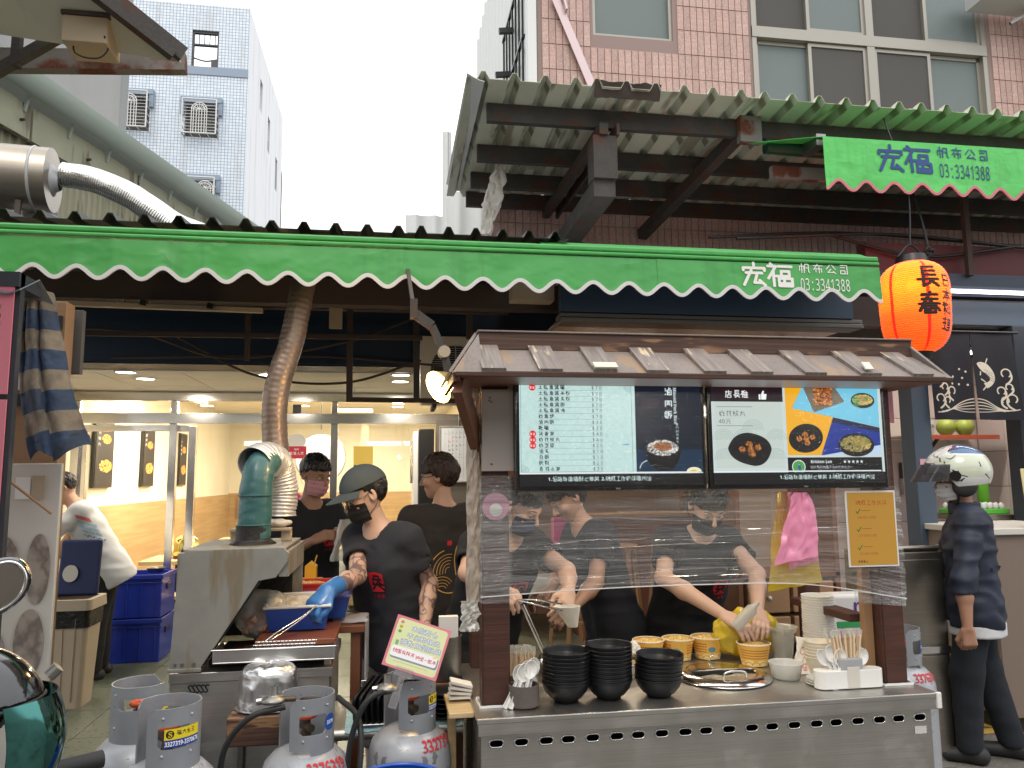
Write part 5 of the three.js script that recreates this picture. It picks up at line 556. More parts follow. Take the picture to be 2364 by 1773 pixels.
{
  const p = thing('unlit_batten', 'long dusty unlit batten lamp under the awning', 'lamp'); part('housing', bar([-1.86, 2.515, -4.42], [-0.72, 2.5, -4.42], 0.04, 0.024), M.beige, p); part('clip', [bar([-1.35, 2.51, -4.41], [-1.345, 2.54, -4.41], 0.044, 0.03)], M.black, p); part('clip', [bar([-1.0, 2.5, -4.41], [-0.995, 2.53, -4.41], 0.044, 0.03)], M.black, p);
  one('sprinkler', 'small dusty sprinkler fitting under the awning beam', 'fitting', [rod([-1.47, 2.57, -4.46], [-1.47, 2.535, -4.46], 0.006), box(-1.5, -1.44, 2.525, 2.536, -4.48, -4.44)], M.offWhite);
  const fr = thing('pipe_rack', 'rusty pipe frame standing under the low roof beside the air conditioner', 'frame');
  part('rail', bar([-2.9, 2.45, -5.0], [0.2, 2.47, -5.0], 0.025, 0.03), M.rustDark, fr); part('rail', bar([-0.28, 2.075, -5.15], [0.62, 2.07, -5.15], 0.03, 0.03), M.rustDark, fr); part('post', bar([-0.27, 2.06, -5.14], [-0.275, 2.7, -5.14], 0.04, 0.04), M.rustDark, fr); part('post', bar([0.17, 2.06, -5.13], [0.16, 2.72, -5.13], 0.035, 0.04), M.rusty, fr); part('post', bar([-0.35, 2.5, -4.9], [-0.35, 2.75, -4.9], 0.08, 0.03), M.beige, fr); part('post', bar([-0.9, 2.3, -5.0], [-0.9, 2.75, -5.0], 0.03, 0.03), M.rustDark, fr); part('post', bar([0.5, 2.45, -4.9], [0.5, 2.8, -4.9], 0.04, 0.04), M.rustDark, fr);
  [[[-2.3, 2.55, -5.3], [-1.6, 2.5, -5.2], [-1.1, 2.35, -5.2], [-0.3, 2.45, -5.1], [0.15, 2.62, -5.1]], [[-1.4, 2.5, -5.3], [-0.9, 2.25, -5.3], [-0.3, 2.2, -5.25], [0.2, 2.35, -5.2]], [[-2.4, 2.62, -4.7], [-1.2, 2.56, -4.7], [-0.3, 2.6, -4.7], [0.6, 2.58, -4.7]], [[-1.9, 2.4, -5.6], [-0.5, 2.43, -5.6], [0.3, 2.38, -5.6]]].forEach((p, i) => one('sagging_cable', ['dark cable sagging from beam to pipe post', 'dark cable drooping lowest below the pipe rail', 'dark cable strung close under the awning beam', 'dark cable stretched before the navy beam'][i], 'cable', tube(p, 0.009, 40, 6), M.rustDark, 'cables under the awning'));
}
{
  const a = thing('air_conditioner', 'off white outdoor air conditioner unit behind the pipe frame', 'air conditioner', [0.42, 2.12, -5.75]);
  part('casing', [rbox(-0.2, 0.42, 0, 0.5, -0.28, -0.02, 0.02)], M.offWhite, a); part('front', mv(ext([[-0.2, 0], [0.42, 0], [0.42, 0.5], [-0.2, 0.5]], 0.012, 0.004, [[...Array(32)].map((_, i) => [0.06 + Math.cos(i / 32 * 6.283) * 0.19, 0.25 + Math.sin(i / 32 * 6.283) * 0.19])]), 0, 0, -0.015), M.cream, a); part('fan_well', mv(rt(cyl(0.19, 0.19, 0, 0.004, 0, 0, 32), Math.PI / 2), 0.06, 0.25, -0.017), M.black, a);
  part('guard', [...[...Array(22)].map((_, i) => { const y = -0.18 + i * 0.0171, w = Math.sqrt(Math.max(0, 0.185 ** 2 - y * y)); return rod([0.06 - w, 0.25 + y, 0.003], [0.06 + w, 0.25 + y, 0.003], 0.0018, 0.0018, 4); }), rod([0.06, 0.06, 0.005], [0.06, 0.44, 0.005], 0.003), rod([-0.03, 0.08, 0.005], [-0.03, 0.42, 0.005], 0.003)], M.offWhite, a); for (let i = 0; i < 3; i++) part('blade', rt(slab((u, v) => { const t = i * 2.094 + u * 1.2, r = 0.03 + v * 0.13; return [Math.cos(t) * r, Math.sin(t) * r, u * 0.02]; }, 6, 3, 0.002), 0).translate(0.06, 0.25, -0.012), M.rustDark, a); part('bracket', [bar([-0.1, -0.03, -0.3], [-0.1, -0.03, 0.05], 0.03, 0.03), bar([0.3, -0.03, -0.3], [0.3, -0.03, 0.05], 0.03, 0.03)], M.rusty, a);
}
{ // clip lamp with a warm bulb
  const l = thing('clamp_lamp', 'lit yellow bulb lamp on a jointed arm at the stall roof corner', 'lamp', [0.085, 1.94, -3.15]);
  part('arm', [bar([0.01, 0.29, -0.0], [0.08, 0.24, 0.0], 0.025, 0.04), bar([0.08, 0.24, 0], [0.13, 0.13, 0.0], 0.02, 0.032), bar([0.13, 0.13, 0.0], [0.15, 0.03, 0.02], 0.018, 0.028)], M.rusty, l); part('pivot', rt(cyl(0.025, 0.025, -0.03, 0.03, 0, 0, 14), Math.PI / 2).translate(0.13, 0.13, 0.0), M.beige, l); part('clip', [box(-0.01, 0.02, 0.27, 0.35, -0.02, 0.02), bar([0.0, 0.34, 0], [-0.02, 0.66, -0.48], 0.015, 0.015)], M.rustDark, l);
  const q = new THREE.Group(); const rot = (g) => g.applyQuaternion(new THREE.Quaternion().setFromUnitVectors(V(0, 1, 0), V(0.68, 0.42, -0.45).normalize())).scale(0.8, 0.8, 0.8).translate(0.115, -0.015, 0.06);
  part('lamp_shade', rot(lathe([[0.02, 0.09], [0.03, 0.085], [0.06, 0.04], [0.085, -0.02], [0.087, -0.022], [0.062, 0.036], [0.028, 0.08]], 28)), std([0.6, 0.42, 0.16], 0.35, 0.5), l); part('bulb', rot(mv(new THREE.SphereGeometry(0.034, 18, 14), 0, 0.02, 0)), glow([1, 0.7, 0.28], 10), l);
  const pl = new THREE.PointLight(new THREE.Color(1, 0.66, 0.28), 0.7); pl.name = 'bulb_light'; pl.position.set(0.07, -0.03, 0.05); pl.shadow.radius = 1.7; pl.castShadow = true; l.add(pl);
}
// ---------- left hand clutter ----------
{
  const c = thing('pink_cabinet', 'pink perforated sheet metal rack side at the left edge', 'rack', [-1.3, 0, -2.85]);
  const pf = (y0, y1) => mv(ext([[-0.1, y0], [0.055, y0], [0.055, y1], [-0.1, y1]], 0.004, 0.001, [...Array(9)].map((_, i) => { const y = y1 - 0.06 - i * (y1 - y0 - 0.1) / 9; return [[0.012, y - 0.018], [0.02, y - 0.018], [0.02, y], [0.012, y]]; })), 0, 0, 0.11); part('panel', pf(1.84, 2.2), M.pinkCab, c); part('panel', pf(1.2, 1.82), M.pinkCab, c); part('frame', [bar([0.06, 0, 0.09], [0.06, 2.25, 0.09], 0.02, 0.03), box(-0.1, 0.07, 2.2, 2.25, -0.05, 0.12)], std([0.03, 0.035, 0.045], 0.5), c);
  const b = thing('plywood_cabinet', 'brown plywood cabinet behind the pink rack', 'cabinet', [-1.4, 0, -3.25]); part('body', [rbox(-0.3, 0.15, 0, 2.25, 0.0, 0.08, 0.004)], M.woodBrown, b); part('white_panel', box(-0.06, 0.075, 1.9, 2.13, 0.08, 0.09), M.offWhite, b); part('strap', box(-0.1, 0.14, 1.84, 1.885, 0.081, 0.095), M.blackRubber, b); part('strap', box(-0.1, 0.14, 2.14, 2.19, 0.081, 0.095), M.blackRubber, b); part('side_board', [rbox(-0.05, 0.17, 1.98, 2.24, -0.06, -0.03, 0.003)], std([0.1, 0.09, 0.08], 0.7), b);
  const m = thing('marble_board', 'worn white board with grey marble ovals leaning on the cabinet', 'board', [-1.3, 0, -3.08]); part('board', rt(rbox(-0.13, 0.1, 0.012, 1.62, -0.01, 0.01, 0.003), -0.01), M.offWhite, m); [[-0.08, 1.25, 0.06, 0.11], [0.045, 1.24, 0.04, 0.125], [0.03, 0.98, 0.05, 0.12], [-0.09, 0.9, 0.05, 0.13]].forEach(([x, y, a, d]) => part('marble_oval', mv(ext([...Array(30)].map((_, i) => [x + Math.cos(i / 30 * 6.283) * a, y + Math.sin(i / 30 * 6.283) * d]), 0.003), 0, 0, 0.0 - 0.01 * y + 0.014), M.marble, m));
  part('paper', box(-0.05, 0.0, 1.49, 1.57, 0.0, 0.002), M.paper, m); part('paper', box(0.005, 0.05, 1.49, 1.575, 0.0, 0.003), M.beige, m); one('prop_stick', 'thin wooden stick slanting across the marble board', 'stick', rod([-1.4, 1.6, -3.02], [-1.2, 1.44, -3.02], 0.005), M.woodBrown);
  one('striped_tarp', 'faded blue and tan striped tarp hanging from the cabinet top', 'tarp', slab((u, v) => { const w = 0.045 + 0.075 * Math.pow(v, 0.7), cx = -1.275 + 0.1 * v * v + 0.02 * v, y = 2.24 - 0.58 * v - (u > 0.5 ? 0.02 : 0) * v + (v > 0.93 ? Math.sin(u * 9) * 0.02 : 0), a = u * 2 - 1; return [cx + a * w * 0.85 + Math.sin(u * 14 + v * 3) * 0.006, y + a * 0.03 * v, -2.98 + 0.06 * (1 - a * a) * (0.5 + v) + Math.sin(u * 17 + v * 2) * 0.012 + fbm(u * 3, v * 4, 3) * 0.03]; }, 40, 60, 0.003), M.cheque);
  one('tarp_top', 'folded grey end of the tarp thrown over the pink rack', 'tarp', slab((u, v) => [-1.42 + u * 0.2, 2.26 + 0.02 * Math.sin(u * 6) - Math.abs(v - 0.5) * 0.14, -3.0 + v * 0.28], 14, 12, 0.004), std([0.14, 0.16, 0.18], 0.8));
}
{
  const t = thing('trash_bin', 'beige rubbish bin with open navy lid and black liner', 'bin', [-2.21, 0.014, -6.0]); t.scale.x = 0.86;
  const prism = (w0, d0, w1, d1, y0, y1, r) => { const s = (w, d, y) => { const p = []; for (const [sx, sz, a0] of [[1, 1, 0], [-1, 1, 1.5708], [-1, -1, 3.1416], [1, -1, 4.7124]]) for (let k = 0; k <= 4; k++) { const a = a0 + k / 4 * 1.5708; p.push([sx * (w - r) + Math.cos(a) * r, y, sz * (d - r) + Math.sin(a) * r]); } return p; }, A = s(w0, d0, y0), B = s(w1, d1, y1); return sheet((u, v) => { const i = Math.round(u * 20) % 20, q = i; return A[q].map((c, k) => c + (B[q][k] - c) * v); }, 20, 1); };
  part('body', [prism(0.15, 0.12, 0.19, 0.15, 0, 0.66, 0.04), box(-0.13, 0.13, 0.002, 0.01, -0.1, 0.1)], M.trashBeige, t); part('rib', [-0.08, 0, 0.08].map((x) => bar([x, 0.05, 0.127], [x * 1.25, 0.6, 0.15], 0.01, 0.008)), M.trashBeige, t); part('bin_liner', [prism(0.192, 0.152, 0.198, 0.158, 0.54, 0.68, 0.04)], M.blackBag, t); part('rim', [prism(0.215, 0.175, 0.21, 0.17, 0.66, 0.73, 0.045), prism(0.17, 0.13, 0.21, 0.17, 0.731, 0.73, 0.045)], M.trashBeige, t);
  part('lid', [rt(rbox(-0.185, 0.14, 0, 0.4, -0.02, 0.02, 0.02), -0.12).translate(0, 0.72, -0.14)], M.blueDark, t); part('lid_disc', rt(rt(cyl(0.06, 0.06, 0, 0.006, 0, 0, 24), Math.PI / 2), -0.12).translate(-0.08, 0.88, -0.125), M.offWhite, t);
  let c0; [[0, 'lower'], [0.372, 'upper']].forEach(([y, w], i) => { const lab = w + ' blue plastic crate of the stack by the glass'; if (!i) { c0 = thing('plastic_crate', lab, 'crate', [-2.29, 0.014 + y, -7.45], 0.02, 'stacked blue crates'); part('walls', [rbox(-0.34, 0.34, 0, 0.36, 0.21, 0.228, 0.006), rbox(-0.34, 0.34, 0, 0.36, -0.228, -0.21, 0.006), rbox(0.322, 0.34, 0, 0.36, -0.21, 0.21, 0.006), rbox(-0.34, -0.322, 0, 0.36, -0.21, 0.21, 0.006), box(-0.322, 0.322, 0.004, 0.016, -0.21, 0.21)], M.blue, c0); part('rim', [rbox(-0.355, 0.355, 0.325, 0.365, 0.228, 0.245, 0.006), rbox(0.34, 0.355, 0.325, 0.365, -0.228, 0.228, 0.006), rbox(-0.35, 0.35, 0.29, 0.3, 0.228, 0.236, 0.003)], M.blue, c0); for (let k = 0; k < 6; k++) part('rib', rbox(-0.3 + k * 0.12 - 0.006, -0.3 + k * 0.12 + 0.006, 0.02, 0.29, 0.228, 0.236, 0.002), M.blue, c0); part('handle', rbox(0.341, 0.352, 0.22, 0.27, -0.08, 0.08, 0.004), M.blueDark, c0); } else dup(c0, [-2.29, 0.014 + y, -7.45], 0.01, lab); });
  one('crate_tools', 'dark metal dish inside the upper blue crate', 'dish', lathe([[0.001, 0.75], [0.06, 0.752], [0.075, 0.79], [0.08, 0.792]], 24).translate(-2.05, 0, -7.4), M.steelDull);
}
// ---------- room behind the cart ----------
{
  const r = thing('noodle_shop_room', 'brown back room of the neighbouring shop behind the stall', 'room');
  part('back_wall', box(1.15, 4.7, 0, 2.95, -9.0, -8.85), std([0.36, 0.24, 0.19], 0.7, 0, { map: T.plaster, tri: 0.6 }), r); part('tile_dado', [...Array(14)].map((_, i) => [0, 1, 2, 3].map((j) => box(1.16 + i * 0.25, 1.405 + i * 0.25, j * 0.25 + 0.02, j * 0.25 + 0.265, -8.85, -8.842))).flat(), std([0.42, 0.26, 0.22], 0.4), r); part('side_wall', [box(3.1, 3.25, 0, 2.95, -8.85, -6.0)], std([0.33, 0.26, 0.22], 0.7), r);
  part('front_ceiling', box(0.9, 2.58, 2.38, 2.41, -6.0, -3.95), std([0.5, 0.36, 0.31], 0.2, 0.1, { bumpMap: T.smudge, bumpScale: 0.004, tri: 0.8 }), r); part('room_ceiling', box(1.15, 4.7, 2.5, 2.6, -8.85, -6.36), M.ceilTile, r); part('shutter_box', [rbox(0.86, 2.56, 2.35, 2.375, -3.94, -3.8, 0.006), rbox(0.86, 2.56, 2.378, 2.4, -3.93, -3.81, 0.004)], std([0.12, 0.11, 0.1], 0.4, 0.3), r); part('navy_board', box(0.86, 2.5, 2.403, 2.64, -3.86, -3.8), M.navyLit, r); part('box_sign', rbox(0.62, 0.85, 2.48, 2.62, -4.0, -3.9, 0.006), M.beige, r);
  for (const [x, z, I] of [[1.6, -5.3, 40], [2.2, -7.4, 50]]) { const L = thing('tube_lamp', z > -6 ? 'lit tube lamp under the ceiling behind the stall' : 'lit tube lamp at the back of the brown room', 'lamp', [x, z > -6 ? 2.375 : 2.495, z]); part('housing', box(-0.3, 0.3, -0.03, 0, -0.03, 0.03), M.white, L); part('light_tube', rt(cyl(0.014, 0.014, -0.29, 0.29, 0, 0, 12), 0, 0, Math.PI / 2).translate(0, -0.045, 0), glow([1, 0.86, 0.66], 5), L); const l = new THREE.RectAreaLight(new THREE.Color(1, 0.82, 0.6), I, 0.56, 0.06); l.name = 'tube'; l.position.set(0, -0.065, 0); l.rotation.x = -Math.PI / 2; L.add(l); }
  const k = thing('wood_counter', 'long wooden counter along the wall of the brown room', 'counter', [2.5, 0, -7.5]); part('top', rbox(-0.7, 0.6, 1.16, 1.2, -0.3, 0.2, 0.006), M.woodBrown, k); part('body', rbox(-0.66, 0.56, 0.014, 1.16, -0.28, 0.16, 0.004), M.woodRed, k); part('upper_shelf', [rbox(-0.7, 0.6, 1.6, 1.63, -0.3, -0.1, 0.004), rbox(-0.7, -0.67, 1.2, 1.9, -0.3, -0.26, 0.004), rbox(0.5, 0.53, 1.2, 1.9, -0.3, -0.26, 0.004)], M.woodBrown, k);
  let s0; [[1.5, -6.3], [1.95, -6.5], [2.3, -6.2]].forEach(([x, z], i) => { const lab = 'wooden bar stool ' + ['at the left end of the counter', 'in the middle before the counter', 'beside the drawer shelf'][i]; if (!i) { s0 = thing('bar_stool', lab, 'stool', [x, 0, z], 0.3, 'stools in the brown room'); part('seat', [cyl(0.16, 0.15, 0.94, 0.98, 0, 0, 24)], M.woodBrown, s0); for (const [a, b] of [[1, 1], [1, -1], [-1, 1], [-1, -1]]) part('leg', bar([a * 0.1, 0.94, b * 0.1], [a * 0.16, 0.01, b * 0.16], 0.03, 0.03), M.woodBrown, s0); part('stretcher', [bar([-0.13, 0.4, 0.13], [0.13, 0.4, 0.13], 0.02, 0.02), bar([-0.13, 0.4, -0.13], [0.13, 0.4, -0.13], 0.02, 0.02)], M.woodBrown, s0); } else dup(s0, [x, 0, z], i, lab); });
  const d = thing('drawer_shelf', 'dark shelf with small wooden drawers behind the packing worker', 'shelf', [2.15, 0, -4.15]); part('carcass', [rbox(-0.3, 0.3, 0.014, 0.62, -0.16, 0.16, 0.004), rbox(-0.3, -0.27, 0.62, 1.5, -0.16, 0.16, 0.004), rbox(0.27, 0.3, 0.62, 1.5, -0.16, 0.16, 0.004), rbox(-0.3, 0.3, 1.0, 1.03, -0.16, 0.16, 0.004), rbox(-0.3, 0.3, 1.5, 1.53, -0.16, 0.16, 0.004)], M.woodRed, d); for (const [x, y] of [[-0.13, 0.64], [-0.13, 0.82], [0.13, 0.64], [0.13, 0.82]]) { const w = part('drawer', rbox(x - 0.12, x + 0.12, y, y + 0.16, -0.1, 0.17, 0.006), M.woodBrown, d); part('knob', mv(new THREE.SphereGeometry(0.012, 10, 8), x, y + 0.08, 0.178), M.offWhite, w); }
  one('magenta_box', 'magenta paper box hanging behind the two leaning workers', 'box', rbox(1.02, 1.2, 1.12, 1.3, -4.9, -4.8, 0.004), M.magenta); one('foil_bowl', 'clear plastic wrapped tub on the low rack behind the stall', 'tub', lathe([[0.001, 0], [0.09, 0], [0.12, 0.1], [0.125, 0.11]], 24).translate(0.95, 0.85, -4.7), M.milky); { const k2 = thing('steel_rack', 'steel work rack standing behind the stall workers', 'rack', [0.85, 0.014, -4.75]); part('top', rbox(-0.5, 0.6, 0.8, 0.835, -0.2, 0.25, 0.01), M.steel, k2); for (const [x, z] of [[-0.45, 0.2], [0.55, 0.2], [-0.45, -0.15], [0.55, -0.15]]) part('leg', rod([x, 0, z], [x, 0.8, z], 0.016), M.steelDull, k2); }
}
// ---------- right hand neighbour ----------
{
  const s = thing('japanese_shop', 'neighbouring shop bay with slate frame, pink wall tiles and maroon sign band', 'shop front');
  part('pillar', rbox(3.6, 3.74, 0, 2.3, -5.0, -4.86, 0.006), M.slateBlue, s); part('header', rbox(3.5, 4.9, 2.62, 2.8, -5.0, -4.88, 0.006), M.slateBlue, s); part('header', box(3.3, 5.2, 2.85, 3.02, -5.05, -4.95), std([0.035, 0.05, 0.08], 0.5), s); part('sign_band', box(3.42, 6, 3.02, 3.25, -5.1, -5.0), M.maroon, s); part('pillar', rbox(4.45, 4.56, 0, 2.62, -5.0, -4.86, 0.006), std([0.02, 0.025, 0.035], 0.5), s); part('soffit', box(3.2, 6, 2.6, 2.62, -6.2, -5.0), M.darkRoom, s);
  const wm = [std([0.62, 0.52, 0.48], 0.25), std([0.58, 0.48, 0.45], 0.25), std([0.65, 0.55, 0.5], 0.25)]; part('back_wall', [box(3.4, 6.2, 0, 3.2, -6.35, -6.2)], M.grout, s);
  for (let i = 0; i < 8; i++) for (let j = 0; j < 7; j++) part('wall_tile', rbox(3.42 + i * 0.3, 3.716 + i * 0.3, 0.55 + j * 0.3, 0.846 + j * 0.3, -6.2, -6.188, 0.002, 1), wm[(i * 3 + j * 2) % 3], s);
  part('side_wall', box(5.2, 5.3, 0, 2.62, -6.18, -4.0), M.grout, s); for (let j = 0; j < 7; j++) for (let i = 0; i < 4; i++) part('wall_tile', rbox(5.188, 5.2, 0.55 + j * 0.3, 0.846 + j * 0.3, -6.15 + i * 0.3, -5.854 + i * 0.3, 0.002, 1), wm[(i + j) % 3], s);
  const L = thing('tube_lamp', 'bright white tube lamp on the header beside the lantern', 'lamp', [4.35, 2.86, -4.78]); part('housing', rbox(-0.65, 0.75, -0.008, 0.012, -0.1, 0.03, 0.004), M.slateBlue, L); part('light_tube', rt(cyl(0.013, 0.013, -0.62, 0.72, 0, 0, 12), 0, 0, Math.PI / 2).translate(0.05, -0.024, 0.02), glow([1, 0.98, 0.95], 4), L); const l = new THREE.RectAreaLight(new THREE.Color(1, 0.96, 0.9), 9, 1.3, 0.05); l.name = 'tube'; l.position.set(0.05, -0.045, 0.06); l.rotation.x = -Math.PI / 2 - 0.5; L.add(l);
  { const L2 = thing('tube_lamp', 'added tube lamp hidden behind the black curtain to brighten the tiled bay', 'lamp', [4.5, 2.59, -5.6]); part('housing', box(-0.3, 0.3, -0.03, 0, -0.03, 0.03), M.white, L2); part('light_tube', rt(cyl(0.014, 0.014, -0.29, 0.29, 0, 0, 12), 0, 0, Math.PI / 2).translate(0, -0.045, 0), glow([1, 0.95, 0.88], 4), L2); const q = new THREE.RectAreaLight(new THREE.Color(1, 0.92, 0.82), 45, 0.56, 0.06); q.name = 'tube'; q.position.set(0, -0.065, 0); q.rotation.x = -Math.PI / 2; L2.add(q); }  // hidden lamp added to brighten the tiled bay
  const nt = canvasTex(700, 700, (c) => {
    c.fillStyle = '#1c1d25'; c.fillRect(0, 0, 700, 700); c.strokeStyle = c.fillStyle = '#cdc6b4'; c.lineCap = 'round';
    for (let k = 0; k < 5; k++) { c.lineWidth = 8 - k * 0.6; c.beginPath(); c.moveTo(30 + k * 30, 640 - k * 6); c.bezierCurveTo(160, 650 - k * 14, 230, 540 + k * 26, 350, 536 + k * 26); c.bezierCurveTo(470, 540 + k * 26, 530, 660 - k * 10, 670 - k * 25, 620 + k * 4); c.stroke(); }
    const curl = (x, y, r, d) => { c.lineWidth = 11; c.beginPath(); c.arc(x, y, r, 2.4, 7.2); c.stroke(); c.lineWidth = 14; c.beginPath(); c.moveTo(x + d * r, y + 4); c.quadraticCurveTo(x + d * r * 1.5, y + r * 1.6, x - d * r * 0.2, y + r * 2.6); c.stroke(); }; for (const [x, y, r, d] of [[70, 380, 24, 1], [105, 440, 26, 1], [170, 470, 30, -1], [60, 530, 30, 1], [120, 545, 24, -1], [610, 330, 34, 1], [560, 470, 30, 1], [620, 440, 24, 1], [630, 535, 34, -1], [580, 545, 24, -1]]) curl(x, y, r, d);
    for (const [x, y] of [[250, 300], [300, 320], [190, 360], [270, 370], [240, 420], [310, 425], [180, 415]]) { c.beginPath(); c.arc(x, y, 9, 0, 7); c.fill(); }
    c.beginPath(); c.moveTo(375, 255); c.quadraticCurveTo(405, 225, 470, 262); c.quadraticCurveTo(530, 320, 520, 380); c.quadraticCurveTo(505, 430, 440, 452); c.lineTo(415, 410); c.quadraticCurveTo(480, 400, 478, 370); c.quadraticCurveTo(470, 345, 420, 320); c.quadraticCurveTo(385, 290, 375, 255); c.fill(); c.lineWidth = 10; for (const [a, b, d, e] of [[450, 255, 470, 215], [400, 320, 395, 345], [430, 440, 405, 465], [430, 400, 400, 380]]) { c.beginPath(); c.moveTo(a, b); c.lineTo(d, e); c.stroke(); } c.strokeStyle = '#4a473f'; c.lineWidth = 2.2; for (let i = 0; i < 5; i++) for (let j = 0; j < 4; j++) { c.beginPath(); c.arc(440 + i * 15 + j * 5, 300 + j * 22 + i * 7, 8, 0, 3.1); c.stroke(); } c.beginPath(); c.arc(400, 258, 4, 0, 7); c.stroke(); });
  const n = thing('noren_curtain', 'black split door curtain printed with a leaping carp and waves', 'curtain', [3.735, 1.93, -4.83]); for (const q of [0, 1]) part('curtain_panel', (() => { const g = slab((u, v) => { const x = q * 0.335 + u * 0.33 + (q ? 0.004 : 0), y = v * 0.63; return [x + (1 - v) * (q ? 0.03 : -0.02) * (u), y, Math.sin(u * 7 + q) * 0.012 * (1.1 - v) + (1 - v) * 0.02]; }, 24, 16, 0.002); const uv = g.attributes.uv; for (let i = 0; i < uv.count; i++) uv.setX(i, (uv.getX(i) + q) / 2); return g; })(), print(nt, 0.9), n); part('rod', rod([-0.06, 0.63, 0], [0.72, 0.63, 0], 0.01), M.black, n);
  const sh = thing('wall_shelf', 'steel wall shelf with red front lip below the black curtain', 'shelf', [4.68, 1.86, -5.95]); part('board', rbox(-0.42, 0.42, 0, 0.02, -0.22, 0.14, 0.004), M.steelWarm, sh); part('lip', rbox(-0.42, 0.42, -0.015, 0.022, 0.14, 0.148, 0.003), std([0.5, 0.1, 0.05], 0.4), sh); part('bracket', [bar([-0.12, 0, 0.1], [-0.12, -0.24, -0.2], 0.02, 0.02), bar([-0.12, 0, -0.21], [-0.12, -0.26, -0.21], 0.02, 0.02)], M.black, sh);
  const p0 = thing('pomelo', 'green pomelo on the wall shelf under the curtain', 'fruit', [4.66, 1.88, -5.88], 0, 'pomelos on the shelf'); part('peel', mv(rt(lathe([[0.001, -0.07], [0.04, -0.066], [0.07, -0.03], [0.078, 0.005], [0.066, 0.042], [0.03, 0.075], [0.001, 0.082]], 24)), 0, 0.07, 0), M.pomelo, p0); part('stalk', cyl(0.004, 0.005, 0.148, 0.16), M.woodBrown, p0); dup(p0, [4.82, 1.88, -5.86], 1);
  const cup = thing('paper_cup', 'white paper cup with black lettering on the wall shelf', 'cup', [4.48, 1.88, -5.86]); part('cup', lathe([[0.001, 0], [0.035, 0], [0.046, 0.13], [0.048, 0.132], [0.044, 0.128]], 24), M.paper, cup); part('lettering', mv(rt(new THREE.CylinderGeometry(0.0432, 0.0432, 0.07, 16, 1, true, -0.7, 1.4)), 0, 0.07, 0), decal(100, 80, (c) => words(c, '日本', 5, 10, 42, { color: '#111', w: 0.1 })), cup); one('jar', 'small pale jar at the end of the wall shelf', 'jar', lathe([[0.001, 1.88], [0.04, 1.88], [0.042, 1.96], [0.03, 1.97], [0.03, 1.99], [0.001, 1.99]], 20).translate(4.34, 0, -5.88), M.beige); one('green_bottle', 'green liquid bottle with sprayer on the low ledge', 'bottle', [lathe([[0.001, 1.3], [0.045, 1.3], [0.045, 1.5], [0.02, 1.54], [0.018, 1.57], [0.001, 1.57]], 20).translate(4.98, 0, -5.9), rod([4.96, 1.58, -5.9], [4.9, 1.6, -5.86], 0.012)], std([0.15, 0.5, 0.04], 0.25));
  for (const [x, w, l] of [[4.42, 0, 'knife'], [4.58, 1, 'turner'], [4.72, 2, 'scissors']]) { const t = thing('kitchen_' + l, ['black handled knife', 'dark slotted turner', 'red handled scissors'][w] + ' hanging on the pink tiles below the shelf', 'utensil', [x, 1.5, -6.17]); part('blade', rbox(-0.014, 0.014, -0.12, 0.02, -0.004, 0.004, 0.002), M.steelDull, t); part('handle', w === 2 ? [rt(new THREE.TorusGeometry(0.022, 0.006, 8, 16)).translate(-0.02, 0.05, 0), rt(new THREE.TorusGeometry(0.022, 0.006, 8, 16)).translate(0.024, 0.05, 0)] : rbox(-0.013, 0.013, 0.02, 0.16, -0.008, 0.008, 0.005), w === 2 ? M.red : M.black, t); }
  const e = thing('side_counter', 'white topped side counter with brown front beside the helmeted customer', 'counter', [4.05, 0, -4.6]); part('top', rbox(-0.42, 0.9, 1.18, 1.22, -0.4, 0.35, 0.006), M.offWhite, e); part('front', rbox(-0.4, 0.88, 0.1, 1.18, -0.38, 0.32, 0.004), std([0.2, 0.15, 0.12], 0.5), e); part('plinth', box(-0.36, 0.86, 0.0, 0.1, -0.34, 0.28), M.black, e); part('back_ledge', [rbox(0.05, 0.9, 1.22, 1.26, -0.9, -0.42, 0.005)], M.steelWarm, e);
  const tr = thing('egg_tray', 'green plastic tray full of white eggs on the side counter', 'egg tray', [4.3, 1.262, -5.2]); part('tray', [rbox(-0.2, 0.2, 0, 0.035, -0.12, 0.12, 0.006)], std([0.12, 0.5, 0.06], 0.4), tr); const eg = lathe([[0.001, -0.022], [0.014, -0.018], [0.022, 0], [0.018, 0.018], [0.008, 0.029], [0.001, 0.031]], 14); for (let i = 0; i < 8; i++) for (let j = 0; j < 4; j++) { const m = part('egg', eg, M.white, tr); m.position.set(-0.17 + i * 0.0485, 0.05, -0.08 + j * 0.05); }
  one('price_board', 'white framed yellow board leaning at the counter end', 'board', rt(rbox(-0.1, 0.1, 0, 0.36, -0.005, 0.005, 0.004), -0.1, -0.2).translate(3.97, 1.225, -4.22), std([0.66, 0.58, 0.3], 0.6)); one('wall_calendar', 'narrow dark printed strip hanging on the pink side tiles', 'poster', box(5.17, 5.186, 1.9, 2.3, -5.5, -5.3), std([0.3, 0.1, 0.04], 0.5)); one('sticker_strip', 'pink price slips stuck along the slate pillar', 'notice', [box(3.76, 3.84, 1.95, 2.25, -5.4, -5.397), box(3.63, 3.69, 1.52, 1.66, -4.858, -4.856)], std([0.66, 0.34, 0.4], 0.7));
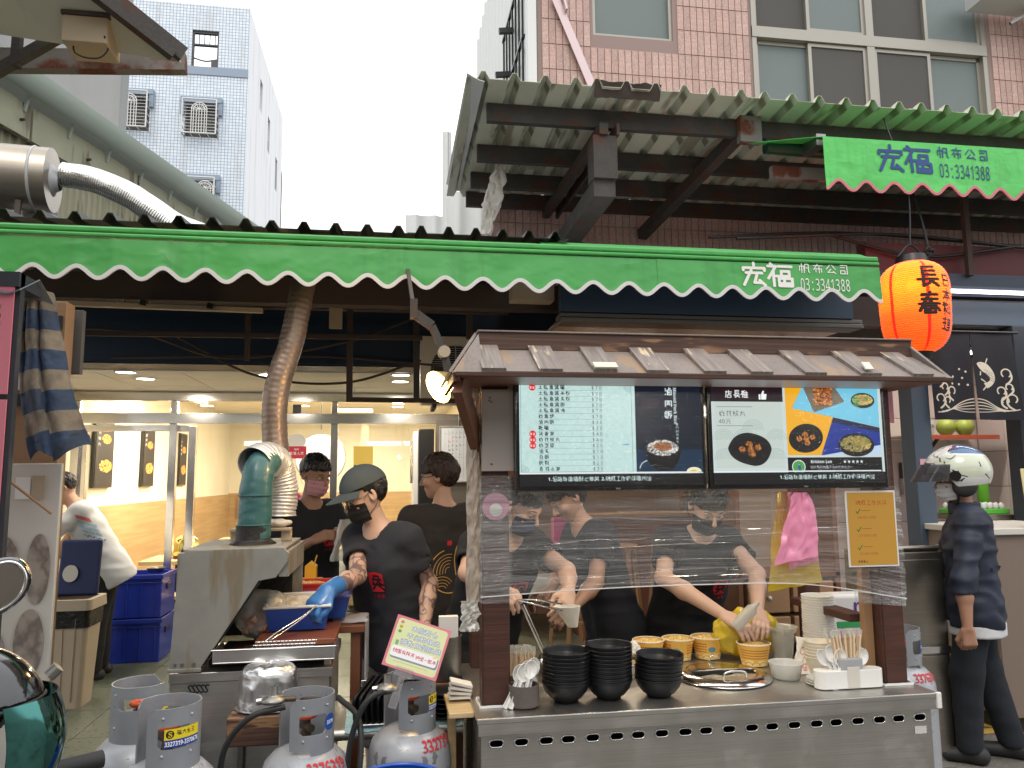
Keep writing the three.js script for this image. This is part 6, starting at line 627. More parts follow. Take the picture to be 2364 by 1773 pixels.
  const sc = thing('steel_cabinet', 'tall stainless cabinet with sloping lid behind the right post', 'cabinet', [2.92, 0, -4.05]); part('body', rbox(-0.22, 0.16, 0.0, 1.12, -0.3, 0.06, 0.005), M.steelWarm, sc); part('lid', rt(rbox(-0.22, 0.16, 0, 0.02, -0.34, 0, 0.004), -0.6).translate(0, 1.14, 0.05), M.steelWarm, sc); part('door', [rbox(-0.2, 0.14, 0.62, 1.08, 0.062, 0.07, 0.003)], M.steelWarm, sc); part('door', rbox(-0.2, 0.14, 0.05, 0.56, 0.062, 0.07, 0.003), M.steelWarm, sc); part('rail', rbox(-0.22, 0.16, 0.57, 0.61, 0.062, 0.075, 0.003), M.steelShiny, sc);
}
{ // lantern
  const l = thing('paper_lantern', 'glowing orange paper lantern with black lettering hanging beside the awning end', 'lantern', [3.444, 2.345, -4.55]), R0 = 0.15, H = 0.5, LS = l.scale.setScalar(1.24), prof = (v) => R0 * Math.pow(Math.max(0, 1 - Math.pow(Math.abs(v * 2 - 1.0), 4)), 0.5) * (0.9 + 0.1 * v) + 0.03;
  const lt = canvasTex(1024, 512, (c) => { c.fillStyle = '#f0761c'; c.fillRect(0, 0, 1024, 512); for (let y = 0; y < 512; y += 11) { c.fillStyle = 'rgba(120,20,0,0.35)'; c.fillRect(0, y, 1024, 2.4); } c.fillStyle = '#d31d0c'; for (const x of [40, 210, 380, 550, 720, 890]) c.fillRect(x, 0, 16, 512);
    for (const x of [330, 842]) { const o = { v: 1, w: 0.15, color: '#140c0a' }; words(c, '長春', x, 60, 120, { ...o, gap: 24 }); words(c, '日本料理', x + 128, 100, 72, { ...o, w: 0.14, gap: 8 }); } });
  const skin = std([1, 1, 1], 0.95, 0, { map: lt, transmission: 0.55 });
  const g = sheet((u, v) => { const a = u * Math.PI * 2, k = prof(v) + 0.0022 * Math.cos(v * 42 * 6.283); return [Math.sin(a) * k, v * H, Math.cos(a) * k]; }, 64, 168); { const uv = g.attributes.uv; for (let i = 0; i < uv.count; i++) uv.setX(i, uv.getX(i) + 0.42); } lt.wrapS = THREE.RepeatWrapping; part('paper_shade', g, skin, l);
  part('cap', cyl(0.075, 0.085, H - 0.006, H + 0.035, 0, 0, 28), M.black, l); part('cap', cyl(0.075, 0.065, -0.03, 0.006, 0, 0, 28), M.black, l); part('handle', tube([[-0.08, H + 0.03, 0], [0, H + 0.1, 0], [0.08, H + 0.03, 0]], 0.005, 16, 6), M.black, l); part('cord', tube([[0, H + 0.1, 0], [0.01, H + 0.4, 0], [-0.03, 1.37, -0.1]], 0.005, 16, 6), M.black, l);
  const pl = new THREE.PointLight(new THREE.Color(1, 0.6, 0.25), 0.62); pl.name = 'lantern_light'; pl.position.set(-0.03, H * 0.72, 0.03); pl.shadow.radius = 1.5; l.add(pl); part('bulb', mv(new THREE.SphereGeometry(0.03, 14, 10), -0.03, H * 0.72, 0.03), glow([1, 0.62, 0.2], 8), l);
  one('hanging_cord', 'black cord with tangled knot hanging before the pink tiles', 'cord', [tube([[3.62, 3.95, -4.9], [3.66, 3.5, -4.75], [3.7, 3.2, -4.72], [3.71, 3.08, -4.72]], 0.009, 24, 6), mv(rt(new THREE.TorusKnotGeometry(0.025, 0.009, 40, 6), 0.5), 3.71, 3.1, -4.72)], M.black); one('support_post', 'thin rusty post hanging under the upper canopy', 'post', bar([4.2, 3.0, -4.93], [4.2, 3.95, -4.93], 0.04, 0.04), M.rustDark);
  for (let i = 0; i < 4; i++) one('facade_wire', ['slack wire along the tiles under the canopy', 'wire bundle along the maroon band', 'thin wire crossing above the lantern', 'grey wire looping by the support post'][i], 'wire', tube([[[1.2, 3.6, -6.44], [3, 3.55, -6.44], [6, 3.62, -6.44]], [[2.4, 3.22, -4.96], [3.6, 3.3, -4.96], [4.9, 3.24, -4.96], [6, 3.3, -4.96]], [[2.3, 3.3, -5.2], [3.4, 3.38, -5.2], [5.4, 3.3, -5.2]], [[3.1, 3.3, -5], [3.8, 3.14, -4.95], [4.6, 3.24, -4.95]]][i], 0.012, 40, 6), M.black, 'wires on the facade');
}
// buildings across the street, mirrored in steel and screens
{
  const b = thing('opposite_shop_row', 'row of low market shops across the street', 'building', [0, 0, 5.2]); part('wall', [box(-14, 14, 2.9, 5.2, 0, 0.3), box(-14, 14, 0, 0.3, 0, 0.3)], M.concrete, b); part('interior', box(-14, 14, 0, 2.9, 3, 3.1), std([0.3, 0.25, 0.2], 0.8), b); for (let i = 0; i < 8; i++) part('pillar', box(-14 + i * 4 - 0.2, -14 + i * 4 + 0.2, 0.3, 2.9, 0, 0.3), M.concrete, b); part('canopy', slab((u, v) => [-14 + u * 28, 2.9 - v * 0.25, -v * 1.3], 2, 2, 0.02), M.corrCream, b);
  for (let i = 0; i < 5; i++) { const L = thing('tube_lamp', 'added fill tube lamp under the canopy across the street, ' + ['far left of five', 'second of five', 'third of five', 'fourth of five', 'last of five'][i], 'lamp', [-6 + i * 3, 2.55, 4.4], 0, 'added fill lamps across the street'); part('housing', box(-0.6, 0.6, -0.03, 0.02, -0.04, 0.04), M.white, L); part('light_tube', rt(cyl(0.016, 0.016, -0.58, 0.58, 0, 0, 10), 0, 0, Math.PI / 2).translate(0, -0.045, -0.02), glow([1, 0.93, 0.84], 5), L); const l = new THREE.RectAreaLight(new THREE.Color(1, 0.92, 0.82), 7, 1.2, 0.12); l.name = 'tube'; l.position.set(0, -0.08, -0.06); l.rotation.x = -0.35; L.add(l); }  // unseen lamps added as fill light on the stall side
}
// ---------- food cart ----------
{
  const c = thing('food_cart', 'stainless steel food cart with dark wood posts and shingled roof', 'food cart');
  const X0 = 0.286, X1 = 1.909, ZF = -2.55, ZB = -3.3, Y = 0.79;
  const oval = (cx, cy, hw, hh) => [...Array(20)].map((_, i) => { const a = i / 20 * 6.283 + 0.157, q = Math.cos(a), s = Math.sin(a); return [cx + Math.sign(q) * (hw - hh) + q * hh, cy + s * hh]; });
  const slots = [...Array(20)].map((_, i) => [0.35 + i * 1.502 / 19 + (i % 3 - 1) * 0.003, 0.703]);
  part('counter_top', mv(rt(ext([[X0, -ZF], [X1, -ZF], [X1, -ZB], [X0, -ZB]], 0.012, 0.003, [[...Array(32)].map((_, i) => [1.26 + Math.cos(i / 32 * 6.283) * 0.125, 2.885 + Math.sin(i / 32 * 6.283) * 0.125])]), -Math.PI / 2), 0, Y - 0.015, 0), M.steel, c);
  part('front_lip', rbox(X0, X1, Y - 0.055, Y - 0.014, ZF - 0.004, ZF, 0.002), M.steel, c);
  const fp = part('front_panel', mv(ext([[X0 + 0.012, 0.06], [X1 - 0.012, 0.06], [X1 - 0.012, 0.737], [X0 + 0.012, 0.737]], 0.004, 0, slots.map(([x, y]) => oval(x, y, 0.022, 0.0105))), 0, 0, -2.582), M.steel, c);
  const og = tube(oval(0, 0, 0.023, 0.0115).map((p) => [p[0], p[1], 0]), 0.0028, 40, 6, true); for (const [x, y] of slots) { const m = part('slot_rim', og, M.steelShiny, fp); m.position.set(x, y, -2.577); }
  part('side_panel', box(X0 + 0.014, X0 + 0.02, 0.06, Y - 0.016, ZB + 0.01, -2.583), M.steel, c); part('side_panel', box(X1 - 0.02, X1 - 0.014, 0.06, Y - 0.016, ZB + 0.01, -2.583), M.steel, c); part('inner_wall', box(X0 + 0.02, X1 - 0.02, 0.06, Y - 0.02, -2.72, -2.715), M.black, c); part('back_panel', box(X0 + 0.02, X1 - 0.02, 0.06, Y - 0.02, ZB + 0.01, ZB + 0.016), M.steelDull, c);
  for (const [x, z] of [[0.4, -2.7], [1.8, -2.7], [0.4, -3.2], [1.8, -3.2]]) { const w = part('caster', rt(cyl(0.04, 0.04, -0.014, 0.014, 0, 0, 20), Math.PI / 2).translate(x, 0.04, z), M.blackRubber, c); part('fork', box(x - 0.02, x + 0.02, 0.05, 0.062, z - 0.02, z + 0.02), M.steelDull, w); }
  const patchM = std([0.55, 0.54, 0.52], 0.8); part('tape_patch', slab((u, v) => [1.83 + u * 0.045, 0.648 + v * 0.025 + fbm(u * 9, v * 9, 1) * 0.002, -2.576], 6, 6, 0.001), patchM, c); part('clip', [rbox(1.9, 1.918, 0.738, 0.792, -2.556, -2.542, 0.003)], M.whitePlastic, c);
  // posts
  for (const [x0, x1] of [[0.313, 0.409], [1.793, 1.882]]) { const p = part('front_post', [rbox(x0, x1, Y + 0.006, 1.9, -2.755, -2.672, 0.004), rbox(x0 + 0.004, x1 - 0.004, Y + 0.006, 1.9, -2.665, -2.6721, 0.002)], M.wood, c); part('foot_bead', slab((u, v) => { const a = u * 6.283, k = 1 + fbm(u * 14, 3, x0) * 0.12; return [(x0 + x1) / 2 + Math.sign(Math.cos(a)) * Math.min(1, Math.abs(Math.cos(a)) * 1.5) * 0.056 * k, Y + 0.001 + v * 0.008, -2.712 + Math.sign(Math.sin(a)) * Math.min(1, Math.abs(Math.sin(a)) * 1.5) * 0.054 * k]; }, 40, 1, 0.004), M.white, p); }
  for (const x of [0.33, 1.8]) part('rear_post', rbox(x, x + 0.07, Y, 1.9, -3.28, -3.21, 0.004), M.wood, c); part('inner_rail', rbox(1.72, 1.79, 1.0, 1.03, -3.2, -2.76, 0.003), M.wood, c); part('inner_board', rbox(1.755, 1.792, 0.8, 1.25, -2.75, -2.72, 0.003), M.woodBrown, c);
  // roof
  part('roof_core', [rbox(0.3, 1.9, 1.888, 1.99, -3.25, -2.6, 0.004), rbox(0.22, 1.92, 1.872, 1.888, -2.86, -2.41, 0.003)], M.woodRed, c);
  part('ridge_board', [rbox(0.292, 1.914, 1.985, 2.046, -2.6, -2.56, 0.003)], M.woodOld, c); part('ridge_cap', rbox(0.288, 1.918, 2.046, 2.052, -3.3, -2.553, 0.002), M.shingle, c);
  const bx = [0.283, 0.467, 0.648, 0.826, 1.024, 1.19, 1.385, 1.59, 1.787];
  const slope = (x0, x1, t, dx) => slab((u, v) => [x0 + (x1 - x0) * u - (1 - v) * 0 - v * dx * 0.1, 1.889 + v * 0.096 + t, -2.395 - v * 0.165], 3, 2, 0.012);
  for (let i = 0; i < 9; i++) { part('shingle_panel', slope(bx[i] + (i ? 0.0 : 0.0), (bx[i + 1] ?? 1.915) + 0.001, 0, 0), M.shingle, c); const b = part('batten', slab((u, v) => [bx[i] + u * 0.078 - v * (0.006 + i * 0.0), 1.889 + v * 0.104 + 0.009, -2.39 - v * 0.17], 2, 2, 0.013), M.batten, c); }
  part('broken_chip', slab((u, v) => [0.65 + u * 0.078, 1.896 + v * 0.02 + 0.01, -2.386 - v * 0.03], 4, 3, 0.006), std([0.66, 0.62, 0.5], 0.7), c); part('broken_chip', slab((u, v) => [1.605 + u * 0.03 + v * 0.01, 1.9 + v * 0.03 + 0.012, -2.386 - v * 0.04], 3, 3, 0.005), std([0.6, 0.57, 0.5], 0.7), c);
  part('hip_end', slab((u, v) => [0.292 - (1 - v) * 0.1 + u * 0.0 + u * (0.095) * (1 - v), 1.885 + v * 0.155, -2.395 - v * 0.165 - (1 - u) * 0.0 - (1 - u) * (1 - v) * 0.01], 3, 3, 0.01), M.shingle, c); part('hip_end', slab((u, v) => [0.288 - (1 - v) * 0.1, 1.885 + v * 0.155, -2.41 - v * 0.16 - u * (0.45 - v * 0.2)], 3, 3, 0.01), M.shingle, c); part('hip_end', slab((u, v) => [1.914 + (1 - v) * 0.03, 1.885 + v * 0.14, -2.40 - v * 0.16 - u * (0.45 - v * 0.2)], 3, 3, 0.01), M.shingle, c); part('hip_end', slab((u, v) => [1.912 + u * 0.03 * (1 - v), 1.886 + v * 0.096, -2.395 - v * 0.165], 3, 2, 0.012), M.shingle, c);
  part('eave_board', [rbox(0.2, 1.94, 1.872, 1.886, -2.415, -2.395, 0.002)], M.wood, c); part('eave_board', bar([0.2, 1.872, -2.41], [0.2, 1.872, -2.85], 0.012, 0.03), M.wood, c); part('side_brace', [bar([0.215, 1.86, -2.45], [0.3, 1.68, -2.7], 0.03, 0.09)], M.woodRed, c);
  // wrapped panels beside the screens
  part('side_board', rbox(0.311, 0.424, 1.575, 1.86, -2.66, -2.645, 0.003), std([0.36, 0.31, 0.28], 0.5), c); for (const [x, y] of [[0.34, 1.83], [0.345, 1.815], [0.338, 1.82], [0.345, 1.6]]) part('screw', rt(cyl(0.003, 0.003, 0, 0.003, 0, 0, 8), Math.PI / 2).translate(x, y, -2.645), M.black, c);
  part('foil_corner', slab((u, v) => [0.262 + u * 0.05 + fbm(v * 5, u * 2, 4) * 0.012, 1.135 + v * 0.73, -2.69 + Math.sin(u * 2.6) * 0.025 + fbm(u * 5, v * 16, 9) * 0.022], 12, 70, 0.002), M.foilPanel, c); part('foil_corner', slab((u, v) => [1.84 + u * 0.1 * (0.6 + 0.4 * v), 1.5 + v * 0.37, -2.66 - u * 0.1 + fbm(u * 6, v * 12, 19) * 0.02], 14, 40, 0.002), std([0.62, 0.58, 0.54], 0.12, 0, { transmission: 0.35, bumpMap: T.crease, bumpScale: 0.02, tri: 2 }), c);
  part('film_tail', slab((u, v) => [0.24 + u * 0.06 + fbm(v * 4, u, 2) * 0.03, 1.04 + v * 0.1, -2.66 + fbm(u * 6, v * 8, 5) * 0.03], 8, 12, 0.0015), M.bag, c);
}
// ---------- stretch film across the opening ----------
{
  const f = thing('plastic_film', 'wrinkled clear stretch film wrapped across the stall opening', 'plastic film'), rip = (x, y) => 0.004 * Math.sin(y * 95 + Math.sin(x * 3) * 2.2 + x * 1.5) * (0.4 + vn(x * 0.3, 0.3, 8, 8, 3)) + fbm(x * 2.5, y * 34, 5) * 0.014;
  part('front_sheet', sheet((u, v) => { const x = 0.306 + u * 1.582, bot = 1.152 + 0.02 * Math.sin(u * 3.1) - (u > 0.85 ? (u - 0.85) * 0.4 : 0), y = bot + (1.51 - bot) * v; return [x, y, -2.652 + rip(x, y)]; }, 160, 150), M.film, f);
  const ridge = (k) => { const y0 = rr(1.16, 1.5), y1 = y0 + rr(-0.03, 0.03), a = rr(0.31, 1.3), b = Math.min(1.88, a + rr(0.25, 1.1)), P = []; for (let i = 0; i <= 12; i++) { const t = i / 12; P.push([a + (b - a) * t, y0 + (y1 - y0) * t + Math.sin(t * 7 + k) * 0.004, -2.644 + fbm(t * 4, k, 1) * 0.006]); } return tube(P, rr(0.0004, 0.0009), 36, 5); };
  for (let k = 0; k < 11; k++) part('film_fold', ridge(k), std([0.95, 0.95, 0.95], 0.1, 0, { transmission: 0.8, ior: 1.5 }), f);
  part('film_hem', tube([[0.306, 1.153, -2.648], [0.7, 1.168, -2.65], [1.1, 1.172, -2.648], [1.5, 1.16, -2.65], [1.885, 1.098, -2.648]], 0.0022, 60, 6), std([0.9, 0.9, 0.9], 0.15, 0, { transmission: 0.5 }), f);
  part('post_wrap', sheet((u, v) => { const x = 0.305 + u * 0.11; return [x, 1.13 + v * 0.43, -2.66 + rip(x + 3, 1.1 + v * 0.4) * 0.5 + 0.006]; }, 16, 60), M.film, f);
  part('lower_band', sheet((u, v) => [1.68 + u * 0.205, 1.09 + v * 0.05 - u * 0.02, -2.655 + fbm(u * 3, v * 9, 2) * 0.008], 14, 14), M.film, f);
}
// ---------- menu screens ----------
function bowlPic(c, x, y, r, kind) { c.fillStyle = '#101012'; c.beginPath(); c.ellipse(x, y, r, r * 0.62, 0, 0, 7); c.fill(); const n = { rice: ['#f3f0e6', '#a0592a'], noodle: ['#e9d98a', '#c9b45a'], ball: ['#c8762c', '#e8a951'] }[kind]; if (kind === 'ball') { for (const [a, b] of [[-0.05, -0.3], [-0.45, 0.02], [0.02, 0.03], [0.45, -0.1], [0.1, 0.32]]) { for (let i = 0; i < 60; i++) { const t = rnd() * 7, q = Math.sqrt(rnd()) * r * 0.19; c.fillStyle = rnd() < 0.5 ? n[0] : rnd() < 0.5 ? n[1] : '#b4601e'; c.beginPath(); c.arc(x + a * r + Math.cos(t) * q, y + b * r * 0.9 + Math.sin(t) * q * 0.85, rr(1.5, 4), 0, 7); c.fill(); } } return; } for (let i = 0; i < 900; i++) { const t = rnd() * 7, q = Math.sqrt(rnd()) * r * 0.86; c.fillStyle = rnd() < 0.5 ? n[0] : kind === 'rice' ? '#fff' : n[1]; c.beginPath(); c.ellipse(x + Math.cos(t) * q, y + Math.sin(t) * q * 0.5 - r * 0.06, rr(2, 5), rr(1, 2), t, 0, 7); c.fill(); } for (let i = 0; i < 420; i++) { const t = rnd() * 7, q = Math.sqrt(rnd()) * r * 0.5; c.fillStyle = kind === 'rice' ? ['#8c4a1e', '#6d3413', '#b87a3c'][i % 3] : ['#c99a5a', '#a96a3c', '#3f8a35'][i % 3]; c.beginPath(); c.arc(x + Math.cos(t) * q + (kind === 'noodle' ? r * 0.2 : 0), y + Math.sin(t) * q * 0.45 - r * 0.14, rr(2, 4.4), 0, 7); c.fill(); } }
const ticker = (c, W, H, x) => { c.fillStyle = '#06060a'; c.fillRect(0, H * 0.885, W, H * 0.115); let q = words(c, '1.餐點現做請耐心等候', x, H * 0.908, 34, { color: '#d8f2f0', w: 0.1, gap: 2 }); words(c, '2.誠徵工作夥伴請內洽', q + 14, H * 0.908, 34, { color: '#d8f2f0', w: 0.1, gap: 2 }); };
const menuTex = canvasTex(1280, 720, (c, W, H) => {
  c.fillStyle = '#bcd9d6'; c.fillRect(0, 0, W, H * 0.885); for (let i = 0; i < 2600; i++) { c.fillStyle = rnd() < 0.5 ? 'rgba(255,255,240,0.05)' : 'rgba(120,150,130,0.05)'; c.beginPath(); c.arc(rr(0, 800), rr(0, 630), rr(2, 14), 0, 7); c.fill(); }
  const items = ['土魠魚焿麵:70', '土魠魚焿米粉:70', '土魠魚焿冬粉:70', '土魠魚焿飯:70', '土魠魚焿湯:70', '炸魚塊:70', '滷肉飯:30', '乾麵:30', '燙青菜:40', '炸花枝丸:40', '炸豆腐:20', '滷蛋:10', '白飯:10', '飲料:20', '各式小菜:30'];
  items.forEach((t, i) => { const [n, p] = t.split(':'), y = 18 + i * 40.5; words(c, n, 130, y, 30, { color: '#1a262e', w: 0.11, gap: 8 }); c.font = '32px sans-serif'; c.fillStyle = '#1a262e'; ['$', ...p].forEach((q, k) => c.fillText(q, 500 + k * 27, y + 29)); c.strokeStyle = '#5f7883'; c.lineWidth = 1.6; c.beginPath(); c.moveTo(130, y + 36); c.lineTo(575, y + 36); c.stroke(); if ([0, 8, 9, 10].includes(i)) { c.fillStyle = '#d8202c'; c.beginPath(); c.arc(90, y + 17, 23, 0, 7); c.fill(); words(c, '熱賣', 71, y + 8, 18, { color: '#fff', w: 0.1, gap: 1 }); } });
  c.strokeStyle = '#4a5f6a'; c.lineWidth = 2; c.strokeRect(10, 10, 770, 615); for (let k = 1; k < 5; k++) { c.beginPath(); c.arc(780, 10, k * 13, Math.PI / 2, Math.PI); c.stroke(); c.beginPath(); c.arc(10, 625, k * 13, -Math.PI / 2, 0); c.stroke(); } c.fillStyle = '#3f9ad0'; c.fillRect(715, 430, 40, 8);
  c.fillStyle = '#0a1526'; c.fillRect(805, 0, 475, H * 0.87); c.fillStyle = '#0d2b45'; c.fillRect(805, 470, 475, 160); c.fillStyle = '#121b2c'; c.fillRect(820, 260, 170, 90); c.fillStyle = '#23152a'; c.fillRect(860, 110, 120, 70); words(c, '滷肉飯', 1015, 26, 56, { v: 1, color: '#e6f4f2', w: 0.11, gap: 28, wob: 0.02 }); c.save(); c.translate(1082, 26); c.rotate(Math.PI / 2); c.font = 'bold 30px serif'; c.fillStyle = '#dcecea'; c.fillText('Minced Pork Rice', 0, 0); c.restore(); words(c, '香門到家美食', 1092, 280, 20, { v: 1, color: '#cfe2e0', w: 0.1, gap: 5 });
  c.fillStyle = '#07070a'; c.beginPath(); c.moveTo(865, 470); c.quadraticCurveTo(890, 600, 970, 618); c.lineTo(1040, 618); c.quadraticCurveTo(1110, 590, 1125, 470); c.fill(); bowlPic(c, 995, 466, 130, 'rice'); c.fillStyle = '#e8e4c0'; c.beginPath(); c.ellipse(1215, 628, 55, 34, 0, Math.PI, 0); c.fill(); c.fillStyle = '#e6b92e'; c.beginPath(); c.ellipse(1212, 628, 26, 16, 0, Math.PI, 0); c.fill(); c.strokeStyle = '#e8eef2'; c.lineWidth = 5; c.beginPath(); c.moveTo(830, 600); c.quadraticCurveTo(835, 560, 880, 548); c.stroke(); c.fillStyle = '#dfe6e8'; c.fillRect(0, H * 0.868, W - 30, 12); ticker(c, W, H, 190);
});
const recTex = canvasTex(1280, 720, (c, W, H) => {
  c.fillStyle = '#c4d2d0'; c.fillRect(0, 0, W, H); c.fillStyle = '#1c0d18'; c.fillRect(0, 14, 530, 110); words(c, '店長推薦', 100, 40, 56, { color: '#f2f4f2', w: 0.1, gap: 3 }); c.fillStyle = '#f2f4f2'; c.fillRect(352, 70, 14, 38); c.beginPath(); c.moveTo(370, 70); c.lineTo(384, 42); c.lineTo(394, 46); c.lineTo(390, 66); c.lineTo(412, 68); c.lineTo(406, 108); c.lineTo(370, 108); c.fill(); c.fillStyle = '#bfcbc4'; c.fillRect(20, 124, 500, 480);
  c.strokeStyle = 'rgba(120,150,150,0.5)'; c.lineWidth = 4; for (const [x, y] of [[80, 400], [230, 400], [470, 400], [90, 540], [460, 540], [300, 330]]) for (let k = 1; k < 6; k++) { c.beginPath(); c.arc(x, y, k * 15, Math.PI, 0); c.stroke(); } c.strokeStyle = '#3a4a52'; c.setLineDash([4, 7]); c.lineWidth = 4; for (const y of [162, 300]) { c.beginPath(); c.moveTo(40, y); c.lineTo(300, y); c.stroke(); } c.setLineDash([]); words(c, '炸花枝丸', 52, 186, 46, { color: '#33424a', w: 0.06, gap: 4 }); words(c, '40元', 50, 246, 42, { color: '#33424a', w: 0.06, font: '' });
  c.fillStyle = '#15161a'; c.beginPath(); c.moveTo(110, 460); c.quadraticCurveTo(150, 350, 260, 350); c.quadraticCurveTo(420, 370, 430, 470); c.quadraticCurveTo(400, 590, 300, 590); c.quadraticCurveTo(120, 560, 110, 460); c.fill(); bowlPic(c, 272, 468, 130, 'ball');
  c.fillStyle = '#e9a91c'; c.fillRect(548, 14, 710, 500); c.fillStyle = '#6fc0dc'; c.beginPath(); c.moveTo(680, 14); c.lineTo(1258, 14); c.lineTo(1258, 310); c.lineTo(595, 170); c.fill(); c.fillStyle = '#0d2f8c'; c.beginPath(); c.moveTo(905, 236); c.lineTo(1258, 312); c.lineTo(1258, 514); c.lineTo(800, 514); c.fill(); c.fillStyle = '#0a1a44'; c.beginPath(); c.moveTo(905, 236); c.lineTo(1258, 312); c.lineTo(1258, 350); c.lineTo(890, 270); c.fill(); c.fillStyle = '#b8cfe6'; c.beginPath(); c.moveTo(820, 514); c.lineTo(1258, 440); c.lineTo(1258, 514); c.fill();
  c.fillStyle = '#6e6457'; c.beginPath(); c.moveTo(690, 20); c.lineTo(930, 14); c.lineTo(1000, 120); c.lineTo(760, 200); c.fill(); for (let i = 0; i < 500; i++) { c.fillStyle = ['#8a4318', '#b3682c', '#5e2a10', '#d08f4a'][i % 4]; c.beginPath(); c.arc(770 + rr(0, 130), 20 + rr(0, 125), rr(3, 9), 0, 7); c.fill(); } bowlPic(c, 1140, 110, 92, 'noodle'); c.fillStyle = '#3c8a3a'; for (let i = 0; i < 60; i++) c.fillRect(1066 + rr(0, 36), 80 + rr(0, 60), 4, 14); c.fillStyle = '#141416'; c.beginPath(); c.ellipse(690, 390, 130, 105, -0.2, 0, 7); c.fill(); bowlPic(c, 690, 392, 112, 'ball'); bowlPic(c, 1070, 440, 138, 'noodle');
  c.fillStyle = '#08080d'; c.fillRect(545, 530, 715, 140); c.fillStyle = '#e8ecec'; c.beginPath(); c.arc(625, 598, 50, 0, 7); c.fill(); c.fillStyle = '#4c9a4a'; c.beginPath(); c.arc(625, 598, 44, 0, 7); c.fill(); c.fillStyle = '#3558a0'; c.fillRect(618, 588, 22, 46); c.font = 'bold 30px sans-serif'; c.fillStyle = '#e8f0f0'; c.fillText('Kristen Lee', 715, 572); for (let i = 0; i < 5; i++) { c.beginPath(); for (let k = 0; k < 10; k++) { const a = k * 0.6283 - 1.5708, r = k % 2 ? 6 : 14; c.lineTo(975 + i * 32 + Math.cos(a) * r, 562 + Math.sin(a) * r); } c.fill(); } words(c, '絕對是到桃園夜市必吃美食之一', 712, 590, 22, { color: '#cfdcdc', w: 0.09, gap: 1 }); words(c, '而且間間營業時間長~'.replace('營', ''), 712, 622, 22, { color: '#cfdcdc', w: 0.09, gap: 1 }); c.fillStyle = '#dfe6e8'; c.fillRect(0, H * 0.868, W - 30, 9); c.fillRect(20, 14, W - 40, 4); ticker(c, W, H, 480);
});
[[menuTex, 0.424, 1.116, 'wall mounted menu screen listing dishes and prices on the cart'], [recTex, 1.126, 1.826, 'wall mounted screen of food photos on a yellow and blue ground']].forEach(([t, x0, x1, lab]) => {
  const s = thing('menu_screen', lab, 'screen', [(x0 + x1) / 2, 1.7, -2.62]), w = (x1 - x0) / 2; part('bezel', rbox(-w, w, -0.196, 0.192, -0.045, 0, 0.006), M.tvBlack, s); part('display', mv(new THREE.PlaneGeometry(w * 2 - 0.03, 0.36), 0, 0.002, 0.0025), std([0.02, 0.02, 0.02], 0.2, 0, { emissiveMap: t, emissive: new THREE.Color(1, 1, 1), emissiveIntensity: 0.62 }), s); part('maker_mark', mv(new THREE.PlaneGeometry(0.03, 0.008), 0.02, -0.188, 0.0025), decal(90, 24, (c) => { c.fillStyle = '#aaa'; c.font = 'bold 20px sans-serif'; c.fillText('TECO', 10, 19); }), s); part('mount', box(-0.1, 0.1, -0.1, 0.1, -0.075, -0.046), M.steelDull, s); part('film_wrap', sheet((u, v) => [-w + u * 2 * w, -0.2 + v * 0.4, 0.009 + fbm(u * 5, v * 3, x0) * 0.003], 40, 24), std([0.98, 0.98, 0.98], 0.06, 0, { transmission: 1, ior: 1.35, bumpMap: T.film, bumpScale: 0.001 }), s);
  const l = new THREE.RectAreaLight(new THREE.Color(0.75, 0.9, 0.92), 0.35, w * 2 - 0.03, 0.36); l.name = 'screen_glow'; l.position.set(0, 0, 0.015); l.rotation.y = Math.PI; s.add(l);
});
{ // job notice and pink round sticker
  const t = canvasTex(300, 420, (c) => { c.fillStyle = '#bf9140'; c.fillRect(0, 0, 300, 420); c.strokeStyle = 'rgba(200,150,70,0.7)'; for (let k = 0; k < 5; k++) { c.beginPath(); c.arc(250, 380, 20 + k * 12, 0, 7); c.stroke(); } words(c, '誠徵工作伙伴', 52, 44, 30, { color: '#a8442c', w: 0.08, gap: 4 }); [[110, '早班', '(06:00-13:00)'], [215, '晚班', '(17:00-01:00)'], [320, '中班', '(11:00-14:00)']].forEach(([y, a, b]) => { c.strokeStyle = '#2c6b35'; c.lineWidth = 5; c.beginPath(); c.moveTo(52, y); c.lineTo(60, y + 12); c.lineTo(78, y - 14); c.stroke(); c.fillStyle = '#a8442c'; c.font = '20px sans-serif'; c.fillText(b, 60, y + 42); c.fillRect(84, y - 6, 60, 3); }); words(c, '吳香魚土', 46, 392, 15, { color: '#3a2416', w: 0.1 }); });
  const n = thing('job_notice', 'brown paper job notice in clear sleeve stuck on the right post', 'notice', [1.756, 1.356, -2.637]); part('sleeve', rbox(-0.101, 0.101, -0.138, 0.138, -0.002, 0, 0.001), M.whitePlastic, n); part('paper', mv(new THREE.PlaneGeometry(0.188, 0.262), 0, 0, 0.002), print(t, 0.25), n); const s = thing('pink_sticker', 'round pink sticker on the left post of the cart', 'sticker', [0.361, 1.455, -2.66]); part('disc', rt(cyl(0.047, 0.047, 0, 0.002, 0, 0, 36), Math.PI / 2), std([0.62, 0.28, 0.42], 0.4), s); part('pale_centre', rt(cyl(0.022, 0.022, 0, 0.001, 0, 0, 24), Math.PI / 2).translate(0, -0.012, 0.0022), M.white, s); }
